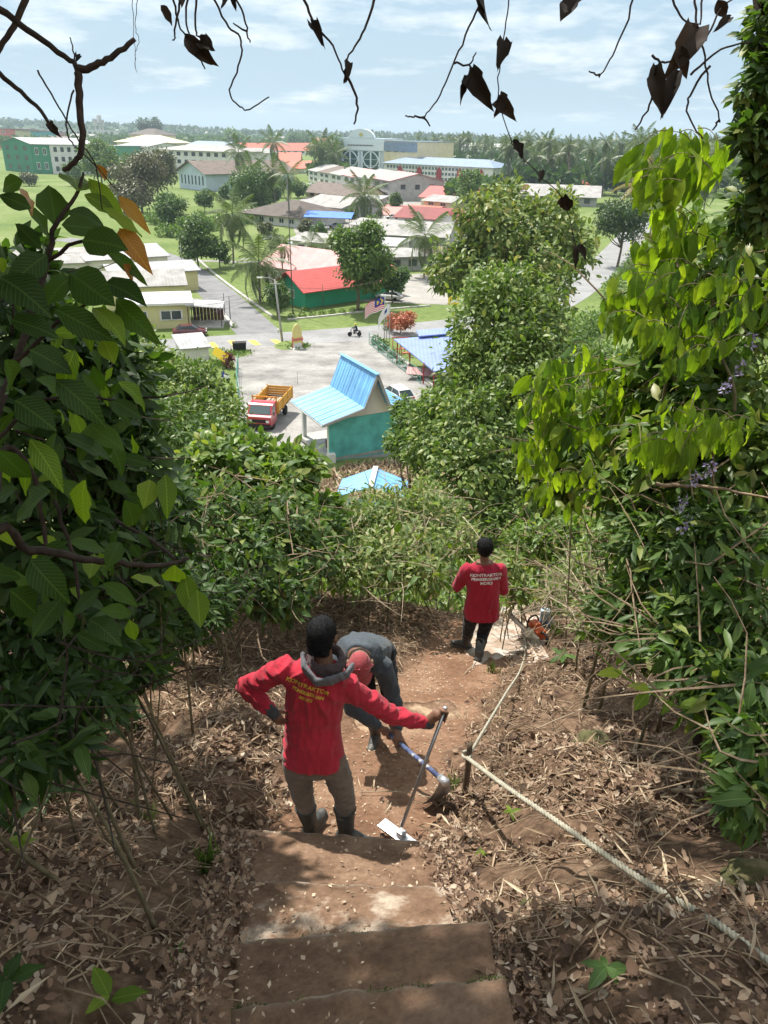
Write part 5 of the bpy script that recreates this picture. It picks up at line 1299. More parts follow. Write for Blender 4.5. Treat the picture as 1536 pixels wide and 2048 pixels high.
# bright lime sprays: each leaf its own
def spray(thing, poly, z, ncl, size, seed, mats=('lime',), perc=(4, 8), jz=.35):
    rr = random.Random(seed)
    xs_ = [p[0] for p in poly]; ys_ = [p[1] for p in poly]
    def inside(x, y):
        c_ = False; j = len(poly) - 1
        for i in range(len(poly)):
            if (poly[i][1] > y) != (poly[j][1] > y) and x < (poly[j][0] - poly[i][0]) * (y - poly[i][1]) / (poly[j][1] - poly[i][1]) + poly[i][0]: c_ = not c_
            j = i
        return c_
    k = 0
    while k < ncl:
        x, y = rr.uniform(min(xs_), max(xs_)), rr.uniform(min(ys_), max(ys_))
        if not inside(x, y): continue
        k += 1
        zz_ = z + rr.uniform(-jz, jz); c_ = at(x, y - 25, zz_)
        d0 = Vector((rr.gauss(-.3, .6), rr.gauss(-.4, .4), rr.gauss(.1, .35))).normalized()
        n = rr.randint(*perc); tw = [c_ - d0 * .12, c_ + Vector((0, 0, .03)), c_ + d0 * .16 + Vector((0, 0, -.03))]
        MB().tube([p - thing.location for p in spline(tw, 3)], lerp(.004, .0018, 7), 4).build('twig', M_STEM, thing)
        for i in range(n):
            t = i / max(1, n - 1); b_ = tw[0].lerp(tw[2], t) + Vector((0, 0, .02))
            sd = d0.cross(Vector((0, 0, 1))).normalized() * (1 if i % 2 else -1)
            d = (sd * rr.uniform(.15, .55) + d0 * rr.uniform(0, .5) + Vector((0, 0, -rr.uniform(.6, 1.2)))).normalized()
            s = size * rr.uniform(.45, 1.3)
            place_leaf(rr.choice(LM[rr.choice(mats)]), b_, b_ + d * s, (sd * .5 + d0 * .3 + Vector((rr.gauss(0, .3), -.7, .45))), thing, rr.uniform(.85, 1.15))
def thing_at(name, label, px, py, z, cat):
    p = at(px, py, z); g = Vector((p.x, p.y, H(p.x, p.y))); return empty(name, g, 0, label, cat)
ls = thing_at('lime_climber', 'upright column of lime green drooping leaves before the palm grove', 1340, 450, 5.2, 'climber')
spray(ls, [(1300, 290), (1420, 285), (1445, 340), (1400, 470), (1350, 620), (1270, 640), (1265, 560), (1300, 420)], 5.2, 46, .20, 81, ('lime', 'lime', 'bigl'))
stp = spline([Vector((ls.location.x + .12, ls.location.y, ls.location.z - .1)), at(1345, 700, 5.3), at(1350, 500, 5.25), at(1345, 330, 5.2)], 6)
MB().tube([p - ls.location for p in stp], lerp(.016, .005, len(stp)), 6).build('stem', M_STEM, ls, True)
ls2 = thing_at('lime_climber', 'lime green leaf sprays hanging over the right bank, lower left', 1140, 850, 5.9, 'climber')
spray(ls2, [(1030, 860), (1100, 750), (1190, 700), (1280, 790), (1260, 860), (1180, 930), (1050, 960)], 5.9, 52, .18, 82, ('lime', 'lime', 'bigl', 'green'))
stp = spline([Vector((ls2.location.x + .5, ls2.location.y + .1, H(ls2.location.x + .5, ls2.location.y + .1) - .1)), at(1260, 1000, 6.2), at(1190, 880, 6.0), at(1080, 830, 5.9)], 6)
MB().tube([p - ls2.location for p in stp], lerp(.016, .005, len(stp)), 6).build('stem', M_STEM, ls2, True)
ls3 = thing_at('lime_climber', 'sunlit light green leaves across the upper right bank', 1420, 640, 4.9, 'climber')
spray(ls3, [(1240, 610), (1400, 560), (1540, 520), (1540, 660), (1420, 760), (1260, 700)], 4.9, 50, .16, 83, ('lime', 'bigl', 'green'))
stp = spline([Vector((ls3.location.x + .3, ls3.location.y + .1, H(ls3.location.x + .3, ls3.location.y + .1) - .1)), at(1460, 900, 5.1), at(1440, 700, 5.0), at(1420, 580, 4.9)], 6)
MB().tube([p - ls3.location for p in stp], lerp(.016, .005, len(stp)), 6).build('stem', M_STEM, ls3, True)
ls4 = thing_at('lime_climber', 'row of light green drooping leaves low across the right bank', 1370, 880, 4.6, 'climber')
spray(ls4, [(1280, 870), (1380, 830), (1470, 830), (1470, 880), (1330, 940), (1270, 940)], 4.6, 24, .16, 84, ('lime', 'bigl'))
spray(ls4, [(1050, 980), (1180, 950), (1300, 960), (1280, 1010), (1120, 1020)], 5.6, 9, .14, 85, ('bigl', 'lime'))
stp = spline([Vector((ls4.location.x + .2, ls4.location.y + .2, H(ls4.location.x + .2, ls4.location.y + .2) - .1)), at(1420, 1000, 4.8), at(1390, 860, 4.6)], 6)
MB().tube([p - ls4.location for p in stp], lerp(.014, .005, len(stp)), 6).build('stem', M_STEM, ls4, True)
# trailing vine with round leaves at lower right
vp = [(1190, 1300, 4.4), (1230, 1340, 4.3), (1300, 1385, 4.2), (1370, 1420, 4.1), (1430, 1450, 4.0), (1500, 1500, 3.9), (1530, 1560, 3.85)]
pv = [at(*p) for p in vp]; g = Vector((pv[-1].x, pv[-1].y, H(pv[-1].x, pv[-1].y)))
vn = empty('trailing_vine', g, 0, 'thin trailing vine with round light green leaves at lower right', 'vine')
MB().tube([p - g for p in spline(pv + [g], 5)], .0045, 5).build('stem', LN['bigl'], vn, True)
for (bx, by, tx, ty, z, w_) in ((1245, 1345, 1195, 1345, 4.3, 1.3), (1232, 1330, 1252, 1300, 4.3, .8), (1295, 1385, 1268, 1420, 4.2, 1.6), (1300, 1380, 1268, 1362, 4.2, 1.5), (1345, 1400, 1322, 1430, 4.15, .9), (1375, 1420, 1400, 1385, 4.1, 1.5), (1385, 1425, 1408, 1455, 4.1, 1.2), (1360, 1412, 1410, 1400, 4.1, 1.3), (1430, 1450, 1470, 1425, 4, 1.2), (1435, 1455, 1450, 1500, 4, 1.5), (1395, 1430, 1420, 1490, 4.05, .7), (1480, 1480, 1500, 1440, 3.95, 1.2), (1440, 1500, 1470, 1520, 3.95, 1.3), (1500, 1490, 1530, 1475, 3.9, 1.2)):
    b_, t_ = at(bx, by, z), at(tx, ty, z - .05); place_leaf(random.choice(LM['lime' if w_ > 1.25 else 'bigl']), b_, t_, toward(b_, .3), vn, w_)
# purple flower spikes
M_PURP = leafmat('purple_flower', [(.1, (.30, .24, .48)), (.9, (.55, .50, .72))], (1, 1, 1), .3, .6)
for i, (px, py, z) in enumerate(((1500, 690, 4.9), (1478, 745, 4.8), (1452, 780, 4.8), (1388, 968, 4.6), (1418, 945, 4.6), (1362, 1020, 4.7), (1370, 1060, 4.65))):
    p = at(px, py, z - .15); e = empty('flower_spike', p, 0, ['pale purple flower spike highest on the right bank', 'pale purple flower spike second from the top right', 'pale purple flower spike above the dark hollow', 'pale purple flower spike over the row of drooping leaves', 'pale purple flower spike right of the drooping leaf row', 'pale purple flower spike in the narrow leaved bush', 'lowest pale purple flower spike in the narrow leaved bush'][i], 'flower', 'purple flower spikes on the right bank')
    MB().tube([(0, .15, -.12), (0, 0, 0), (0, 0, .07)], .0025, 4).build('stalk', M_STEM, e)
    n = 26; t = RNG.random(n); pos = np.stack([RNG.normal(0, .016, n), RNG.normal(0, .016, n), t * .10 - .02], -1)
    vv, ff = scatter(T_DIA, pos, rdirs(n), rdirs(n), RNG.uniform(.018, .03, n), 1.4); o = mo('petals', np_mesh('petals', vv, ff, M_PURP), e); o['kind'] = 'stuff'

# ---- left: dark mass and the big leaved shrub
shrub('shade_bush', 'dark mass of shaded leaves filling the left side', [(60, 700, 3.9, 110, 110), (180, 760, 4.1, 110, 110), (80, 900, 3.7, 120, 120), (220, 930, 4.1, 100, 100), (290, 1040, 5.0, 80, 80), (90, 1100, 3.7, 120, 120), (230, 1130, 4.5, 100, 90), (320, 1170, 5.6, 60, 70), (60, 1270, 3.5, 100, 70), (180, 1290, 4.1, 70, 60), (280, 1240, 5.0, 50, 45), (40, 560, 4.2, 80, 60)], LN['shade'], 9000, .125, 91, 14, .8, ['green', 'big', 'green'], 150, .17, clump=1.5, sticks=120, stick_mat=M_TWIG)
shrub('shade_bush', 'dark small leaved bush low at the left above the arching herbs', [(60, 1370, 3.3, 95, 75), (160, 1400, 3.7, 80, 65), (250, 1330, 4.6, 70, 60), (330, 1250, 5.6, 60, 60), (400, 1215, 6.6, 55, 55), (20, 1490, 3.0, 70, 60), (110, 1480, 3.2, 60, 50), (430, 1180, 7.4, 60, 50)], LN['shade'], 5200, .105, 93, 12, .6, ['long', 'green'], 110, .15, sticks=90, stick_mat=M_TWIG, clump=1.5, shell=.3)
rr = random.Random(66)
HERB = [(40, 1420), (110, 1400), (170, 1440), (60, 1500), (230, 1390), (140, 1510), (280, 1350), (30, 1570), (320, 1310), (210, 1480), (100, 1600), (360, 1280), (260, 1440), (20, 1660)]
HL = ['first herb from the left edge', 'herb', 'herb', 'herb']
for i, (px, py) in enumerate(HERB):
    p = on(px, py); e = empty('herb', p, 0, 'low dark herb with long arching leaves on the left bank', 'herb', 'arching herbs on the left bank')
    for k in range(rr.randint(9, 15)):
        a = rr.uniform(0, 6.28); el = rr.uniform(.35, 1.25); d = Vector((math.cos(a) * math.cos(el), math.sin(a) * math.cos(el), math.sin(el)))
        b_ = p + Vector((rr.gauss(0, .03), rr.gauss(0, .03), rr.uniform(0, .22))); place_leaf(rr.choice(LM['long']), b_, b_ + d * rr.uniform(.16, .34), Vector((0, 0, 1)) + Vector((rr.gauss(0, .3), rr.gauss(0, .3), 0)), e, rr.uniform(.8, 1.2))
    for k in range(3): MB().tube([(0, 0, -.03), (rr.gauss(0, .04), rr.gauss(0, .04), rr.uniform(.1, .28))], [.004, .002], 5).build('stem', M_STEM, e)
bl = thing_at('big_leaf_shrub', 'near shrub with large dark oval leaves at the left edge', -60, 900, 2.3, 'shrub')
bl.location.x = -2.3; bl.location.y = 1.7
bl.location.z = H(bl.location.x, bl.location.y)
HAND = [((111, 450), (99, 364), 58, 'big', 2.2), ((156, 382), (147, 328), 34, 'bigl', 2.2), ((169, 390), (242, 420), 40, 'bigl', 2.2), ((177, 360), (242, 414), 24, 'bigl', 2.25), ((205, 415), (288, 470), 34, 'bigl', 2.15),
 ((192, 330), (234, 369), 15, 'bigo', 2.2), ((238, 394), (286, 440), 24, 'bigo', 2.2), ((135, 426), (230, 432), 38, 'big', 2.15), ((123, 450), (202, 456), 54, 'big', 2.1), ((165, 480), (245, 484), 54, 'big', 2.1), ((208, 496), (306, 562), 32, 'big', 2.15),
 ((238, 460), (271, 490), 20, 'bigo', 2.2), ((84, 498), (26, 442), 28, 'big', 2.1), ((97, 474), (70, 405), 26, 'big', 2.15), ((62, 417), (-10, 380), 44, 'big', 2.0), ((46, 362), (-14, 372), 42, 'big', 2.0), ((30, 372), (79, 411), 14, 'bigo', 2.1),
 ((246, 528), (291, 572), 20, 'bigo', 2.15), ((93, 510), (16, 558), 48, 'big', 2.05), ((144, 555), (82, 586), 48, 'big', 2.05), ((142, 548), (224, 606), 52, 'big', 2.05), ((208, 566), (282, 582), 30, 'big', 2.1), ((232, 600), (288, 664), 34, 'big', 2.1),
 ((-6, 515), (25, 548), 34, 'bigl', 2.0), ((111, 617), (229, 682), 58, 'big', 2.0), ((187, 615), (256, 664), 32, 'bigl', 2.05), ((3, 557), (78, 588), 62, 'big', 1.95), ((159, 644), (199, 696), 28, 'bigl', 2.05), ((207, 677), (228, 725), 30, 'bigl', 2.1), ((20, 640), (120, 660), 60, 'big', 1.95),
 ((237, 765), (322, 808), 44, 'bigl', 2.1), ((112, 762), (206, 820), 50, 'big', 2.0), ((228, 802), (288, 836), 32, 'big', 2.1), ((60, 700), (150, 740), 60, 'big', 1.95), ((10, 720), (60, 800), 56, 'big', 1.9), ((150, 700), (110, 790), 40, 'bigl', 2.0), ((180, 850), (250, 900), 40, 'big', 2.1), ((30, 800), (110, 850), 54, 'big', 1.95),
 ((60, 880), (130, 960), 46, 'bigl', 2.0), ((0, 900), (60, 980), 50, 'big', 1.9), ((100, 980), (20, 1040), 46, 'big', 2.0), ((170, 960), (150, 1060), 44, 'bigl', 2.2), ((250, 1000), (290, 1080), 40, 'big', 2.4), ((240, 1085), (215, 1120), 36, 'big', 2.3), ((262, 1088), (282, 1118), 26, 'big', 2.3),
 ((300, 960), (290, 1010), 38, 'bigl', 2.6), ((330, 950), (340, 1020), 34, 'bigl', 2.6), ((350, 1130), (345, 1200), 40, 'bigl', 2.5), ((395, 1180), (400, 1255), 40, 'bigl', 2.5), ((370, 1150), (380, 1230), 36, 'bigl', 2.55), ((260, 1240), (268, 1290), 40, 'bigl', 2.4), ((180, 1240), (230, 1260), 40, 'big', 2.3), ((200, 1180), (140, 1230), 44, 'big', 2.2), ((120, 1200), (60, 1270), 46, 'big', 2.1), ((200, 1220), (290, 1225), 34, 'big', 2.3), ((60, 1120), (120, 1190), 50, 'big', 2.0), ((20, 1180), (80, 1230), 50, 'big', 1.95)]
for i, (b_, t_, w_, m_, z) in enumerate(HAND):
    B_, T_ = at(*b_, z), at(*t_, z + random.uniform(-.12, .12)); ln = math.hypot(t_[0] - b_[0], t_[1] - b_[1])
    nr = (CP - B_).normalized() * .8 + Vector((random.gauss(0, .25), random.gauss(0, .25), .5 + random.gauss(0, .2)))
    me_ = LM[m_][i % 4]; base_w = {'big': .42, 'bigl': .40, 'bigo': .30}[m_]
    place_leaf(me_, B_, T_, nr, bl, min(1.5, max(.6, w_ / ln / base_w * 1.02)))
rr = random.Random(5)
for i in range(120):
    px, py = rr.uniform(-40, 330), rr.uniform(560, 1300)
    if px > 150 + 150 * math.sin((py - 500) / 900 * math.pi): continue
    z = rr.uniform(2.3, 3.4); b_ = at(px, py, z); s = rr.uniform(.07, .17)
    if b_.z < H(b_.x, b_.y) + .2: continue
    d = Vector((rr.gauss(.3, .6), rr.gauss(0, .5), rr.gauss(-.5, .4))).normalized()
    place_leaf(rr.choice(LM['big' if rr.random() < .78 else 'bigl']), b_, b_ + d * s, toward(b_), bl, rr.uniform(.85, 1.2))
BR = [[(-80, 1150, 2.1), (-30, 900, 2.1), (40, 700, 2.15), (95, 520, 2.2), (112, 450, 2.2), (157, 380, 2.22), (166, 345, 2.22)], [(20, 740, 2.15), (120, 640, 2.1), (200, 600, 2.1)], [(95, 520, 2.2), (170, 480, 2.15), (210, 496, 2.15)], [(-30, 900, 2.1), (90, 800, 2.1), (230, 800, 2.15)], [(-80, 1150, 2.1), (0, 905, 2.3), (60, 940, 2.35), (90, 1060, 2.4), (85, 1130, 2.4)], [(110, 1000, 2.5), (150, 1130, 2.5), (160, 1240, 2.5)], [(-80, 1150, 2.1), (60, 1100, 2.2), (170, 1120, 2.3), (240, 1125, 2.35), (310, 1132, 2.4), (378, 1116, 2.45)], [(230, 1040, 2.6), (300, 1080, 2.55), (350, 1118, 2.5)]]
gb = bl.location
for i, b_ in enumerate(BR):
    P = [at(*p) for p in b_]
    if i in (0, 4, 6): P = [Vector((gb.x, gb.y, gb.z - .05))] + P
    P = spline(P, 5, .002); MB().tube([p - gb for p in P], lerp(.016 if i in (0, 4, 6) else .007, .003 if i < 4 else .006, len(P)), 6).build('branch', M_TWIG, bl, True)

# ---- overhanging tree whose crown shades the foot of the picture (crown is above the frame)
ot = Vector((-3.4, 1.2, H(-3.4, 1.2))); oe = empty('overhanging_tree', ot, 0, 'leafy tree overhanging the top of the stairs', 'tree')
rng = np.random.default_rng(33); pts = []
def shade_pts(n, x0, x1, y0, y1, tmin, tmax, fn=None):
    x = rng.uniform(x0, x1, n); y = rng.uniform(y0, y1, n)
    if fn is not None:
        k = fn(x, y); x, y = x[k], y[k]
    t = rng.uniform(tmin, tmax, len(x)); g = np.stack([x, y, Hn(x, y)], -1) + np.array(list(SDIR)) * t[:, None]
    pts.append(g)
gapf = lambda x, y: (wn_(_W2, x * .8, y * .8) + .6 * wn_(_W1, x, y)) > -1.1
shade_pts(6800, -3.6, 2.4, -.5, 2.3, 5.5, 7.5, lambda x, y: gapf(x, y) | (np.abs(x + .05) < .6))
shade_pts(3200, -4.2, -1.15, 2.2, 5.2, 6.0, 8.5, gapf)
shade_pts(600, -.9, .9, 2.5, 3.0, 6.0, 7.5, lambda x, y: wn_(_W2, x, y) > .4)
shade_pts(700, .9, 2.6, 2.3, 3.4, 6.0, 8.0, lambda x, y: wn_(_W2, x, y) > .2)
nc = 4200; pts.append(np.stack([rng.uniform(-5, -.9, nc), rng.uniform(-1.5, 3.6, nc), CAMZ + rng.uniform(1.9, 3.6, nc)], -1))
nc = 2600; pts.append(np.stack([rng.uniform(-4.6, -2.9, nc), rng.uniform(-.5, 3.4, nc), CAMZ + rng.uniform(-1.5, 2.2, nc)], -1))
vx = np.stack([rng.uniform(-2.8, -.65, 2600), rng.uniform(1.4, 3.4, 2600), CAMZ + rng.uniform(-2.4, .2, 2600)], -1)
vx = vx[(vx[:, 0] < -.25 * vx[:, 1] - .1)]; pts.append(vx + np.array(list(SDIR)) * rng.uniform(2.8, 5.0, len(vx))[:, None])
pos = np.concatenate(pts)
def lit(p):
    for zq, x0, x1, y0, y1 in ((-2.9, -.95, 1.1, 2.9, 6), (-3.6, -.95, 1.2, 2.8, 6), (-3.9, -.85, .95, 2.75, 4), (-4.4, -1.5, 2.6, 3.4, 9), (-3.4, .0, .9, 2.3, 3.0)):
        t = (p[2] - CAMZ - zq) / SDIR.z; x_, y_ = p[0] - SDIR.x * t, p[1] - SDIR.y * t
        if x0 < x_ < x1 and y0 < y_ < y1: return True
    return False
keep = np.array([(proj(p)[1] < -70 or proj(p)[2] < .3) and not lit(p) for p in pos]); pos = pos[keep]; n = len(pos)
V, F = scatter(T_LEAF, pos - np.array(list(ot)), unit(rdirs(n, rng) + np.array([0, 0, -.4])), unit(rdirs(n, rng) * .5 + np.array([0, 0, 1.])), rng.uniform(.13, .24, n), 1.1)
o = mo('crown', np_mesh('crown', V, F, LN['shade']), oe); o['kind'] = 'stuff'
MB().tube(spline([(0, 0, -.2), (-.1, .3, 2.0), (.3, 1.0, 4.2), (.8, 2.0, 5.4)], 5), lerp(.16, .06, 16), 8).build('trunk', M_BARK, oe, True)
for a in ((1.8, 3.2, 5.6), (2.6, 1.8, 5.5), (-.2, 3.8, 5.4), (3.6, 2.6, 5.8), (.4, 5.0, 5.2), (1.2, .6, 5.2)):
    MB().tube(spline([(.3, 1.0, 4.2), Vector((.3, 1, 4.2)).lerp(Vector(a), .5) + Vector((0, 0, .3)), a], 4), lerp(.06, .012, 9), 6).build('branch', M_BARK, oe, True)

# ---- hanging dead twigs and dry leaves at the top
def twig(label, lines, leaves=(), z=2.2, r=.004, name='hanging_twig', cat='twig', mat=None):
    P0 = at(*lines[0][0][:2], z); e = empty(name, P0, 0, label, cat)
    for ln in lines:
        zz_ = ln[0][2] if len(ln[0]) > 2 else z
        P = spline([at(p[0], p[1], zz_) for p in ln], 5, .0015); k = len(P)
        MB().tube([p - P0 for p in P], lerp(r, r * .55, k), 5).build('twig', mat or M_TWIG, e, True)
    for (bx, by, tx, ty, w_) in leaves:
        b_, t_ = at(bx, by, z), at(tx, ty, z + random.uniform(-.04, .04)); ln = math.hypot(tx - bx, ty - by)
        nr = (CP - b_).normalized() + Vector((random.gauss(0, .35), random.gauss(0, .2), random.gauss(0, .35)))
        place_leaf(random.choice(LM['dead']), b_, t_, nr, e, w_ / ln / .5, 'dead_leaf')
    return e
twig('thick forked dead branch hanging at the top left', [[(-60, -10), (0, 20), (70, 70), (140, 120), (155, 145)], [(155, 140), (190, 132), (230, 110), (270, 78)], [(157, 145), (160, 220), (165, 290), (150, 325), (128, 342)]], (), 2.0, .011, 'dead_branch', 'branch')
twig('dead branch crossing the top left corner', [[(70, -60), (35, 40), (0, 95), (-30, 150)]], (), 2.05, .010, 'dead_branch', 'branch')
twig('dead branch ending in a knob over the green building', [[(-30, 130), (20, 165), (70, 210), (110, 265)]], [(100, 240, 118, 275, 18)], 2.1, .008, 'dead_branch', 'branch')
twig('thin stem rising beside the forked dead branch', [[(75, 142), (110, 200), (150, 270), (190, 330), (205, 420)], [(158, 165), (148, 110), (140, 75)], [(146, 180), (133, 240), (140, 280), (170, 310), (235, 380)]], [(150, 125, 160, 95, 10)], 2.15, .0028)
twig('clump of dead twigs with ragged leaf at the top', [[(345, -20), (355, 40), (375, 75)], [(380, -20), (372, 40), (385, 80)], [(395, -20), (390, 60), (400, 75)], [(360, 0), (350, 60), (345, 80)], [(375, 75), (395, 110), (410, 138)]], [(368, 68, 435, 135, 34), (385, 80, 425, 138, 26), (322, 10, 345, 52, 20), (352, -10, 365, 12, 14), (400, 78, 438, 108, 26)], 2.1, .0035)
twig('long curling dead twig left of the centre', [[(420, -20), (450, 45), (480, 75), (480, 120), (460, 180), (475, 210), (500, 218), (538, 194)], [(470, -10), (490, 40), (497, 75), (500, 84)], [(495, 62), (466, 46)]], [(466, -12, 470, 22, 12), (444, -8, 448, 14, 8)], 2.15, .0032)
twig('pale thin roots hanging in front of the sky', [[(262, -10), (268, 60), (272, 140)], [(275, -10), (270, 50), (278, 80), (270, 110), (274, 145)]], (), 2.3, .0012)
twig('dead twig with folded leaf at the top centre', [[(605, -10), (630, 50), (665, 90), (690, 150)], [(752, -20), (738, 40), (715, 85), (690, 125)], [(695, 150), (712, 195), (715, 220), (708, 248)]], [(622, 45, 646, 82, 14), (693, 120, 683, 162, 16), (690, 120, 698, 160, 14)], 2.1, .0042)
twig('dead twig ending in a small fork right of centre', [[(975, -20), (945, 40), (910, 120), (880, 190), (850, 233)], [(848, 234), (828, 233), (810, 232)], [(848, 234), (860, 252)], [(908, 126), (938, 130), (952, 105)], [(940, 130), (944, 140)]], [(945, 135, 972, 215, 36), (940, 150, 918, 204, 14), (968, -10, 968, 52, 9)], 2.1, .0032)
twig('dangling string of curled dead leaves over the palms', [[(1020, -20), (1010, 60), (1000, 130), (996, 190), (1015, 260), (1035, 300), (1080, 350), (1120, 390), (1140, 440), (1158, 520)]], [(1010, 78, 998, 130, 24), (1018, 80, 1002, 115, 20), (1000, 190, 1020, 235, 26), (998, 200, 994, 232, 16), (1026, 280, 1040, 322, 22), (1085, 340, 1078, 368, 14), (1130, 388, 1138, 424, 26), (1124, 392, 1128, 420, 18), (1160, 490, 1146, 528, 12), (1160, 490, 1172, 524, 14)], 2.4, .0022)
twig('dead leaf hanging alone at the top right', [[(1165, -40), (1160, 0)]], [(1166, -16, 1126, 62, 42)], 2.0, .003)
twig('bare hanging twig with a small hook', [[(1270, -20), (1255, 40), (1225, 110), (1198, 155)], [(1200, 150), (1190, 148), (1178, 142)]], (), 2.1, .0032)
twig('bundle of dead twigs and ragged leaves at the top right', [[(1340, -20), (1360, 30), (1395, 52)], [(1388, -20), (1395, 50), (1405, 100), (1420, 180), (1440, 245)], [(1405, -20), (1400, 50)], [(1440, 238), (1425, 260)], [(1395, 55), (1410, 80), (1440, 20), (1475, -10)], [(1305, 110), (1325, 125), (1350, 118), (1385, 90)], [(1310, 160), (1300, 210), (1270, 260)], [(1420, 130), (1380, 190), (1376, 230), (1405, 278)], [(1380, 150), (1440, 100), (1500, 85)]], [(1395, 55, 1350, 130, 40), (1355, 90, 1375, 158, 26), (1310, 130, 1325, 234, 34), (1355, 140, 1322, 236, 30), (1320, 122, 1306, 190, 22), (1435, 0, 1452, 36, 28), (1460, 35, 1428, 62, 14)], 2.0, .0035)

# ================================================================== the litter on the ground
rng = np.random.default_rng(21)
def litter_xy(n, y0, y1, lo=.35, wid=4.0):
    y = y0 + (y1 - y0) * rng.random(n); x = xc(y) + rng.uniform(-wid, wid, n)
    m_ = pathmask(x, y); f_ = wn_(_W2, x * .9, y * .9) + .7 * wn_(_W1, x, y); k = (rng.random(n) > m_ * .98) & (f_ > -.9 + .7 * rng.random(n)); return x[k], y[k]
x, y = litter_xy(36000, .9, 5.2, wid=3.0); n = len(x)
s = .016 + .056 * rng.random(n) ** 2.4 * np.clip(.65 + y * .12, .7, 1.25)
V1 = scatter(T_CURL, np.stack([x, y, Hn(x, y) + .006 + .024 * rng.random(n)], -1), unit(rdirs(n, rng) * np.array([1, 1, .35])), unit(rdirs(n, rng) * .55 + np.array([0, 0, 1.])), s, rng.uniform(.8, 1.5, n))
x, y = litter_xy(15000, 5.2, 11.5, wid=4.5); n = len(x)
V2 = scatter(T_LEAF, np.stack([x, y, Hn(x, y) + .006 + .03 * rng.random(n)], -1), unit(rdirs(n, rng) * np.array([1, 1, .35])), unit(rdirs(n, rng) * .5 + np.array([0, 0, 1.])), rng.uniform(.03, .085, n), rng.uniform(.5, 1.2, n))
V, F = join([V1, V2]); tag(mo('leaf_litter', np_mesh('leaf_litter', V, F, LN['litter'])), 'brown dead leaf litter covering both banks', kind='stuff')
x, y = litter_xy(32000, 1.2, 11.5, wid=4.2); k = rng.random(len(x)) < np.clip((y - .6) / 3, .2, 1); x, y = x[k], y[k]; n = len(x)
V, F = scatter(T_DIA, np.stack([x, y, Hn(x, y) + .012 + .05 * rng.random(n)], -1), unit(rdirs(n, rng) * np.array([1, 1, .30])), unit(rdirs(n, rng) * .5 + np.array([0, 0, 1.])), rng.uniform(.04, .18, n), rng.uniform(.07, .24, n))
tag(mo('straw_litter', np_mesh('straw_litter', V, F, LN['straw'])), 'dry cut straw and shredded stems over the slope', kind='stuff')
# litter creeping over the ends of the steps
n = 5200; y = rng.uniform(1.1, 3.45, n); sd_ = rng.choice([-1, 1], n); dd_ = .46 + .26 * rng.random(n) ** .6; x = xc(y) + .03 + sd_ * dd_
z = np.interp(y, [1.36, 1.74, 2.22, 2.78, 3.46], [(a.z + b.z) / 2 for a, b in EP]) - .02 + .04 * rng.random(n)
z = np.maximum(z, Hn(x, y) + .01)
V, F = scatter(T_CURL, np.stack([x, y, z], -1), unit(rdirs(n, rng) * np.array([1, 1, .3])), unit(rdirs(n, rng) * .5 + np.array([0, 0, 1.])), .012 + .045 * rng.random(n) ** 2, rng.uniform(.3, 1.3, n))
tag(mo('step_litter', np_mesh('step_litter', V, F, LN['litter'])), 'dead leaves and clods creeping over the step ends', kind='stuff')
# crumbs on the stairs
n = 2600; y = rng.uniform(1.0, 9, n); x = xc(y) + rng.uniform(-.6, .6, n)
mbz = []
for a, b in zip(x, y): mbz.append(H(a, b))
z = np.array(mbz) + .012
for i in range(1, len(EP)):
    (a0, b0), (a1, b1) = EP[i - 1], EP[i]
    ya, yb = (a0.y + b0.y) / 2, (a1.y + b1.y) / 2
    k = (y >= ya) & (y < yb); t = (y[k] - ya) / (yb - ya); zt = (a0.z + b0.z) / 2 - .17; zb = (a1.z + b1.z) / 2; z[k] = zt + (zb - zt) * t + .008
V, F = scatter(T_DIA, np.stack([x, y, z], -1), unit(rdirs(n, rng) * np.array([1, 1, .2])), unit(rdirs(n, rng) * .4 + np.array([0, 0, 1.])), rng.uniform(.008, .032, n), rng.uniform(.5, 1.6, n))
tag(mo('soil_crumbs', np_mesh('soil_crumbs', V, F, LN['straw'])), 'crumbs of straw and chips on the swept steps', kind='stuff')
# large single fallen leaves
rr = random.Random(8); k = 0
while k < 130:
    px, py = rr.choice(((rr.uniform(0, 470), rr.uniform(1560, 2048)), (rr.uniform(930, 1536), rr.uniform(1480, 2048)), (rr.uniform(180, 540), rr.uniform(1260, 1560))))
    p = on(px, py)
    if pathmask(p.x, p.y) > .3: continue
    p.z += .035; a = rr.uniform(0, 6.28); s = rr.uniform(.045, .095)
    o = place_leaf(rr.choice(LM['litterone']), p, p + Vector((math.cos(a) * s, math.sin(a) * s, rr.gauss(0, .2) * s)), (rr.gauss(0, .35), rr.gauss(0, .35), 1), None, rr.uniform(.8, 1.2), 'fallen_leaf')
    tag(o, 'single pale brown fallen leaf lying on the litter', 'leaf', 'single fallen leaves on the banks'); k += 1
# fine twigs, uncounted
mb = MB()
for i in range(4200):
    y_ = rr.uniform(1.0, 10.5); x_ = float(xc(y_)) + rr.uniform(-3.6, 3.6)
    if float(pathmask(x_, y_)) > .35: continue
    a = rr.uniform(0, 6.28); l_ = rr.uniform(.08, .42); b = (x_ + math.cos(a) * l_, y_ + math.sin(a) * l_)
    p0 = Vector((x_, y_, H(x_, y_) + .02)); p2 = Vector((b[0], b[1], H(*b) + .02 + rr.random() * .05)); p1 = p0.lerp(p2, .5) + Vector((rr.gauss(0, .03), rr.gauss(0, .03), .02 + rr.random() * .04))
    mb.tube([p0, p1, p2], [rr.uniform(.002, .006), .0035, .0015], 3, False)
o = mb.build('twig_litter', M_STICK); tag(o, 'thin dry twigs strewn over the banks', kind='stuff')
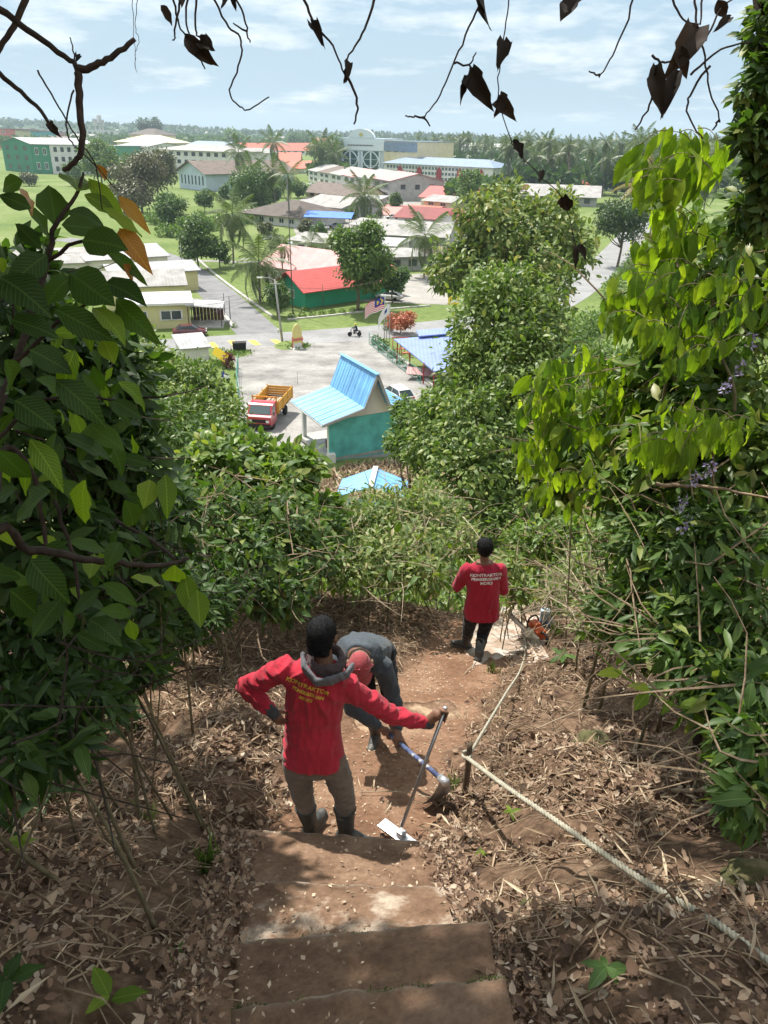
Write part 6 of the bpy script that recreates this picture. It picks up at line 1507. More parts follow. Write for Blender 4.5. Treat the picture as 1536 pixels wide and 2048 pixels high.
# single sticks one can point to
STK = [((62, 1790), (262, 1526), .013, 'long pale curved stick leaning up the left bank', M_STICK, (150, 1630)), ((90, 1820), (235, 1560), .011, 'second curved stick beside the long pale one on the left', M_STICK, (170, 1690)),
 ((415, 1565), (452, 1512), .008, 'short straight stick left of the first worker', M_STICK, None), ((1155, 1330), (1345, 1258), .022, 'thick grey brown fallen limb on the right bank', M_TWIG, (1250, 1300)), ((1310, 980), (1536, 1020), .012, 'long bare pale branch across the right bank', M_STICK, (1420, 992)),
 ((1380, 1640), (1536, 1560), .014, 'bent reddish branch at the lower right', M_STICK, (1440, 1600)), ((1340, 1590), (1500, 1640), .016, 'fallen branch with torn bark at lower right', M_STICK, (1420, 1600)), ((1290, 1655), (1340, 1610), .014, 'short stub branch beside the torn branch', M_STICK, None),
 ((1290, 1790), (1335, 1735), .009, 'split reddish stick under the rope', M_STICK, None), ((1258, 1850), (1345, 1785), .008, 'thin stick crossing the rope', M_STICK, None), ((720, 1590), (900, 1615), .005, 'thin pale root lying across the dug soil', M_PSTICK, (800, 1592)),
 ((930, 1350), (1040, 1240), .006, 'pale cut cane beside the rope', M_PSTICK, None), ((372, 1335), (395, 1395), .010, 'pale forked stick on the litter behind the elbow', M_PSTICK, (385, 1340)), ((640, 1160), (800, 1165), .006, 'curved pale vine lying before the scrub', M_PSTICK, (720, 1185)),
 ((200, 1470), (330, 1440), .010, 'grey stick in the shade on the left bank', M_STICK, None), ((1030, 1480), (1230, 1400), .006, 'thin cane leaning over the straw', M_PSTICK, None), ((1000, 1440), (1090, 1500), .005, 'thin straw cane behind the post', M_PSTICK, None), ((1130, 1640), (1330, 1600), .005, 'thin cane across the litter right of the rope', M_PSTICK, None)]
for (a, b, r, lb, m_, mid) in STK:
    A, B = on(*a), on(*b)
    if a == (1310, 980): A, B, Mm = at(*a, 4.6), at(*b, 4.3), at(*mid, 4.5)
    else:
        Mm = on(*mid) if mid else A.lerp(B, .5)
    up = Vector((0, 0, r + .02)); pts = spline([A + up, Mm + up * 1.8, B + up * 2.2], 5, r * .3)
    tag(MB().tube(pts, lerp(r, r * .5, len(pts)), 6).build('stick', m_, None, True), lb, 'stick')
# seedlings
def seedling(label, px, py, n, s, mat='green', h=.1):
    p = on(px, py); e = empty('seedling', p, 0, label, 'seedling')
    MB().tube([(0, 0, -.02), (.005, 0, h)], [.004, .002], 5).build('stem', M_STEM, e)
    for i in range(n):
        a = 2 * math.pi * i / n + random.random() * .5; d = Vector((math.cos(a), math.sin(a), random.uniform(.05, .5))).normalized()
        b_ = p + Vector((0, 0, h * (.6 + .4 * i / n))); place_leaf(random.choice(LM[mat]), b_, b_ + d * s * random.uniform(.7, 1.15), Vector((0, 0, 1)) - d * .3, e, 1.1)
seedling('blue green seedling with broad leaves at the bottom right', 1205, 1965, 5, .10)
seedling('small seedling with two leaves beside the rope', 1020, 1640, 4, .09, 'bigl')
seedling('seedling with long leaves right of the rope bend', 1125, 1325, 6, .20)
seedling('tiny seedling right of the third step', 960, 1720, 4, .05, 'bigl')
seedling('small leafy plant under the right branches', 1480, 1680, 7, .13)
seedling('serrated young leaf plant at the bottom left', 225, 2020, 3, .14, 'bigl')
seedling('low creeping sprig on the left litter', 360, 1930, 5, .07)
seedling('pale green sprig at the dark left edge', 45, 1710, 5, .08, 'bigl')
seedling('leafy sprout at the bottom left corner', 20, 1990, 4, .16, 'big')
def tuft(label, px, py, n, s):
    p = on(px, py); e = empty('grass_tuft', p, 0, label, 'grass tuft'); r_ = random.Random(px)
    pos = np.stack([RNG.normal(0, .035, n), RNG.normal(0, .035, n), np.zeros(n)], -1); d = unit(np.stack([RNG.normal(0, .35, n), RNG.normal(0, .35, n), np.ones(n)], -1))
    vv, ff = scatter(T_LEAF, pos, d, rdirs(n), RNG.uniform(.5, 1, n) * s, .16); o = mo('blades', np_mesh('blades', vv, ff, LN['grass']), e); o['kind'] = 'stuff'
tuft('green grass tuft at the left end of the steps', 425, 1740, 60, .22); tuft('small grass tuft in the left litter', 300, 1640, 30, .14); tuft('short grass tuft by the landing slab edge', 985, 1345, 40, .16); tuft('dry tuft behind the rope post', 905, 1575, 30, .15)
tuft('yellow green tuft at the right of the slab', 1110, 1270, 50, .22)
# earthy roots and mossy rock on the right bank
M_ROCK = surf('mossy_rock', [(.3, (.05, .06, .02)), (.5, (.10, .095, .04)), (.7, (.20, .15, .09))], 12, .95, bump=.6)
def rock(label, px, py, rx, rz_, seed):
    p = on(px, py); rr_ = random.Random(seed); bm = bmesh.new(); bmesh.ops.create_icosphere(bm, subdivisions=3, radius=1)
    for v in bm.verts:
        k = 1 + .16 * math.sin(v.co.x * 3 + seed) * math.sin(v.co.y * 4) + .08 * math.sin(v.co.z * 7 + v.co.x * 5); v.co = Vector((v.co.x * rx * k, v.co.y * rx * .8 * k, v.co.z * rz_ * k))
    me_ = bpy.data.meshes.new('rock'); bm.to_mesh(me_); bm.free(); me_.shade_smooth(); me_.materials.append(M_ROCK)
    tag(mo('rock', me_, None, p), label, 'rock')
rock('flat mossy rock half buried in the right bank', 1185, 1485, .16, .07, 1); rock('moss covered earth lump at the right edge', 1510, 1770, .17, .10, 2); rock('small grey stone by the litter right of the steps', 1060, 1815, .05, .035, 3)
# ================================================================== people
def cloth(name, c, k=.25, scale=26, bump=.85, rough=.88, bd=.012):
    m, nt, b, out = newmat(name)
    v = N(nt, 'ShaderNodeTexCoord').outputs['Object']
    n = noise_t(nt, 5, 8, .68, v); r = ramp(nt, n.outputs[0], around(c, k)); L(nt, r.outputs[0], b.inputs['Base Color'])
    mp = N(nt, 'ShaderNodeMapping'); mp.inputs['Scale'].default_value = (1, 1, .35); L(nt, v, mp.inputs[0])
    n2 = noise_t(nt, scale, 4, .55, mp.outputs[0], .6); n3 = noise_t(nt, 600, 2, .5, v)
    ad = N(nt, 'ShaderNodeMath', operation='MULTIPLY_ADD', i_1=.12); L(nt, n3.outputs[0], ad.inputs[0]); L(nt, n2.outputs[0], ad.inputs[2])
    bp = N(nt, 'ShaderNodeBump', i_Strength=bump, i_Distance=bd); L(nt, ad.outputs[0], bp.inputs['Height']); L(nt, bp.outputs[0], b.inputs['Normal'])
    b.inputs['Roughness'].default_value = rough; b.inputs['Specular IOR Level'].default_value = .2
    b.inputs['Sheen Weight'].default_value = .15
    return m
M_SKIN = surf('brown_skin', [(.3, (.16, .082, .052)), (.7, (.22, .118, .076))], 14, .55, bump=.15, bscale=120, coord='obj', bdist=.002)
M_HAIR = surf('black_hair', [(.3, (.006, .006, .007)), (.7, (.016, .016, .018))], 90, .7, bump=1.0, bscale=220, coord='obj', bdist=.012, spec=.25)
M_RED1 = cloth('red_shirt_cloth', (.42, .024, .045), .28)
M_RED3 = cloth('crimson_shirt_cloth', (.34, .016, .040), .16)
M_GREYSH = cloth('grey_shirt_cloth', (.062, .076, .090), .3)
M_CUFF = cloth('charcoal_cuff_cloth', (.055, .058, .060), .2)
M_SCARF = cloth('brown_scarf_cloth', (.075, .052, .055), .25)
M_HOOD = cloth('grey_hood_cloth', (.14, .14, .155), .2)
M_TROU = cloth('grey_trouser_cloth', (.17, .135, .105), .35)
M_BLKT = cloth('black_trouser_cloth', (.014, .014, .017), .2)
M_CAP = cloth('faded_red_cap_cloth', (.36, .075, .085), .2, 40, .3)
M_BOOT = surf('rubber_boot', [(.3, (.035, .036, .033)), (.55, (.065, .066, .060)), (.75, (.15, .14, .12))], 9, .5, bump=.15, coord='obj', spec=.45)
M_SOLE = surf('boot_sole', [(.3, (.10, .09, .075)), (.7, (.19, .17, .145))], 12, .85, coord='obj')
M_PYEL = paint('yellow_print', (.62, .40, .06), .7, .35, 40)
M_PWHT = paint('white_print', (.72, .71, .70), .7, .12, 20)

def capsule(a, b, ra, rb, flat=None, n=14):
    a, b = Vector(a), Vector(b); d = b - a; ln = max(d.length, 1e-5); d = d / ln
    x = d.orthogonal().normalized()
    if flat is not None:
        f = Vector(flat[0]); f = f - d * f.dot(d)
        if f.length > 1e-4: x = f.normalized()
    y = d.cross(x); kx = flat[1] if flat is not None else 1.0
    rings = []
    for i in range(5):
        t = -math.pi / 2 + math.pi / 2 * i / 4; rings.append((a + d * (ra * math.sin(t)), max(ra * math.cos(t), 1e-4)))
    for i in range(1, 6): rings.append((a + d * ln * i / 6, ra + (rb - ra) * i / 6))
    for i in range(5):
        t = math.pi / 2 * i / 4; rings.append((b + d * (rb * math.sin(t)), max(rb * math.cos(t), 1e-4)))
    V, F = [], []
    for c_, r in rings:
        for k in range(n):
            t = 2 * math.pi * k / n; V.append(c_ + x * (r * kx * math.cos(t)) + y * (r * math.sin(t)))
    for i in range(len(rings) - 1):
        for k in range(n): F.append((i * n + k, i * n + (k + 1) % n, (i + 1) * n + (k + 1) % n, (i + 1) * n + k))
    F.append(tuple(range(n))[::-1]); F.append(tuple((len(rings) - 1) * n + k for k in range(n)))
    return V, F
def chain(pts, rad, flat=None):
    return [capsule(pts[i], pts[i + 1], rad[i], rad[i + 1], flat) for i in range(len(pts) - 1)]
def ell(c, r, M=None, n=16, m=10):
    V, F = [], []
    for i in range(m + 1):
        t = -math.pi / 2 + math.pi * i / m
        for k in range(n):
            a = 2 * math.pi * k / n; p = Vector((r[0] * max(math.cos(t), 1e-3) * math.cos(a), r[1] * max(math.cos(t), 1e-3) * math.sin(a), r[2] * math.sin(t)))
            V.append(Vector(c) + (M @ p if M is not None else p))
    for i in range(m):
        for k in range(n): F.append((i * n + k, i * n + (k + 1) % n, (i + 1) * n + (k + 1) % n, (i + 1) * n + k))
    F.append(tuple(range(n))[::-1]); F.append(tuple(m * n + k for k in range(n)))
    return V, F
def loft(rings, n=20, p=2.4):
    """rings: (centre, xdir, rx, ry)  elliptical cross sections along a spine"""
    V, F = [], []; m = len(rings)
    for i, (c_, xd, rx, ry) in enumerate(rings):
        c_ = Vector(c_); t = (Vector(rings[min(i + 1, m - 1)][0]) - Vector(rings[max(i - 1, 0)][0])).normalized()
        x = Vector(xd); x = (x - t * x.dot(t)).normalized(); y = t.cross(x)
        for k in range(n):
            a = 2 * math.pi * k / n; ca, sa = math.cos(a), math.sin(a)
            V.append(c_ + x * rx * math.copysign(abs(ca) ** (2 / p), ca) + y * ry * math.copysign(abs(sa) ** (2 / p), sa))
    for i in range(m - 1):
        for k in range(n): F.append((i * n + k, i * n + (k + 1) % n, (i + 1) * n + (k + 1) % n, (i + 1) * n + k))
    F.append(tuple(range(n))[::-1]); F.append(tuple((m - 1) * n + k for k in range(n)))
    return V, F
def fuse(name, prims, mat, parent, voxel=.008, smooth=6, folds=None, origin=None):
    mb = MB()
    for V, F in prims: mb.add(V, F)
    o0 = Vector(origin) if origin is not None else (Vector(parent.location) if parent is not None else Vector())
    mb.v = [tuple(Vector(v) - o0) for v in mb.v]
    tmp = bpy.data.objects.new('tmp', mb.mesh('tmp', None)); sc2 = bpy.data.scenes.new('tmp'); sc2.collection.objects.link(tmp)
    r = tmp.modifiers.new('r', 'REMESH'); r.mode = 'VOXEL'; r.voxel_size = voxel
    if smooth:
        s = tmp.modifiers.new('s', 'SMOOTH'); s.iterations = smooth; s.factor = .5
    sc2.view_layers[0].update(); dg = sc2.view_layers[0].depsgraph; me = bpy.data.meshes.new_from_object(tmp.evaluated_get(dg))
    bpy.data.objects.remove(tmp); bpy.data.scenes.remove(sc2)
    me.name = name
    if folds is not None:
        nv = len(me.vertices); co = np.empty(nv * 3, np.float32); me.vertices.foreach_get('co', co); co = co.reshape(-1, 3)
        no = np.empty(nv * 3, np.float32); me.vertices.foreach_get('normal', no); no = no.reshape(-1, 3)
        co = co + no * folds(co)[:, None]; me.vertices.foreach_set('co', co.astype(np.float32).ravel()); me.update()
    me.materials.clear(); me.materials.append(mat); me.shade_smooth()
    return mo(name, me, parent)
def folds3(amp, kx, ky, kz, n=16, seed=0, ridge=True):
    rg = np.random.default_rng(seed); A = rg.normal(size=(n, 3)) * np.array([kx, ky, kz]); ph = rg.uniform(0, 6.28, n)
    def f(co):
        s = np.zeros(len(co))
        wob = .35 * np.sin(co[:, 2] * 9 + 1.0) + .3 * np.sin(co[:, 0] * 11)
        for a, p in zip(A, ph):
            q = np.sin(co @ a + p + wob * 2); s += (1 - np.abs(q)) * 1.4 - .5 if ridge else q
        return amp * s / math.sqrt(n)
    return f
def head_prims(c, fwd, up, s=1.0):
    fwd = Vector(fwd).normalized(); up = Vector(up); up = (up - fwd * up.dot(fwd)).normalized(); rt = fwd.cross(up)
    M = Matrix((rt, fwd, up)).transposed(); c = Vector(c)
    P = lambda x, y, z: c + M @ Vector((x, y, z)) * s
    pr = [ell(P(0, -.008, .025), (.076 * s, .096 * s, .092 * s), M), ell(P(0, .022, -.045), (.056 * s, .070 * s, .068 * s), M), capsule(P(0, .07, -.085), P(0, .078, -.098), .022 * s, .018 * s),
          capsule(P(0, .086, .012), P(0, .104, -.022), .009 * s, .014 * s), capsule(P(-.03, .083, .035), P(.03, .083, .035), .012 * s, .012 * s), capsule(P(-.02, .086, -.052), P(.02, .086, -.052), .010 * s, .010 * s),
          ell(P(-.082, -.008, -.008), (.012 * s, .020 * s, .032 * s), M), ell(P(.082, -.008, -.008), (.012 * s, .020 * s, .032 * s), M)]
    return pr, P, M
def grip(wrist, p, axis, toward_, s=1.0, r=.016):
    """closed hand round a shaft at p along axis; palm on the wrist side"""
    axis = Vector(axis).normalized(); wrist = Vector(wrist); p = Vector(p)
    out = (p - wrist); out = (out - axis * out.dot(axis)).normalized(); side = axis.cross(out)
    pr = [capsule(wrist, p - out * .035 * s, .027 * s, .030 * s, (axis, 1.25)), ell(p - out * .030 * s, (.040 * s, .040 * s, .026 * s), Matrix((axis, side, out)).transposed())]
    R = r + .009 * s; sg = toward_
    for i in range(4):
        o = axis * ((i - 1.5) * .0205 * s); pts = []
        for k, t in enumerate((-.9, .1, 1.1, 2.1, 2.9)):
            pts.append(p + o + out * (R * 1.05 * math.sin(t)) * 1.0 + side * sg * (R * 1.05 * math.cos(t)) if False else p + o + (side * sg * math.sin(t + .6) - out * math.cos(t + .6)) * (R * (1.35 if k == 0 else 1.08)))
        pr += chain(pts, [.0105 * s, .0100 * s, .0095 * s, .0090 * s, .0080 * s])
    o = axis * (.040 * s); pts = [p + o - out * .03 * s, p + o * 1.15 - side * sg * R * 1.2 - out * .008, p + o * 1.1 - side * sg * R * .9 + out * R * .9]
    pr += chain(pts, [.013 * s, .0115 * s, .0095 * s])
    return pr
def relaxed(wrist, d, nrm, s=1.0, curl=.5):
    d = Vector(d).normalized(); nrm = Vector(nrm); nrm = (nrm - d * nrm.dot(d)).normalized(); sd = d.cross(nrm); w = Vector(wrist)
    pr = [capsule(w, w + d * .075 * s, .026 * s, .030 * s, (sd, 1.35))]
    for i, ln in enumerate((.072, .080, .074, .058)):
        b = w + d * .088 * s + sd * ((i - 1.5) * .0205 * s); pts = [b]; dd = d.copy()
        for k in range(3):
            dd = (dd + nrm * curl * .55).normalized(); pts.append(pts[-1] + dd * ln * s * (.45, .32, .25)[k])
        pr += chain(pts, [.0100 * s, .0095 * s, .0088 * s, .0075 * s])
    b = w + d * .03 * s + sd * .030 * s
    pr += chain([b, b + (d * .6 + sd * .7 + nrm * .3) * .035 * s, b + (d * 1.3 + sd * .75 + nrm * .6) * .05 * s], [.0135 * s, .0115 * s, .009 * s])
    return pr
def boot(parent, ankle, knee, toe, floor, top=.62):
    """rubber boot: ankle/knee joints, toe direction on the floor"""
    ankle = Vector(ankle); knee = Vector(knee); d = Vector(toe); d.z = 0; d.normalize(); heel = Vector((ankle.x, ankle.y, floor))
    sd = Vector((-d.y, d.x, 0)); t = ankle.lerp(knee, top)
    pr = [loft([(heel + Vector((0, 0, .055)), sd, .047, .058), (ankle + Vector((0, 0, .03)), sd, .050, .056), (ankle.lerp(t, .5), sd, .060, .062), (t, sd, .068, .072)], p=2.0)]
    pr += [capsule(heel + Vector((0, 0, .046)) - d * .03, heel + Vector((0, 0, .040)) + d * .165, .046, .038, (sd, 1.08)), capsule(heel + Vector((0, 0, .085)), heel + Vector((0, 0, .055)) + d * .10, .046, .040)]
    b = fuse('boot', pr, M_BOOT, parent, .007, 4)
    outl = [(-.078, -.036), (-.05, -.044), (.05, -.043), (.12, -.050), (.18, -.044), (.208, -.02), (.208, .02), (.18, .044), (.12, .050), (.05, .043), (-.05, .044), (-.078, .036)]
    mb = MB(); q = [heel + d * a + sd * c for a, c in outl]; q = [v - parent.location for v in q]
    zf = floor - parent.location.z; mb.prism([(v.x, v.y) for v in q], zf, zf + .026); mb.build('sole', M_SOLE, b, loc=None)
    # open rim
    k = 16; V = []; tt = t - Vector(parent.location); ax = (knee - ankle).normalized(); x = sd; y = ax.cross(x)
    pts = [tt + (x * .070 * math.cos(6.2832 * i / k) + y * .074 * math.sin(6.2832 * i / k)) for i in range(k + 1)]
    MB().tube(pts, .005, 6).build('rim', M_BOOT, b, True)
    return b
def print_text(lines, mat, parent, target, origin, ux, uz, size, name='printing', direction=(0, 1, 0), gap=.004):
    me0 = target.data; bv = BVHTree.FromPolygons([tuple(v.co) for v in me0.vertices], [tuple(p.vertices) for p in me0.polygons])
    ux, uz, dr = Vector(ux).normalized(), Vector(uz).normalized(), Vector(direction).normalized()
    for li, (txt, sc, dxo) in enumerate(lines):
        cu = bpy.data.curves.new('t', 'FONT'); cu.body = txt; cu.align_x = 'CENTER'; cu.size = size * sc; cu.offset = size * .034; cu.resolution_u = 3
        to = bpy.data.objects.new('t', cu); sc2 = bpy.data.scenes.new('tmp'); sc2.collection.objects.link(to); sc2.view_layers[0].update(); dg = sc2.view_layers[0].depsgraph
        me_ = bpy.data.meshes.new_from_object(to.evaluated_get(dg)); bpy.data.objects.remove(to); bpy.data.scenes.remove(sc2)
        bm = bmesh.new(); bm.from_mesh(me_); bmesh.ops.triangulate(bm, faces=bm.faces); 
        for _ in range(2): bmesh.ops.subdivide_edges(bm, edges=[e_ for e_ in bm.edges if e_.calc_length() > size * .18], cuts=1); bmesh.ops.triangulate(bm, faces=bm.faces)
        dead = []
        for v in bm.verts:
            p = Vector(origin) - Vector(parent.location) + ux * (v.co.x + dxo) + uz * (v.co.y - li * size * 1.05)
            hit = bv.ray_cast(p - dr * .4, dr, .9)
            if hit[0] is None: dead.append(v)
            else: v.co = hit[0] - dr * gap
        if dead: bmesh.ops.delete(bm, geom=dead, context='VERTS')
        bm.to_mesh(me_); bm.free(); me_.materials.clear(); me_.materials.append(mat); mo(name, me_, target)

def fuzz(o, n, ln):                         # short strands over a hair cap
    me = o.data; nv = len(me.vertices); co = np.empty(nv * 3, np.float32); me.vertices.foreach_get('co', co); no = np.empty(nv * 3, np.float32); me.vertices.foreach_get('normal', no)
    co, no = co.reshape(-1, 3), no.reshape(-1, 3); k = RNG.choice(nv, n); nn = no[k]
    d = unit(nn * .55 + np.array([0, -.1, -.5]) + rdirs(n) * .45)
    V, F = scatter(T_DIA, co[k] - nn * .002, d, unit(nn + rdirs(n) * .3), RNG.uniform(.6, 1.3, n) * ln, .30)
    s_ = mo('hair_strands', np_mesh('hair_strands', V, F, M_HAIR), o); s_['kind'] = 'stuff'
J = aty
# ------------------------------------------------------------------ first worker, back to the camera, leaning on a scraper
FY = 3.74
fl = on(622, 1672); fr = on(700, 1676)
fl = Vector((J(620, 1660, FY + .05).x, FY + .05, 0)); fl.z = H(fl.x, fl.y) + .0
fr = Vector((J(692, 1662, FY - .04).x, FY - .04, 0)); fr.z = H(fr.x, fr.y) + .0
p1 = empty('person', ((fl.x + fr.x) / 2, FY, min(fl.z, fr.z)), 0, 'worker in bright red long sleeved shirt leaning on a metal scraper, hand on hip', 'person')
hipL, hipR = J(590, 1512, FY), J(664, 1516, FY)
knL, knR = J(606, 1592, FY + .05), J(688, 1588, FY - .02)
anL, anR = fl + Vector((0, 0, .09)), fr + Vector((0, 0, .09))
pel, wai, che, nek, hed = J(628, 1510, FY), J(626, 1440, FY + .01), J(634, 1370, FY - .01), J(648, 1316, FY + .0), J(645, 1272, FY + .04)
shL, shR = J(566, 1340, FY - .0), J(694, 1374, FY - .0)
elL, elR = J(492, 1374, FY + .06), J(784, 1431, FY + .06)
wrL, wrR = J(540, 1420, FY - .06), J(852, 1446, FY + .12)
POLE_T, POLE_B = J(890, 1420, FY + .13), J(803, 1652, FY - .05)
sx = (shR - shL).normalized()
hp, P_, M_ = head_prims(hed, (.22, .97, -.12), (0, .1, 1), 1.04)
body = hp + [capsule(nek - Vector((0, 0, .04)), hed - Vector((0, .01, .05)), .058, .052), loft([(pel - Vector((0, 0, .08)), sx, .13, .09), (wai, sx, .13, .09), (che, sx, .15, .10), (nek - Vector((0, 0, .05)), sx, .12, .07)])]
body += chain([shL, elL, wrL], [.048, .040, .028]) + chain([shR, elR, wrR], [.048, .040, .028]) + chain([hipL, knL, anL], [.07, .05, .036]) + chain([hipR, knR, anR], [.07, .05, .036])
pdir = (POLE_B - POLE_T).normalized(); gpnt = POLE_T + pdir * .045
body += grip(wrR, gpnt, -pdir, 1, 1.0, .014)
body += relaxed(wrL, (pel - wrL) + Vector((.03, -.10, .02)), (.2, 1, 0), .95, .6)
body += [capsule(anL, anL + Vector((.02, .12, -.05)), .034, .03), capsule(anR, anR + Vector((.12, -.02, -.05)), .034, .03)]
bo = fuse('body', body, M_SKIN, p1, .006, 3)
hemL, hemR = J(552, 1520, FY), J(704, 1522, FY)
shirt = [loft([(pel - Vector((0, 0, .045)), sx, .200, .140), (pel + Vector((0, 0, .06)), sx, .190, .130), (wai, sx, .172, .118), (wai.lerp(che, .55), sx, .184, .122), (che, sx, .195, .124), (che.lerp(nek, .5), sx, .178, .108), (nek - Vector((0, 0, .025)), sx, .095, .075)], p=2.3)]
shirt += chain([shL + sx * .03, shL, shL.lerp(elL, .5), elL, elL.lerp(wrL, .5), wrL.lerp(elL, .06)], [.084, .080, .068, .062, .054, .042])
shirt += chain([shR - sx * .03, shR, shR.lerp(elR, .5), elR, elR.lerp(wrR, .5), wrR.lerp(elR, .08)], [.084, .080, .068, .060, .053, .043])
def f1(co):
    a = folds3(.011, 22, 15, 12, 18, 3)(co); b = folds3(.0075, 20, 14, 34, 12, 4)(co)
    arm = np.clip((np.abs(co[:, 0] - .02) - .20) / .08, 0, 1)
    v = co - np.array(list(nek - p1.location)); th = np.arctan2(v[:, 0], -v[:, 2]); r = np.hypot(v[:, 0], v[:, 2])   # pulls running down from the collar
    q = (1 - np.abs(np.sin(th * 8.5 + 1.3 * np.sin(r * 13) + .9 * np.sin(co[:, 2] * 6 + th * 3)))) ** 1.6 - .35
    return a * .7 * (1 - arm) + b * 1.5 * arm + .015 * q * np.clip((r - .09) / .08, 0, 1) * np.clip((.50 - r) / .22, 0, 1)
s1 = fuse('shirt', shirt, M_RED1, p1, .0075, 8, f1)
fuse('cuff', [capsule(wrR.lerp(elR, .10), wrR.lerp(elR, -.10), .042, .038)], M_CUFF, p1, .006, 2); fuse('cuff', [capsule(wrL.lerp(elL, .10), wrL.lerp(elL, -.16), .041, .037)], M_CUFF, p1, .006, 2)
tr = [loft([(hipL.lerp(hipR, .5) - Vector((0, 0, .10)), sx, .165, .11), (pel + Vector((0, 0, .02)), sx, .175, .118)])]
tr += chain([hipL + sx * .01, hipL.lerp(knL, .5), knL, knL.lerp(anL, .45)], [.098, .090, .074, .066]) + chain([hipR - sx * .01, hipR.lerp(knR, .5), knR, knR.lerp(anR, .45)], [.098, .090, .074, .066])
fuse('trousers', tr, M_TROU, p1, .0075, 6, folds3(.006, 18, 18, 30, 12, 6))
boot(p1, anL, knL, (.42, .9, 0), fl.z); boot(p1, anR, knR, (.93, -.22, 0), fr.z)
hair = [ell(P_(0, -.022, .045), (.087, .104, .090), M_), ell(P_(0, -.060, -.005), (.080, .058, .075), M_), capsule(P_(-.035, -.078, -.055), P_(.035, -.078, -.055), .032, .032)]
fuzz(fuse('hair', hair, M_HAIR, p1, .006, 4, folds3(.0022, 90, 90, 90, 10, 9)), 5000, .012)
# towel and hood round the neck
ring = []; nb = 14
for i in range(nb + 1):
    a = 2 * math.pi * i / nb; ring.append(nek + Vector((.098 * math.cos(a) + .012, .088 * math.sin(a), .012 - .045 * (1 - math.sin(a)) * .5)))
fuse('scarf', chain(ring, [.024] * (nb + 1), ((0, 0, 1), 1.7)), M_SCARF, p1, .006, 3, folds3(.005, 40, 40, 60, 8, 11))
b_ = nek + Vector((.005, -.105, -.035))
hood = chain([nek + Vector((-.125, .0, .015)), nek + Vector((-.11, -.07, -.025)), nek + Vector((-.035, -.125, -.085)), nek + Vector((.05, -.125, -.070)), nek + Vector((.145, -.09, -.045)), nek + Vector((.17, -.03, -.03))], [.017, .019, .021, .021, .019, .014], ((0, -.5, .85), 2.3))
fuse('hood', hood, M_HOOD, p1, .006, 4, folds3(.004, 40, 40, 40, 8, 12))
bx = (J(650, 1402, FY) - J(566, 1376, FY)).normalized()
print_text([('KONTRAKTOR', 1.0, 0), ('PEMBERSIHAN', .8, .02), ('MDKS', .8, .02)], M_PYEL, p1, s1, J(606, 1396, FY - .3) + Vector((0, 0, 0)), bx, bx.cross(Vector((0, 1, 0))) if bx.cross(Vector((0, 1, 0))).z > 0 else -bx.cross(Vector((0, 1, 0))), .040, direction=(0, 1, -.45))
# the scraper he leans on
M_ALU = surf('bare_aluminium', [(.3, (.52, .53, .55)), (.7, (.72, .73, .75))], 20, .35, metal=.7, coord='obj')
M_STEEL = surf('dull_steel', [(.3, (.24, .24, .25)), (.7, (.40, .40, .41))], 16, .4, metal=.8, coord='obj')
M_BLACK = paint('black_rubber', (.018, .018, .018), .7)
sc = empty('floor_scraper', POLE_B, 0, 'metal floor scraper with white wide head held by the first worker', 'scraper')
MB().tube([Vector((0, 0, 0)), (POLE_T - POLE_B) * 1.0], .0125, 12).build('handle', M_STEEL, sc, True)
MB().lathe([(.0, .0), (.014, .0), (.014, .022), (.006, .026), (.0, .026)], tuple(POLE_T - POLE_B), 12).build('end_cap', M_ALU, sc, True)
hd = (J(838, 1680, FY - .16) - J(762, 1634, FY + .06)); hd.z = 0; hd.normalize()
Mh = Matrix((hd, Vector((-hd.y, hd.x, 0)), Vector((0, 0, 1)))).transposed()
gz = H(POLE_B.x, POLE_B.y) - POLE_B.z
MB().box((0, 0, gz + .055), (.36, .085, .014), M=Mh).build('head', M_ALU, sc, bevel=.003)
MB().box((0, 0, gz + .025), (.34, .030, .046), M=Mh).build('blade', M_BLACK, sc)
MB().box((0, 0, gz + .085), (.05, .05, .05), M=Mh).build('socket', M_STEEL, sc, bevel=.004)

# ------------------------------------------------------------------ second worker, bent double over a hoe
Y2 = 5.2
J2 = lambda px, py, Y: aty(px - 15, py - 9, Y)
f2l = on(750, 1482); f2r = on(790, 1476)
p2 = empty('person', ((f2l.x + f2r.x) / 2, (f2l.y + f2r.y) / 2, min(f2l.z, f2r.z)), 0, 'worker in dark grey shirt and red cap bent over digging with a hoe', 'person')
hL, hR = J2(732, 1310, 5.38), J2(782, 1314, 5.38)
kL, kR = J2(752, 1402, 5.2), J2(796, 1402, 5.2)
aL, aR = f2l + Vector((0, 0, .09)), f2r + Vector((0, 0, .09))
pe2 = hL.lerp(hR, .5); ch2 = J2(733, 1318, 4.98); nk2 = J2(733, 1322, 4.84); hd2 = J2(735, 1336, 4.72)
sL2, sR2 = J2(688, 1326, 4.96), J2(780, 1340, 4.96)
eL2, eR2 = J2(718, 1425, 4.86), J2(806, 1420, 4.90)
HT_, HB_ = J(764, 1456, 4.92), J(888, 1562, 4.12)
hdir = (HB_ - HT_).normalized()
g1, g2 = HT_ + hdir * .10, HT_ + hdir * .27
wL2, wR2 = g1 + (eL2 - g1).normalized() * .085, g2 + (eR2 - g2).normalized() * .085
sx2 = (sR2 - sL2).normalized()
hp2, P2, M2 = head_prims(hd2, (.02, -.30, -.95), (0, -.93, .36), 1.12)
body = hp2 + [capsule(nk2, hd2, .055, .052), loft([(pe2, sx2, .13, .09), (pe2.lerp(ch2, .5) + Vector((0, 0, .05)), sx2, .14, .10), (ch2, sx2, .15, .10), (nk2, sx2, .08, .06)])]
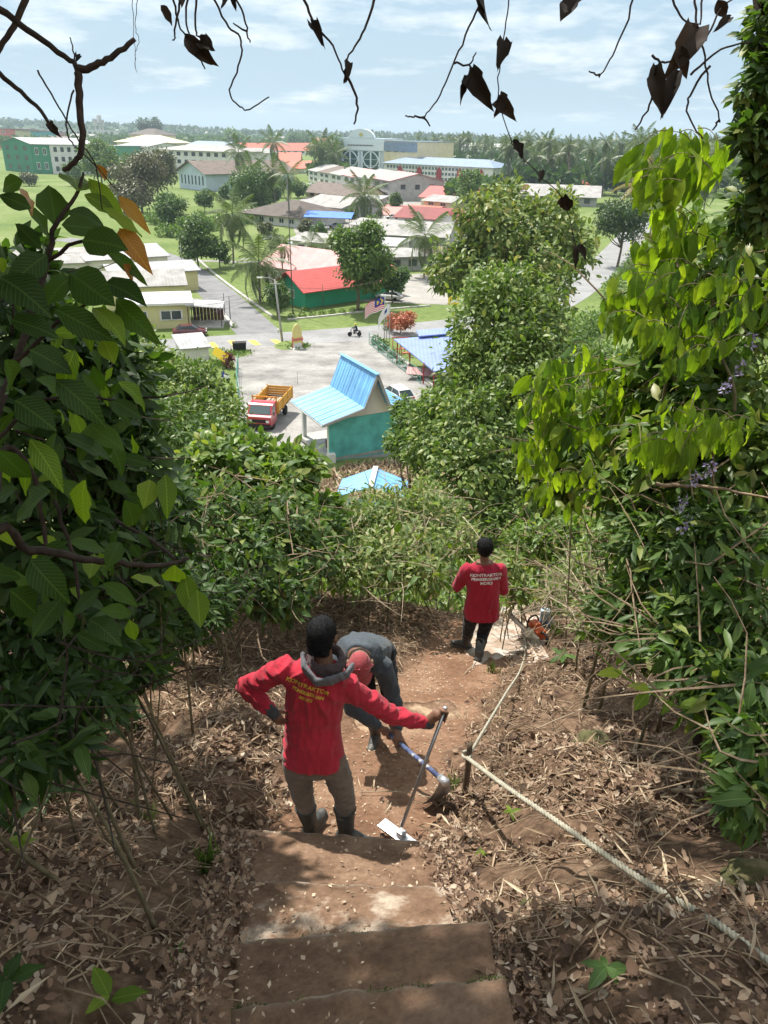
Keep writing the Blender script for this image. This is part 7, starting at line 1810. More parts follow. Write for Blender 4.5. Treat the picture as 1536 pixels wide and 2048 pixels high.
body += chain([sL2, eL2, wL2], [.046, .040, .028]) + chain([sR2, eR2, wR2], [.046, .040, .028]) + chain([hL, kL, aL], [.07, .05, .036]) + chain([hR, kR, aR], [.07, .05, .036])
body += grip(wL2, g1, hdir, 1, 1.0, .017) + grip(wR2, g2, hdir, -1, 1.0, .017)
fuse('body', body, M_SKIN, p2, .006, 3)
up5 = Vector((0, 0, .055))
sh2 = [loft([(pe2 - Vector((0, .03, .10)), sx2, .185, .135), (pe2 + Vector((0, -.02, .03)), sx2, .185, .13), (pe2.lerp(ch2, .5) + up5, sx2, .195, .125), (ch2 + up5 * .4, sx2, .20, .12), (nk2 + Vector((0, .03, .0)), sx2, .10, .075)])]
sh2 += chain([sL2 + sx2 * .03, sL2, sL2.lerp(eL2, .5), eL2, eL2.lerp(wL2, .85)], [.085, .082, .070, .062, .046]) + chain([sR2 - sx2 * .03, sR2, sR2.lerp(eR2, .5), eR2, eR2.lerp(wR2, .85)], [.085, .082, .070, .062, .046])
fuse('shirt', sh2, M_GREYSH, p2, .008, 8, folds3(.009, 20, 12, 16, 14, 15))
fuse('trousers', [capsule(hL, hR, .115, .115)] + chain([hL, hL.lerp(kL, .5), kL, kL.lerp(aL, .5)], [.102, .092, .076, .066]) + chain([hR, hR.lerp(kR, .5), kR, kR.lerp(aR, .5)], [.102, .092, .076, .066]), M_BLKT, p2, .008, 6, folds3(.005, 18, 18, 30, 10, 16))
boot(p2, aL, kL, (-.2, -1, 0), f2l.z); boot(p2, aR, kR, (.25, -1, 0), f2r.z)
fuse('hair', [ell(P2(0, -.03, .0), (.082, .085, .085), M2)], M_HAIR, p2, .008, 3)
cap = fuse('cap', [ell(P2(0, -.006, .048), (.088, .108, .088), M2), capsule(P2(-.085, 0, .03), P2(.085, 0, .03), .012, .012)], M_CAP, p2, .006, 4)
br = [P2(x, .085 + .085 * math.sqrt(max(0, 1 - (x / .085) ** 2)), .012 - 3.2 * x * x) for x in np.linspace(-.085, .085, 11)]
bi = [P2(x, .060, .030 - 3.2 * x * x) for x in np.linspace(-.082, .082, 11)]
V = [v - p2.location for v in br + bi]; V2 = [v - (M2 @ Vector((0, 0, .006))) for v in V]; F = [(i, i + 1, 12 + i, 11 + i) for i in range(10)] + [(22 + 11 + i, 22 + 12 + i, 22 + i + 1, 22 + i) for i in range(10)] + [(i, 22 + i, 23 + i, i + 1) for i in range(10)]
mo('brim', np_mesh('brim', np.array([tuple(v) for v in V + V2]), F, M_CAP, True), cap)
MB().lathe([(0, -.004), (.007, -.004), (.007, .005), (0, .006)], tuple(P2(0, -.006, .137) - p2.location), 10).build('button', M_CAP, cap)
for k in range(6):                                   # seam ridges
    a = k * math.pi / 3; pts = [P2(.0895 * math.sin(t) * math.cos(a), -.006 + .1095 * math.sin(t) * math.sin(a), .048 + .0895 * math.cos(t)) - p2.location for t in np.linspace(0, 1.45, 9)]
    MB().tube(pts, .0016, 5).build('seam', M_CAP, cap)
M_BLUEP = surf('worn_blue_paint', [(.40, (.055, .075, .16)), (.54, (.12, .15, .28)), (.62, (.52, .50, .46))], 16, .7, coord='obj', bump=.2)
he = empty('hoe', HB_, 0, 'hoe with worn blue handle and curved steel blade used by the bent worker', 'hoe')
MB().tube([HT_ - HB_ - hdir * .25, Vector((0, 0, 0)) - hdir * .02], [.015, .019], 12).build('handle', M_BLUEP, he, True)
MB().tube([-hdir * .05, hdir * .035], [.030, .033], 12).build('collar', M_ALU, he, True)
gq = on(862, 1604); bd = (gq + Vector((0, 0, .02)) - HB_); sd = hdir.cross(bd).normalized(); V, F = [], []
for i in range(8):
    t = i / 7; c_ = bd * t + hdir * (.05 * math.sin(t * 3.0)); w_ = .035 + .075 * min(1, t * 1.6) * (1 - .25 * t ** 4)
    for j in range(5):
        q = (j - 2) / 2; V.append(c_ + sd * w_ * q + hdir * (.018 * (1 - q * q)))
F = [(i * 5 + j, i * 5 + j + 1, i * 5 + j + 6, i * 5 + j + 5) for i in range(7) for j in range(4)]
n0 = len(V); nb_ = hdir * -.004; V2 = [v + nb_ for v in V]; F2 = [tuple(n0 + k for k in f[::-1]) for f in F]
mo('blade', np_mesh('blade', np.array([tuple(v) for v in V + V2]), F + F2, M_STEEL, True), he)

# ------------------------------------------------------------------ third worker standing on the slab
f3l = on(932, 1296); f3r = on(956, 1322)
Y3 = (f3l.y + f3r.y) / 2 + .05
p3 = empty('person', ((f3l.x + f3r.x) / 2, (f3l.y + f3r.y) / 2, min(f3l.z, f3r.z)), 0, 'worker in crimson shirt with white back lettering standing on the lower slab', 'person')
hL, hR = J(944, 1226, Y3), J(978, 1226, Y3); kL, kR = J(936, 1262, Y3 + .06), J(966, 1266, Y3 - .02)
aL, aR = f3l + Vector((0, 0, .09)), f3r + Vector((0, 0, .09))
pe, wa, ch, nk, hd_ = J(963, 1226, Y3), J(966, 1190, Y3), J(966, 1150, Y3), J(969, 1122, Y3), J(969, 1097, Y3 + .03)
sL, sR = J(934, 1140, Y3), J(1000, 1140, Y3); eL, eR = J(915, 1172, Y3 + .10), J(1006, 1180, Y3 + .08); wL, wR = J(927, 1146, Y3 + .22), J(985, 1165, Y3 + .28)
sx3 = (sR - sL).normalized()
hp3, P3, M3 = head_prims(hd_, (-.05, .98, -.2), (0, .2, 1), 1.0)
body = hp3 + [capsule(nk, hd_ - Vector((0, .02, .05)), .055, .050), loft([(pe, sx3, .13, .09), (wa, sx3, .13, .09), (ch, sx3, .15, .10), (nk, sx3, .10, .06)])]
body += chain([sL, eL, wL], [.045, .04, .028]) + chain([sR, eR, wR], [.045, .04, .028]) + chain([hL, kL, aL], [.07, .05, .036]) + chain([hR, kR, aR], [.07, .05, .036]) + relaxed(wL, (.5, .5, .6), (.5, .3, .2), .95, .6) + relaxed(wR, (-.7, .5, .2), (-.3, -.5, .4), .95, .7)
fuse('body', body, M_SKIN, p3, .008, 3)
st3 = [loft([(pe - Vector((0, 0, .05)), sx3, .225, .16), (pe + Vector((0, 0, .10)), sx3, .215, .15), (wa, sx3, .20, .14), (ch, sx3, .20, .13), (ch.lerp(nk, .55), sx3, .17, .11), (nk - Vector((0, 0, .02)), sx3, .088, .07)], p=2.5)]
st3 += chain([sL + sx3 * .03, sL, eL, eL.lerp(wL, .8)], [.085, .085, .072, .05]) + chain([sR - sx3 * .03, sR, eR, eR.lerp(wR, .8)], [.085, .085, .07, .05])
s3 = fuse('shirt', st3, M_RED3, p3, .009, 8, folds3(.009, 22, 14, 12, 16, 25))
fuse('trousers', [capsule(hL, hR, .11, .11)] + chain([hL, kL, kL.lerp(aL, .5)], [.10, .076, .066]) + chain([hR, kR, kR.lerp(aR, .5)], [.10, .076, .066]), M_BLKT, p3, .009, 6, folds3(.005, 18, 18, 30, 10, 26))
boot(p3, aL, kL, (-.85, .3, 0), f3l.z); boot(p3, aR, kR, (.25, .95, 0), f3r.z)
fuzz(fuse('hair', [ell(P3(0, -.020, .045), (.090, .108, .092), M3), ell(P3(0, -.058, 0), (.082, .060, .075), M3)], M_HAIR, p3, .007, 4, folds3(.004, 70, 70, 70, 10, 29)), 3500, .020)
print_text([('KONTRAKTOR', 1.0, 0), ('PEMBERSIHAN', 1.0, 0), ('MDKS', 1.0, 0)], M_PWHT, p3, s3, J(976, 1158, Y3 - .25), (1, 0, .06), (-.06, -.2, 1), .056, direction=(0, 1, -.35))
# ================================================================== things on the path
M_ROPE = surf('pale_rope', [(.3, (.26, .24, .18)), (.7, (.48, .455, .36))], 40, .85, bump=.6, bscale=260, coord='obj', bdist=.003)
M_POSTW = surf('weathered_post', [(.3, (.07, .05, .033)), (.7, (.17, .125, .085))], 14, .95, bump=.7, coord='obj', stretch=(1, 1, .2))
pb = on(926, 1598); pt = aty(940, 1488, pb.y + .02)
po = empty('rope_post', pb, 0, 'short rough wooden post holding the rope beside the path', 'post')
MB().tube(spline([Vector((0, 0, -.15)), (pt - pb) * .5 + Vector((.008, 0, 0)), pt - pb], 4), lerp(.026, .020, 9), 8).build('shaft', M_POSTW, po, True)
MB().tube(spline([(.03 * math.cos(t), .03 * math.sin(t), (pt - pb).z * .80 + .01 * t / 3) for t in np.linspace(0, 9, 14)], 2), .0105, 7).build('rope_knot', M_ROPE, po, True)
rp = [at(1620, 1985, 2.35), at(1536, 1922, 2.6), at(1420, 1848, 2.95), at(1300, 1770, 3.35), at(1200, 1702, 3.72), at(1110, 1640, 4.1), at(1010, 1572, 4.6)]
fix = []
for p in rp:
    g_ = H(p.x, p.y); fix.append(Vector((p.x, p.y, max(p.z, g_ + .03))))
knot = pb + Vector((.0, -.02, (pt - pb).z * .82)); fix.append(knot)
far = [knot + Vector((.02, .03, 0)), knot.lerp(on(1040, 1350) + Vector((0, 0, .08)), .33), knot.lerp(on(1040, 1350) + Vector((0, 0, .08)), .66), on(1040, 1350), on(1050, 1300), on(1040, 1250), on(1036, 1215), on(1022, 1208)]
far = [Vector((p.x, p.y, max(p.z, H(p.x, p.y) + (.05 if i < 3 else .075)))) for i, p in enumerate(far)]
def rope(pts, r, label, pitch=.10, sides=6):
    P = spline(pts, 14); 
    # resample evenly
    out = [P[0]]; acc = 0; stp = .012
    for a, b in zip(P[:-1], P[1:]):
        d = (b - a).length; n_ = max(1, int(d / stp)); out += [a.lerp(b, (i + 1) / n_) for i in range(n_)]
    e = empty('rope', pts[0], 0, label, 'rope'); s_ = 0; strands = [[], [], []]
    for i, p in enumerate(out):
        t = (out[min(i + 1, len(out) - 1)] - out[max(i - 1, 0)]).normalized(); x = t.cross(Vector((0, 0, 1))).normalized(); y = t.cross(x)
        if i: s_ += (p - out[i - 1]).length
        for k in range(3):
            a = 2 * math.pi * (s_ / pitch + k / 3); strands[k].append(p + (x * math.cos(a) + y * math.sin(a)) * r * .52 - pts[0])
    for st_ in strands: MB().tube(st_, r * .56, sides).build('strand', M_ROPE, e, True)
rope(fix, .0155, 'thick twisted pale rope running from the post to the lower right corner', .085)
rope(far, .0125, 'pale rope going down from the post and lying across the white slab', .075, 5)
for i, (px, py, h_, lb) in enumerate(((1022, 1215, .45, 'dark broken stump at the edge of the white slab'), (1048, 1290, .0, ''))):
    if not lb: continue
    b_ = on(px, py); e = empty('stump', b_, 0, lb, 'stump')
    MB().tube(spline([(0, 0, -.1), (.02, .02, h_ * .5), (.05, .03, h_)], 4), lerp(.075, .05, 9), 9).build('trunk', M_POSTW, e, True)
    for k in range(4): MB().tube([(.05 + .03 * math.cos(k * 1.6), .03 + .03 * math.sin(k * 1.6), h_ - .05), (.06 + .04 * math.cos(k * 1.6), .03 + .04 * math.sin(k * 1.6), h_ + .10 + .03 * k)], [.018, .004], 5).build('splinter', M_POSTW, e)
# chainsaw and water can on the slab
M_ORG = paint('orange_plastic', (.62, .12, .03), .4, .06); M_CRM = paint('cream_plastic', (.62, .58, .46), .45, .08); M_BLU = paint('blue_plastic', (.10, .22, .55), .4, .15, 4); M_LBL = paint('pale_blue_plastic', (.45, .58, .72), .4, .12, 4)
c0 = on(1070, 1282); cs = empty('chainsaw', c0, R_(25), 'orange and cream chainsaw standing on the white slab', 'chainsaw')
MB().box((0, 0, .13), (.16, .24, .17)).build('housing', M_ORG, cs, bevel=.03)
MB().box((.0, .05, .24), (.12, .13, .06)).build('top_cover', M_ORG, cs, bevel=.02)
MB().lathe([(.0, -.03), (.085, -.03), (.10, .0), (.085, .03), (0, .035)], (-.10, -.01, .13), 18, 'X').build('side_cover', M_CRM, cs, True)
MB().box((-.10, -.10, .12), (.05, .18, .15)).build('clutch_cover', M_CRM, cs, bevel=.02)
MB().tube(spline([(-.09, .05, .12), (-.10, .07, .26), (-.04, .09, .33), (.06, .09, .31), (.09, .06, .14)], 5), .012, 8).build('front_handle', M_BLACK, cs, True)
MB().tube(spline([(.0, -.10, .20), (.0, -.20, .22), (.0, -.26, .14), (.0, -.12, .06)], 5), .016, 8).build('rear_handle', M_BLACK, cs, True)
MB().box((-.06, .33, .10), (.012, .42, .065)).build('guide_bar', M_STEEL, cs, bevel=.004)
MB().tube([(-.06, .14, .137), (-.06, .52, .137), (-.06, .55, .10), (-.06, .52, .063), (-.06, .14, .063)], .008, 5).build('chain', M_BLACK, cs)
c1 = on(1090, 1256); wc = empty('jerry_can', c1, R_(-12), 'blue and pale blue plastic can behind the chainsaw', 'can')
MB().box((0, 0, .15), (.17, .13, .30)).build('body', M_LBL, wc, bevel=.03)
MB().box((0, -.004, .10), (.175, .135, .10)).build('band', M_BLU, wc, bevel=.02)
MB().tube(spline([(-.06, 0, .29), (-.05, 0, .36), (.04, 0, .36), (.06, 0, .29)], 4), .012, 7).build('handle', M_BLACK, wc, True)
MB().lathe([(0, 0), (.022, 0), (.022, .03), (0, .032)], (.055, .03, .30), 12).build('cap', M_BLU, wc, True)
tb = MB().tube(spline([(.09, -.05, .02), (.14, -.12, .03), (.05, -.18, .02), (.16, -.24, .02)], 4), .008, 5).build('strap', M_BLACK, wc, True)

# ================================================================== vehicles and street furniture
M_TYRE = paint('tyre_rubber', (.02, .02, .02), .85); M_RIM = paint('wheel_rim', (.35, .35, .36), .4, metal=.6)
M_CHROME = paint('light_lens', (.75, .75, .72), .15); M_TAIL = paint('tail_lens', (.4, .02, .02), .25)
def carpaint(name, c):
    m, nt, b, out = newmat(name); b.inputs['Base Color'].default_value = (*c, 1); b.inputs['Roughness'].default_value = .3; b.inputs['Coat Weight'].default_value = .6; b.inputs['Coat Roughness'].default_value = .08
    return m
TYRE = MB().lathe([(.20, -.10), (.29, -.10), (.315, -.06), (.315, .06), (.29, .10), (.20, .10)], (0, 0, 0), 20, 'X').mesh('tyre', M_TYRE, True)
RIM = MB().lathe([(0, -.085), (.20, -.09), (.20, .09), (0, .085)], (0, 0, 0), 14, 'X').mesh('rim', M_RIM)
def wheel(parent, p, s=1.0):
    w_ = mo('wheel', TYRE, parent, p, None, (s, s, s)); mo('rim', RIM, w_); return w_
def car(label, px, py, ang, c, kind='sedan', group=None, name='parked_car', s=1.0, off=0.0):
    p = gp(px, py, off); e = empty(name, (p.x, p.y, H(p.x, p.y) + .03), ang, label, 'car', group); e.scale = (s, s, s)
    m = carpaint('car_paint', c)
    secs = [(-2.15, .45, .62, .70), (-2.05, .30, .86, .82), (-1.2, .26, .95, .86), (0, .24, .92, .87), (.95, .26, .90, .86), (1.85, .30, .74, .82), (2.12, .42, .62, .70)]
    V, F = [], []
    for y_, z0, z1, hw in secs: V += [(-hw * .96, y_, z0), (-hw, y_, (z0 + z1) / 2), (-hw * .90, y_, z1), (hw * .90, y_, z1), (hw, y_, (z0 + z1) / 2), (hw * .96, y_, z0)]
    for i in range(len(secs) - 1):
        for k in range(6): F.append((i * 6 + k, i * 6 + (k + 1) % 6, (i + 1) * 6 + (k + 1) % 6, (i + 1) * 6 + k))
    F += [(0, 1, 2, 3, 4, 5), tuple(range(41, 35, -1))]
    MB().add(V, F).build('body', m, e, True, .0)
    rearx = -1.75 if kind == 'sedan' else -2.0
    cab = [(rearx, .90, .74), (rearx + .55, 1.34, .60), (.25, 1.38, .62), (1.05, .90, .74)]
    V = []
    for y_, z_, hw in cab: V += [(-hw, y_, z_), (hw, y_, z_)]
    MB().add(V, [(0, 1, 3, 2), (4, 5, 7, 6), (0, 2, 4, 6), (1, 7, 5, 3)]).build('glass', M_GLASS, e)
    MB().slab([(-.60, rearx + .52, 1.365), (.60, rearx + .52, 1.365), (.62, .28, 1.40), (-.62, .28, 1.40)], .04).build('roof', m, e)
    for sx_ in (-1, 1):
        MB().bar((sx_ * .73, 1.05, .90), (sx_ * .615, .25, 1.385), .06).build('pillar', m, e); MB().bar((sx_ * .73, rearx, .90), (sx_ * .60, rearx + .55, 1.35), .08).build('pillar', m, e); MB().bar((sx_ * .75, -.35, .90), (sx_ * .62, -.35, 1.38), .06).build('pillar', m, e)
        MB().box((sx_ * .55, 2.06, .66), (.32, .12, .14)).build('headlight', M_CHROME, e); MB().box((sx_ * .58, -2.1, .74), (.3, .1, .14)).build('taillight', M_TAIL, e)
        MB().box((sx_ * .92, .75, .98), (.14, .1, .1)).build('mirror', m, e)
        for y_ in (-1.3, 1.35): wheel(e, (sx_ * .76, y_, .315))
    MB().box((0, 2.12, .42), (1.5, .1, .14)).build('bumper', M_BLACK, e); MB().box((0, -2.14, .45), (1.5, .1, .14)).build('bumper', M_BLACK, e)
    return e
car('dark maroon sedan parked in front of the yellow house', 381, 671, R_(-78), (.10, .012, .016))
car('white car with dark windows parked behind the shelter', 793, 806, R_(28), (.62, .63, .64), 'hatch', off=1.2, s=1.0)
car('dark car standing by the grass near the white houses', 544, 480, R_(70), (.05, .06, .07)); car('grey car near the red sports court', 785, 438, R_(80), (.45, .46, .47)); car('silver car beside the blue tarpaulin awning', 672, 456, R_(75), (.5, .5, .51))
for i, (px, py) in enumerate(((572, 368), (588, 370), (606, 372), (622, 371))):
    car(['white car leftmost of the far row below the palms', 'white car second of the far row', 'white car third of the far row', 'white car rightmost of the far row by the terrace'][i], px, py, R_(12 * i), (.62, .62, .62), 'hatch', 'white cars parked in the far row')
car('white van shape beside the orange flowering tree', 778, 600, R_(70), (.62, .62, .62), 'hatch')
# lorry
LP = gp(541, 838, 2.0); LA = R_(172)
lo = empty('lorry', (LP.x, LP.y, H(LP.x, LP.y) + .03), LA, 'red cab lorry with yellow wooden tipper sides on the lot', 'truck')
M_LR = carpaint('lorry_red', (.48, .03, .05)); M_LY = paint('lorry_yellow', (.62, .33, .05), .6, .18, 3.)
W_ = 1.0
cabp = [(.0, .55), (0, 1.35), (.22, 1.48), (.62, 2.18), (.80, 2.26), (1.65, 2.26), (1.72, 2.18), (1.72, .55)]
# local +y = forward; cab occupies y 1.55..3.2
V = [(-W_, 3.2 - a, z) for a, z in cabp] + [(W_, 3.2 - a, z) for a, z in cabp]; n_ = len(cabp)
MB().add(V, [tuple(range(n_)), tuple(range(2 * n_ - 1, n_ - 1, -1))] + [(i, n_ + i, n_ + (i + 1) % n_, (i + 1) % n_) for i in range(n_)]).build('cab', M_LR, lo)
MB().slab([(-.88, 3.2 - .22 + .012, 1.53), (.88, 3.2 - .22 + .012, 1.53), (.80, 3.2 - .60 + .03, 2.14), (-.80, 3.2 - .60 + .03, 2.14)], .02).build('windscreen', glass('windscreen_glass', (.10, .14, .15)), lo)
MB().box((0, 3.215, 1.0), (1.6, .04, .26)).build('grille', M_BLACK, lo); MB().box((0, 3.26, .62), (2.0, .16, .24)).build('bumper', M_BLACK, lo)
for s_ in (-1, 1):
    MB().box((s_ * .72, 3.23, 1.0), (.26, .06, .2)).build('headlight', M_CHROME, lo); MB().bar((s_ * 1.0, 3.0, 1.5), (s_ * 1.28, 3.15, 1.75), .03).build('mirror_arm', M_BLACK, lo); MB().box((s_ * 1.28, 3.15, 1.7), (.06, .14, .3)).build('mirror', M_BLACK, lo)
    MB().box((s_ * 1.003, 2.25, 1.75), (.02, .75, .5)).build('side_window', M_GLASS, lo)
    for y_ in (2.35, -1.6): wheel(lo, (s_ * .85, y_, .42), 1.33)
    for k in range(4): MB().box((s_ * 1.08, -.95, 1.28 + k * .22), (.05, 4.6, .19)).build('side_board', M_LY, lo)
    for y_ in (-3.2, -1.7, -.2, 1.3): MB().box((s_ * 1.13, y_, 1.6), (.07, .1, 1.1)).build('stake', M_LY, lo)
for k in range(4): MB().box((0, -3.27, 1.28 + k * .22), (2.2, .05, .19)).build('tail_board', M_LY, lo); MB().box((0, 1.36, 1.28 + k * .22), (2.2, .05, .19)).build('head_board', M_LY, lo)
for x_ in (-1, 1): MB().box((x_, 1.42, 1.8), (.1, .08, 1.5)).build('rack_post', M_LY, lo)
MB().box((0, 1.42, 2.5), (2.2, .08, .1)).build('rack_bar', M_LY, lo)
MB().box((0, -.95, 1.10), (2.16, 4.6, .12)).build('bed', M_WOODB, lo); MB().box((0, -.3, .75), (.8, 5.4, .2)).build('chassis', M_BLACK, lo)
rr = random.Random(3)
for k in range(7):
    pl = MB().box((0, 0, 0), (.2, 2.9, .05)).build('plank', M_PSTICK); pl.location = Vector(lo.location) + Matrix.Rotation(LA, 3, 'Z') @ Vector((-.75 + k * .25, -.9 + rr.uniform(-.2, .2), 1.20 + .06 * (k % 3))); pl.rotation_euler = (0, 0, LA + rr.uniform(-.06, .06))
    tag(pl, 'loose plank lying on the bed of the lorry', 'plank', 'planks on the lorry bed')
# motorcycle with rider
MP = gp(709, 673); mc = empty('motorcycle', (MP.x, MP.y, H(MP.x, MP.y) + .03), R_(98), 'small dark motorcycle riding along the main road', 'motorcycle')
MW = MB().lathe([(.22, -.045), (.285, -.045), (.30, 0), (.285, .045), (.22, .045)], (0, 0, 0), 18, 'X').mesh('tyre', M_TYRE, True)
MS = MB().lathe([(0, -.02), (.22, -.02), (.22, .02), (0, .02)], (0, 0, 0), 12, 'X').mesh('rim', M_RIM)
for y_ in (-.62, .62): w_ = mo('wheel', MW, mc, (0, y_, .30)); mo('rim', MS, w_)
M_MOTO = carpaint('motorcycle_paint', (.03, .035, .05))
MB().box((0, -.35, .72), (.24, .75, .10)).build('seat', M_BLACK, mc, bevel=.03); MB().box((0, -.05, .48), (.22, .5, .26)).build('engine', M_STEEL, mc, bevel=.03)
MB().slab([(-.2, .30, .45), (.2, .30, .45), (.16, .50, .95), (-.16, .50, .95)], .06).build('leg_shield', M_MOTO, mc); MB().bar((0, .62, .3), (0, .42, 1.0), .07).build('fork', M_STEEL, mc)
MB().tube([(-.34, .34, 1.06), (0, .42, 1.0), (.34, .34, 1.06)], .02, 6).build('handlebar', M_BLACK, mc); MB().box((0, .52, .98), (.16, .1, .14)).build('headlight', M_CHROME, mc); MB().box((0, -.72, .62), (.16, .3, .08)).build('rear_fender', M_MOTO, mc)
ri = empty('person', Vector(mc.location), R_(98), 'rider with yellow helmet on the motorcycle', 'person')
Z3 = (0, 0, 0)
bod = [loft([((0, -.30, .80), (1, 0, 0), .16, .13), ((0, -.26, 1.05), (1, 0, 0), .17, .12), ((0, -.18, 1.32), (1, 0, 0), .19, .11), ((0, -.15, 1.40), (1, 0, 0), .07, .06)]), ell((0, -.10, 1.54), (.08, .10, .12))]
for s_ in (-1, 1): bod += chain([(s_ * .19, -.18, 1.30), (s_ * .30, .02, 1.12), (s_ * .30, .30, 1.07)], [.055, .045, .035]) + chain([(s_ * .10, -.30, .82), (s_ * .16, .10, .78), (s_ * .14, -.02, .40)], [.085, .065, .045]) + [capsule((s_ * .14, -.04, .36), (s_ * .14, .12, .34), .045, .035)]
fuse('body', bod, M_SKIN, ri, .02, 2, origin=Z3)
fuse('jacket', [loft([((0, -.30, .80), (1, 0, 0), .18, .15), ((0, -.26, 1.05), (1, 0, 0), .19, .14), ((0, -.18, 1.32), (1, 0, 0), .21, .13), ((0, -.15, 1.39), (1, 0, 0), .09, .08)])] + [c_ for s_ in (-1, 1) for c_ in chain([(s_ * .19, -.18, 1.30), (s_ * .30, .02, 1.12), (s_ * .30, .26, 1.07)], [.075, .06, .05])], paint('navy_jacket', (.02, .025, .06), .8), ri, .02, 2, origin=Z3)
fuse('trousers', [c_ for s_ in (-1, 1) for c_ in chain([(s_ * .10, -.30, .82), (s_ * .16, .10, .78), (s_ * .14, -.02, .42)], [.10, .08, .06])], M_BLKT, ri, .02, 2, origin=Z3)
fuse('helmet', [ell((0, -.10, 1.57), (.125, .14, .13))], paint('yellow_helmet', (.62, .52, .03), .3), ri, .015, 3, origin=Z3)
# lamp post, poles, flags
def pole(label, px, py, top, r, lean=0.0, name='utility_pole', mat=None, hz=0.0, cat='pole'):
    b = gp(px, py, hz); b.z = H(b.x, b.y); z = proj(b)[2]; h_ = (py - top) * z / FPX * 1.02
    e = empty(name, b, 0, label, cat); MB().tube([(0, 0, -.2), (lean * h_, 0, h_)], [r, r * .6], 8).build('shaft', mat or M_POLE, e, True); return e, h_
e, h_ = pole('leaning concrete street lamp by the grass island', 565, 684, 566, .16, -.085, 'street_lamp', cat='street lamp')
MB().tube([(-.085 * h_, 0, h_ - .1), (-.085 * h_ - .6, -.1, h_ + .2), (-.085 * h_ - 1.6, -.2, h_ + .25)], .05, 6).build('arm', M_POLE, e); MB().box((-.085 * h_ - 1.8, -.2, h_ + .22), (.7, .26, .14)).build('lamp_head', M_TRIM, e); MB().box((-.085 * h_, 0, h_ - .5), (1.2, .1, .1)).build('crossarm', M_POLE, e); MB().lathe([(0, -.25), (.16, -.25), (.16, .25), (0, .25)], (-.06 * h_, -.2, h_ * .18), 10).build('meter_box', M_TRIM, e)
e1, h1 = pole('tall thin dark utility pole before the green house', 586, 628, 385, .09, -.01, mat=M_DPOLE)
pole('short dark pole left of the side road junction, left of two', 450, 634, 588, .08, mat=M_DPOLE); pole('short dark pole left of the side road junction, right of two', 461, 642, 595, .08, mat=M_DPOLE)
pole('thin pale pole beside the road bend', 366, 545, 490, .07); pole('dark pole beside the green house porch', 646, 618, 570, .06, mat=M_DPOLE); pole('white pole near the annex end', 948, 424, 358, .16, mat=M_TRIM); pole('thin pole standing in the parking lot', 596, 792, 764, .03); pole('pole behind the golden palm', 1318, 470, 395, .12)
def wire(a, b, sag, label):
    P = [a.lerp(b, t) - Vector((0, 0, sag * 4 * t * (1 - t))) for t in np.linspace(0, 1, 12)]
    tag(MB().tube(P, .018, 4).build('power_cable', M_DPOLE), label, 'cable')
lt = gp(565, 684); LT = Vector((lt.x - .085 * h_, lt.y, H(lt.x, lt.y) + h_ - .5))
for i, (px, py, hh) in enumerate(((360, 600, 4.0), (370, 612, 4.2), (340, 640, 4.4))):
    wire(LT + Vector((0, 0, -.3 * i)), gp(px, py, hh), .6, ['upper cable from the lamp post to the terrace roofs', 'middle cable from the lamp post to the terrace roofs', 'lower cable from the lamp post to the yellow house'][i])
wire(LT + Vector((0, 0, -.1)), gp(760, 560, 6), .8, 'cable from the lamp post past the round tree')
M_FRED = paint('flag_red', (.55, .05, .06), .7, .05); M_FWHT = paint('flag_white', (.78, .78, .78), .7, .03); M_FBLU = paint('flag_blue', (.03, .05, .28), .7); M_FYEL = paint('flag_yellow', (.75, .55, .04), .7)
def flagpole(label, px, py, top, flag=None):
    e, h_ = pole(label, px, py, top, .055, name='flagpole', mat=M_POLE, cat='flagpole')
    if flag is None: return
    Lf, Hf, nx, ny = 2.9, 1.5, 18, 14; V, F, mi = [], [], []
    for j in range(ny + 1):
        for i in range(nx + 1):
            u = i / nx; v = j / ny; V.append((-.06 - Lf * u * (.80 if flag == 'striped' else .45), .10 * math.sin(u * 9 + v * 2) - .25 * u, h_ - .15 - Hf * v * (1 if flag == 'striped' else .8) - (.75 if flag == 'striped' else 1.5) * u * u - .25 * u + .05 * math.sin(u * 11)))
    for j in range(ny):
        for i in range(nx):
            F.append((j * (nx + 1) + i, j * (nx + 1) + i + 1, (j + 1) * (nx + 1) + i + 1, (j + 1) * (nx + 1) + i)); u = (i + .5) / nx; v = (j + .5) / ny
            if flag == 'striped': mi.append(2 if (u < .5 and v < .57) else (0 if j % 2 == 0 else 1))
            else: mi.append(1)
            if flag == 'striped' and mi[-1] == 2:
                rr_ = math.hypot((u - .18) * 2, v - .29); r2 = math.hypot((u - .22) * 2, v - .29); r3 = math.hypot((u - .34) * 2, v - .29)
                if (rr_ < .20 and r2 > .15) or r3 < .12: mi[-1] = 3
            if flag == 'white' and abs(u - .35) < .10 and abs(v - .45) < .16: mi[-1] = 2
    me_ = np_mesh('flag', np.array(V), F, None, True)
    for m in (M_FRED, M_FWHT, M_FBLU, M_FYEL): me_.materials.append(m)
    for p, k in zip(me_.polygons, mi): p.material_index = k
    mo('flag', me_, e)
flagpole('flagpole with red and white striped flag beside the lot', 768, 702, 600, 'striped'); flagpole('flagpole with white flag right of the striped flag', 778, 708, 614, 'white'); flagpole('bare flagpole between the two flags', 772, 705, 612)
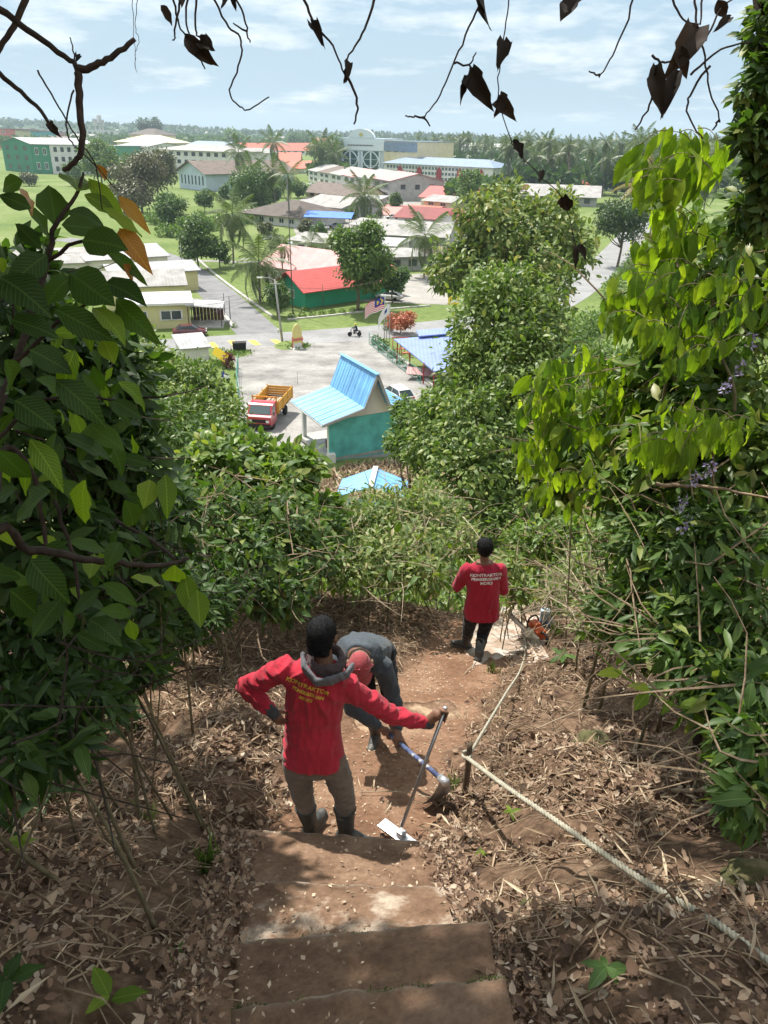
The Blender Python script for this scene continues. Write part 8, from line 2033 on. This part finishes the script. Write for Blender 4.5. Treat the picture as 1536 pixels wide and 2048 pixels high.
# grass islands, sign, bin
def island(label, px, py, rx, ry):
    p = gp(px, py); z = proj(p)[2]; a, b = rx * z / FPX, ry
    V = [(0, 0, .12)] + [(a * .85 * math.cos(t), b * .85 * math.sin(t), .11) for t in np.linspace(0, 6.2832, 24, endpoint=False)] + [(a * math.cos(t), b * math.sin(t), -.06) for t in np.linspace(0, 6.2832, 24, endpoint=False)]
    F = [(0, 1 + i, 1 + (i + 1) % 24) for i in range(24)] + [(1 + i, 25 + i, 25 + (i + 1) % 24, 1 + (i + 1) % 24) for i in range(24)]
    o = mo('grass_island', np_mesh('grass_island', np.array(V), F, M_GRASS, True), None, (p.x, p.y, H(p.x, p.y) + .03)); tag(o, label, kind='structure'); return p
island('raised grass island with the yellow sign', 582, 696, 35, 3.0); bp_ = island('small grass circle with the black bin', 475, 716, 26, 2.4)
n = 900
for (px, py, a) in ((475, 716, 1.5), (600, 698, 1.2), (444, 745, 1.4)):
    p = gp(px, py); rng = np.random.default_rng(px); x = p.x + rng.normal(0, a * .5, 300); y = p.y + rng.normal(0, a * .6, 300)
    V, F = scatter(T_DIA, np.stack([x, y, Hn(x, y) + .1], -1), unit(rdirs(300, rng) + np.array([0, 0, .8])), rdirs(300, rng), rng.uniform(.2, .5, 300)); tag(mo('weeds', np_mesh('weeds', V, F, LG['bright'])), 'weeds growing on the grass islands', kind='stuff')
P = gp(480, 710); e = empty('rubbish_bin', (P.x, P.y, H(P.x, P.y) + .1), R_(10), 'black rubbish bin on the small grass circle', 'bin')
MB().box((0, 0, .5), (1.5, .9, .9), taper=1.06).build('body', M_BLACK, e, bevel=.04); MB().box((0, 0, 1.0), (1.66, 1.02, .10)).build('lid', M_BLACK, e, bevel=.03)
P = gp(595, 702); e = empty('monument_sign', (P.x, P.y, H(P.x, P.y)), R_(35), 'pale yellow round topped sign on a white base in the grass island', 'sign')
poly = [(-.62, .7), (.62, .7)] + [(.62 * math.cos(t), 1.9 + 1.1 * math.sin(t)) for t in np.linspace(0, math.pi, 14)]
V = [(x_, -.07, z_) for x_, z_ in poly] + [(x_, .07, z_) for x_, z_ in poly]; k = len(poly)
MB().add(V, [tuple(range(k)), tuple(range(2 * k - 1, k - 1, -1))] + [(i, (i + 1) % k, k + (i + 1) % k, k + i) for i in range(k)]).build('board', paint('sign_yellow', (.62, .56, .22), .6), e)
MB().box((0, 0, .35), (1.0, .5, .7)).build('base', M_WHITE, e); MB().box((0, -.1, 1.15), (1.5, .06, .3)).build('name_plate', M_ORANR, e); MB().box((0, 0, .06), (1.6, 1.0, .12)).build('plinth', M_WHITE, e)
for s_ in (-.66, .66): MB().box((s_, 0, .75), (.09, .12, 1.5)).build('support', M_ORANR, e)
P = gp(444, 752); e = empty('notice_board', (P.x, P.y, H(P.x, P.y)), R_(-30), 'tilted bright yellow board beside the left bushes of the lot', 'sign')
MB().box((0, 0, 1.5), (1.9, .06, .9), M=Matrix.Rotation(R_(22), 3, 'Y') @ Matrix.Rotation(R_(-25), 3, 'X')).build('board', M_FYEL, e); 
for s_ in (-.6, .6): MB().tube([(s_, .05, 0), (s_, .05, 1.4)], .03, 6).build('post', M_DPOLE, e)
P = gp(905, 636, 0); e = empty('road_sign', (P.x, P.y, 0), R_(15), 'yellow road sign beyond the lavender canopy', 'sign')
MB().box((0, 0, 2.5), (1.6, .05, 1.1)).build('board', M_FYEL, e); MB().tube([(0, .06, 0), (0, .06, 2.4)], .04, 6).build('post', M_POLE, e)
# person shapes near the left fence
P = gp(452, 775, .6); e = empty('scooter', (P.x, P.y, H(P.x, P.y) + .02), R_(40), 'white and blue scooter by the left fence of the lot', 'scooter')
for y_ in (-.5, .5): w_ = mo('wheel', MW, e, (0, y_, .28)); mo('rim', MS, w_)
MB().box((0, -.3, .62), (.3, .7, .34)).build('body', M_FWHT, e, bevel=.06); MB().slab([(-.2, .22, .35), (.2, .22, .35), (.16, .42, .95), (-.16, .42, .95)], .06).build('leg_shield', M_FBLU, e); MB().tube([(-.3, .3, 1.0), (.3, .3, 1.0)], .02, 6).build('handlebar', M_BLACK, e); MB().box((0, -.3, .82), (.26, .6, .08)).build('seat', M_BLACK, e)
P = gp(420, 716, 0); 
house('small white hut at the left edge of the lot behind the bushes', gp(420, 735), gp(368, 740), 4, 2.4, .6, M_WHITE, M_LGREYR, 'shed', .3, [], 'hut', 'hut')
px_tree('ornamental_plant', 'reddish ornamental plant beside the left lot fence', 458, 752, 722, 12, leafmat('red_leaf', [(.1, (.10, .03, .03)), (.9, (.22, .08, .06))], (1, .6, .5), .3), 220, .5, 301, cz=.5, cat='plant')

# ================================================================== haze
hz_d = MB().box((0, 2400, 62), (16000, 8400, 144)).mesh('haze', None)
hm = bpy.data.materials.new('haze_air'); hm.use_nodes = True; hn = hm.node_tree; hn.nodes.clear()
pv_ = N(hn, 'ShaderNodeVolumePrincipled'); pv_.inputs['Color'].default_value = (.72, .88, 1.0, 1); pv_.inputs['Density'].default_value = .00016; pv_.inputs['Anisotropy'].default_value = .2
ho = N(hn, 'ShaderNodeOutputMaterial'); L(hn, pv_.outputs[0], ho.inputs['Volume']); hz_d.materials.append(hm)
tag(mo('haze', hz_d), 'humid pale blue air over the plain', kind='stuff')
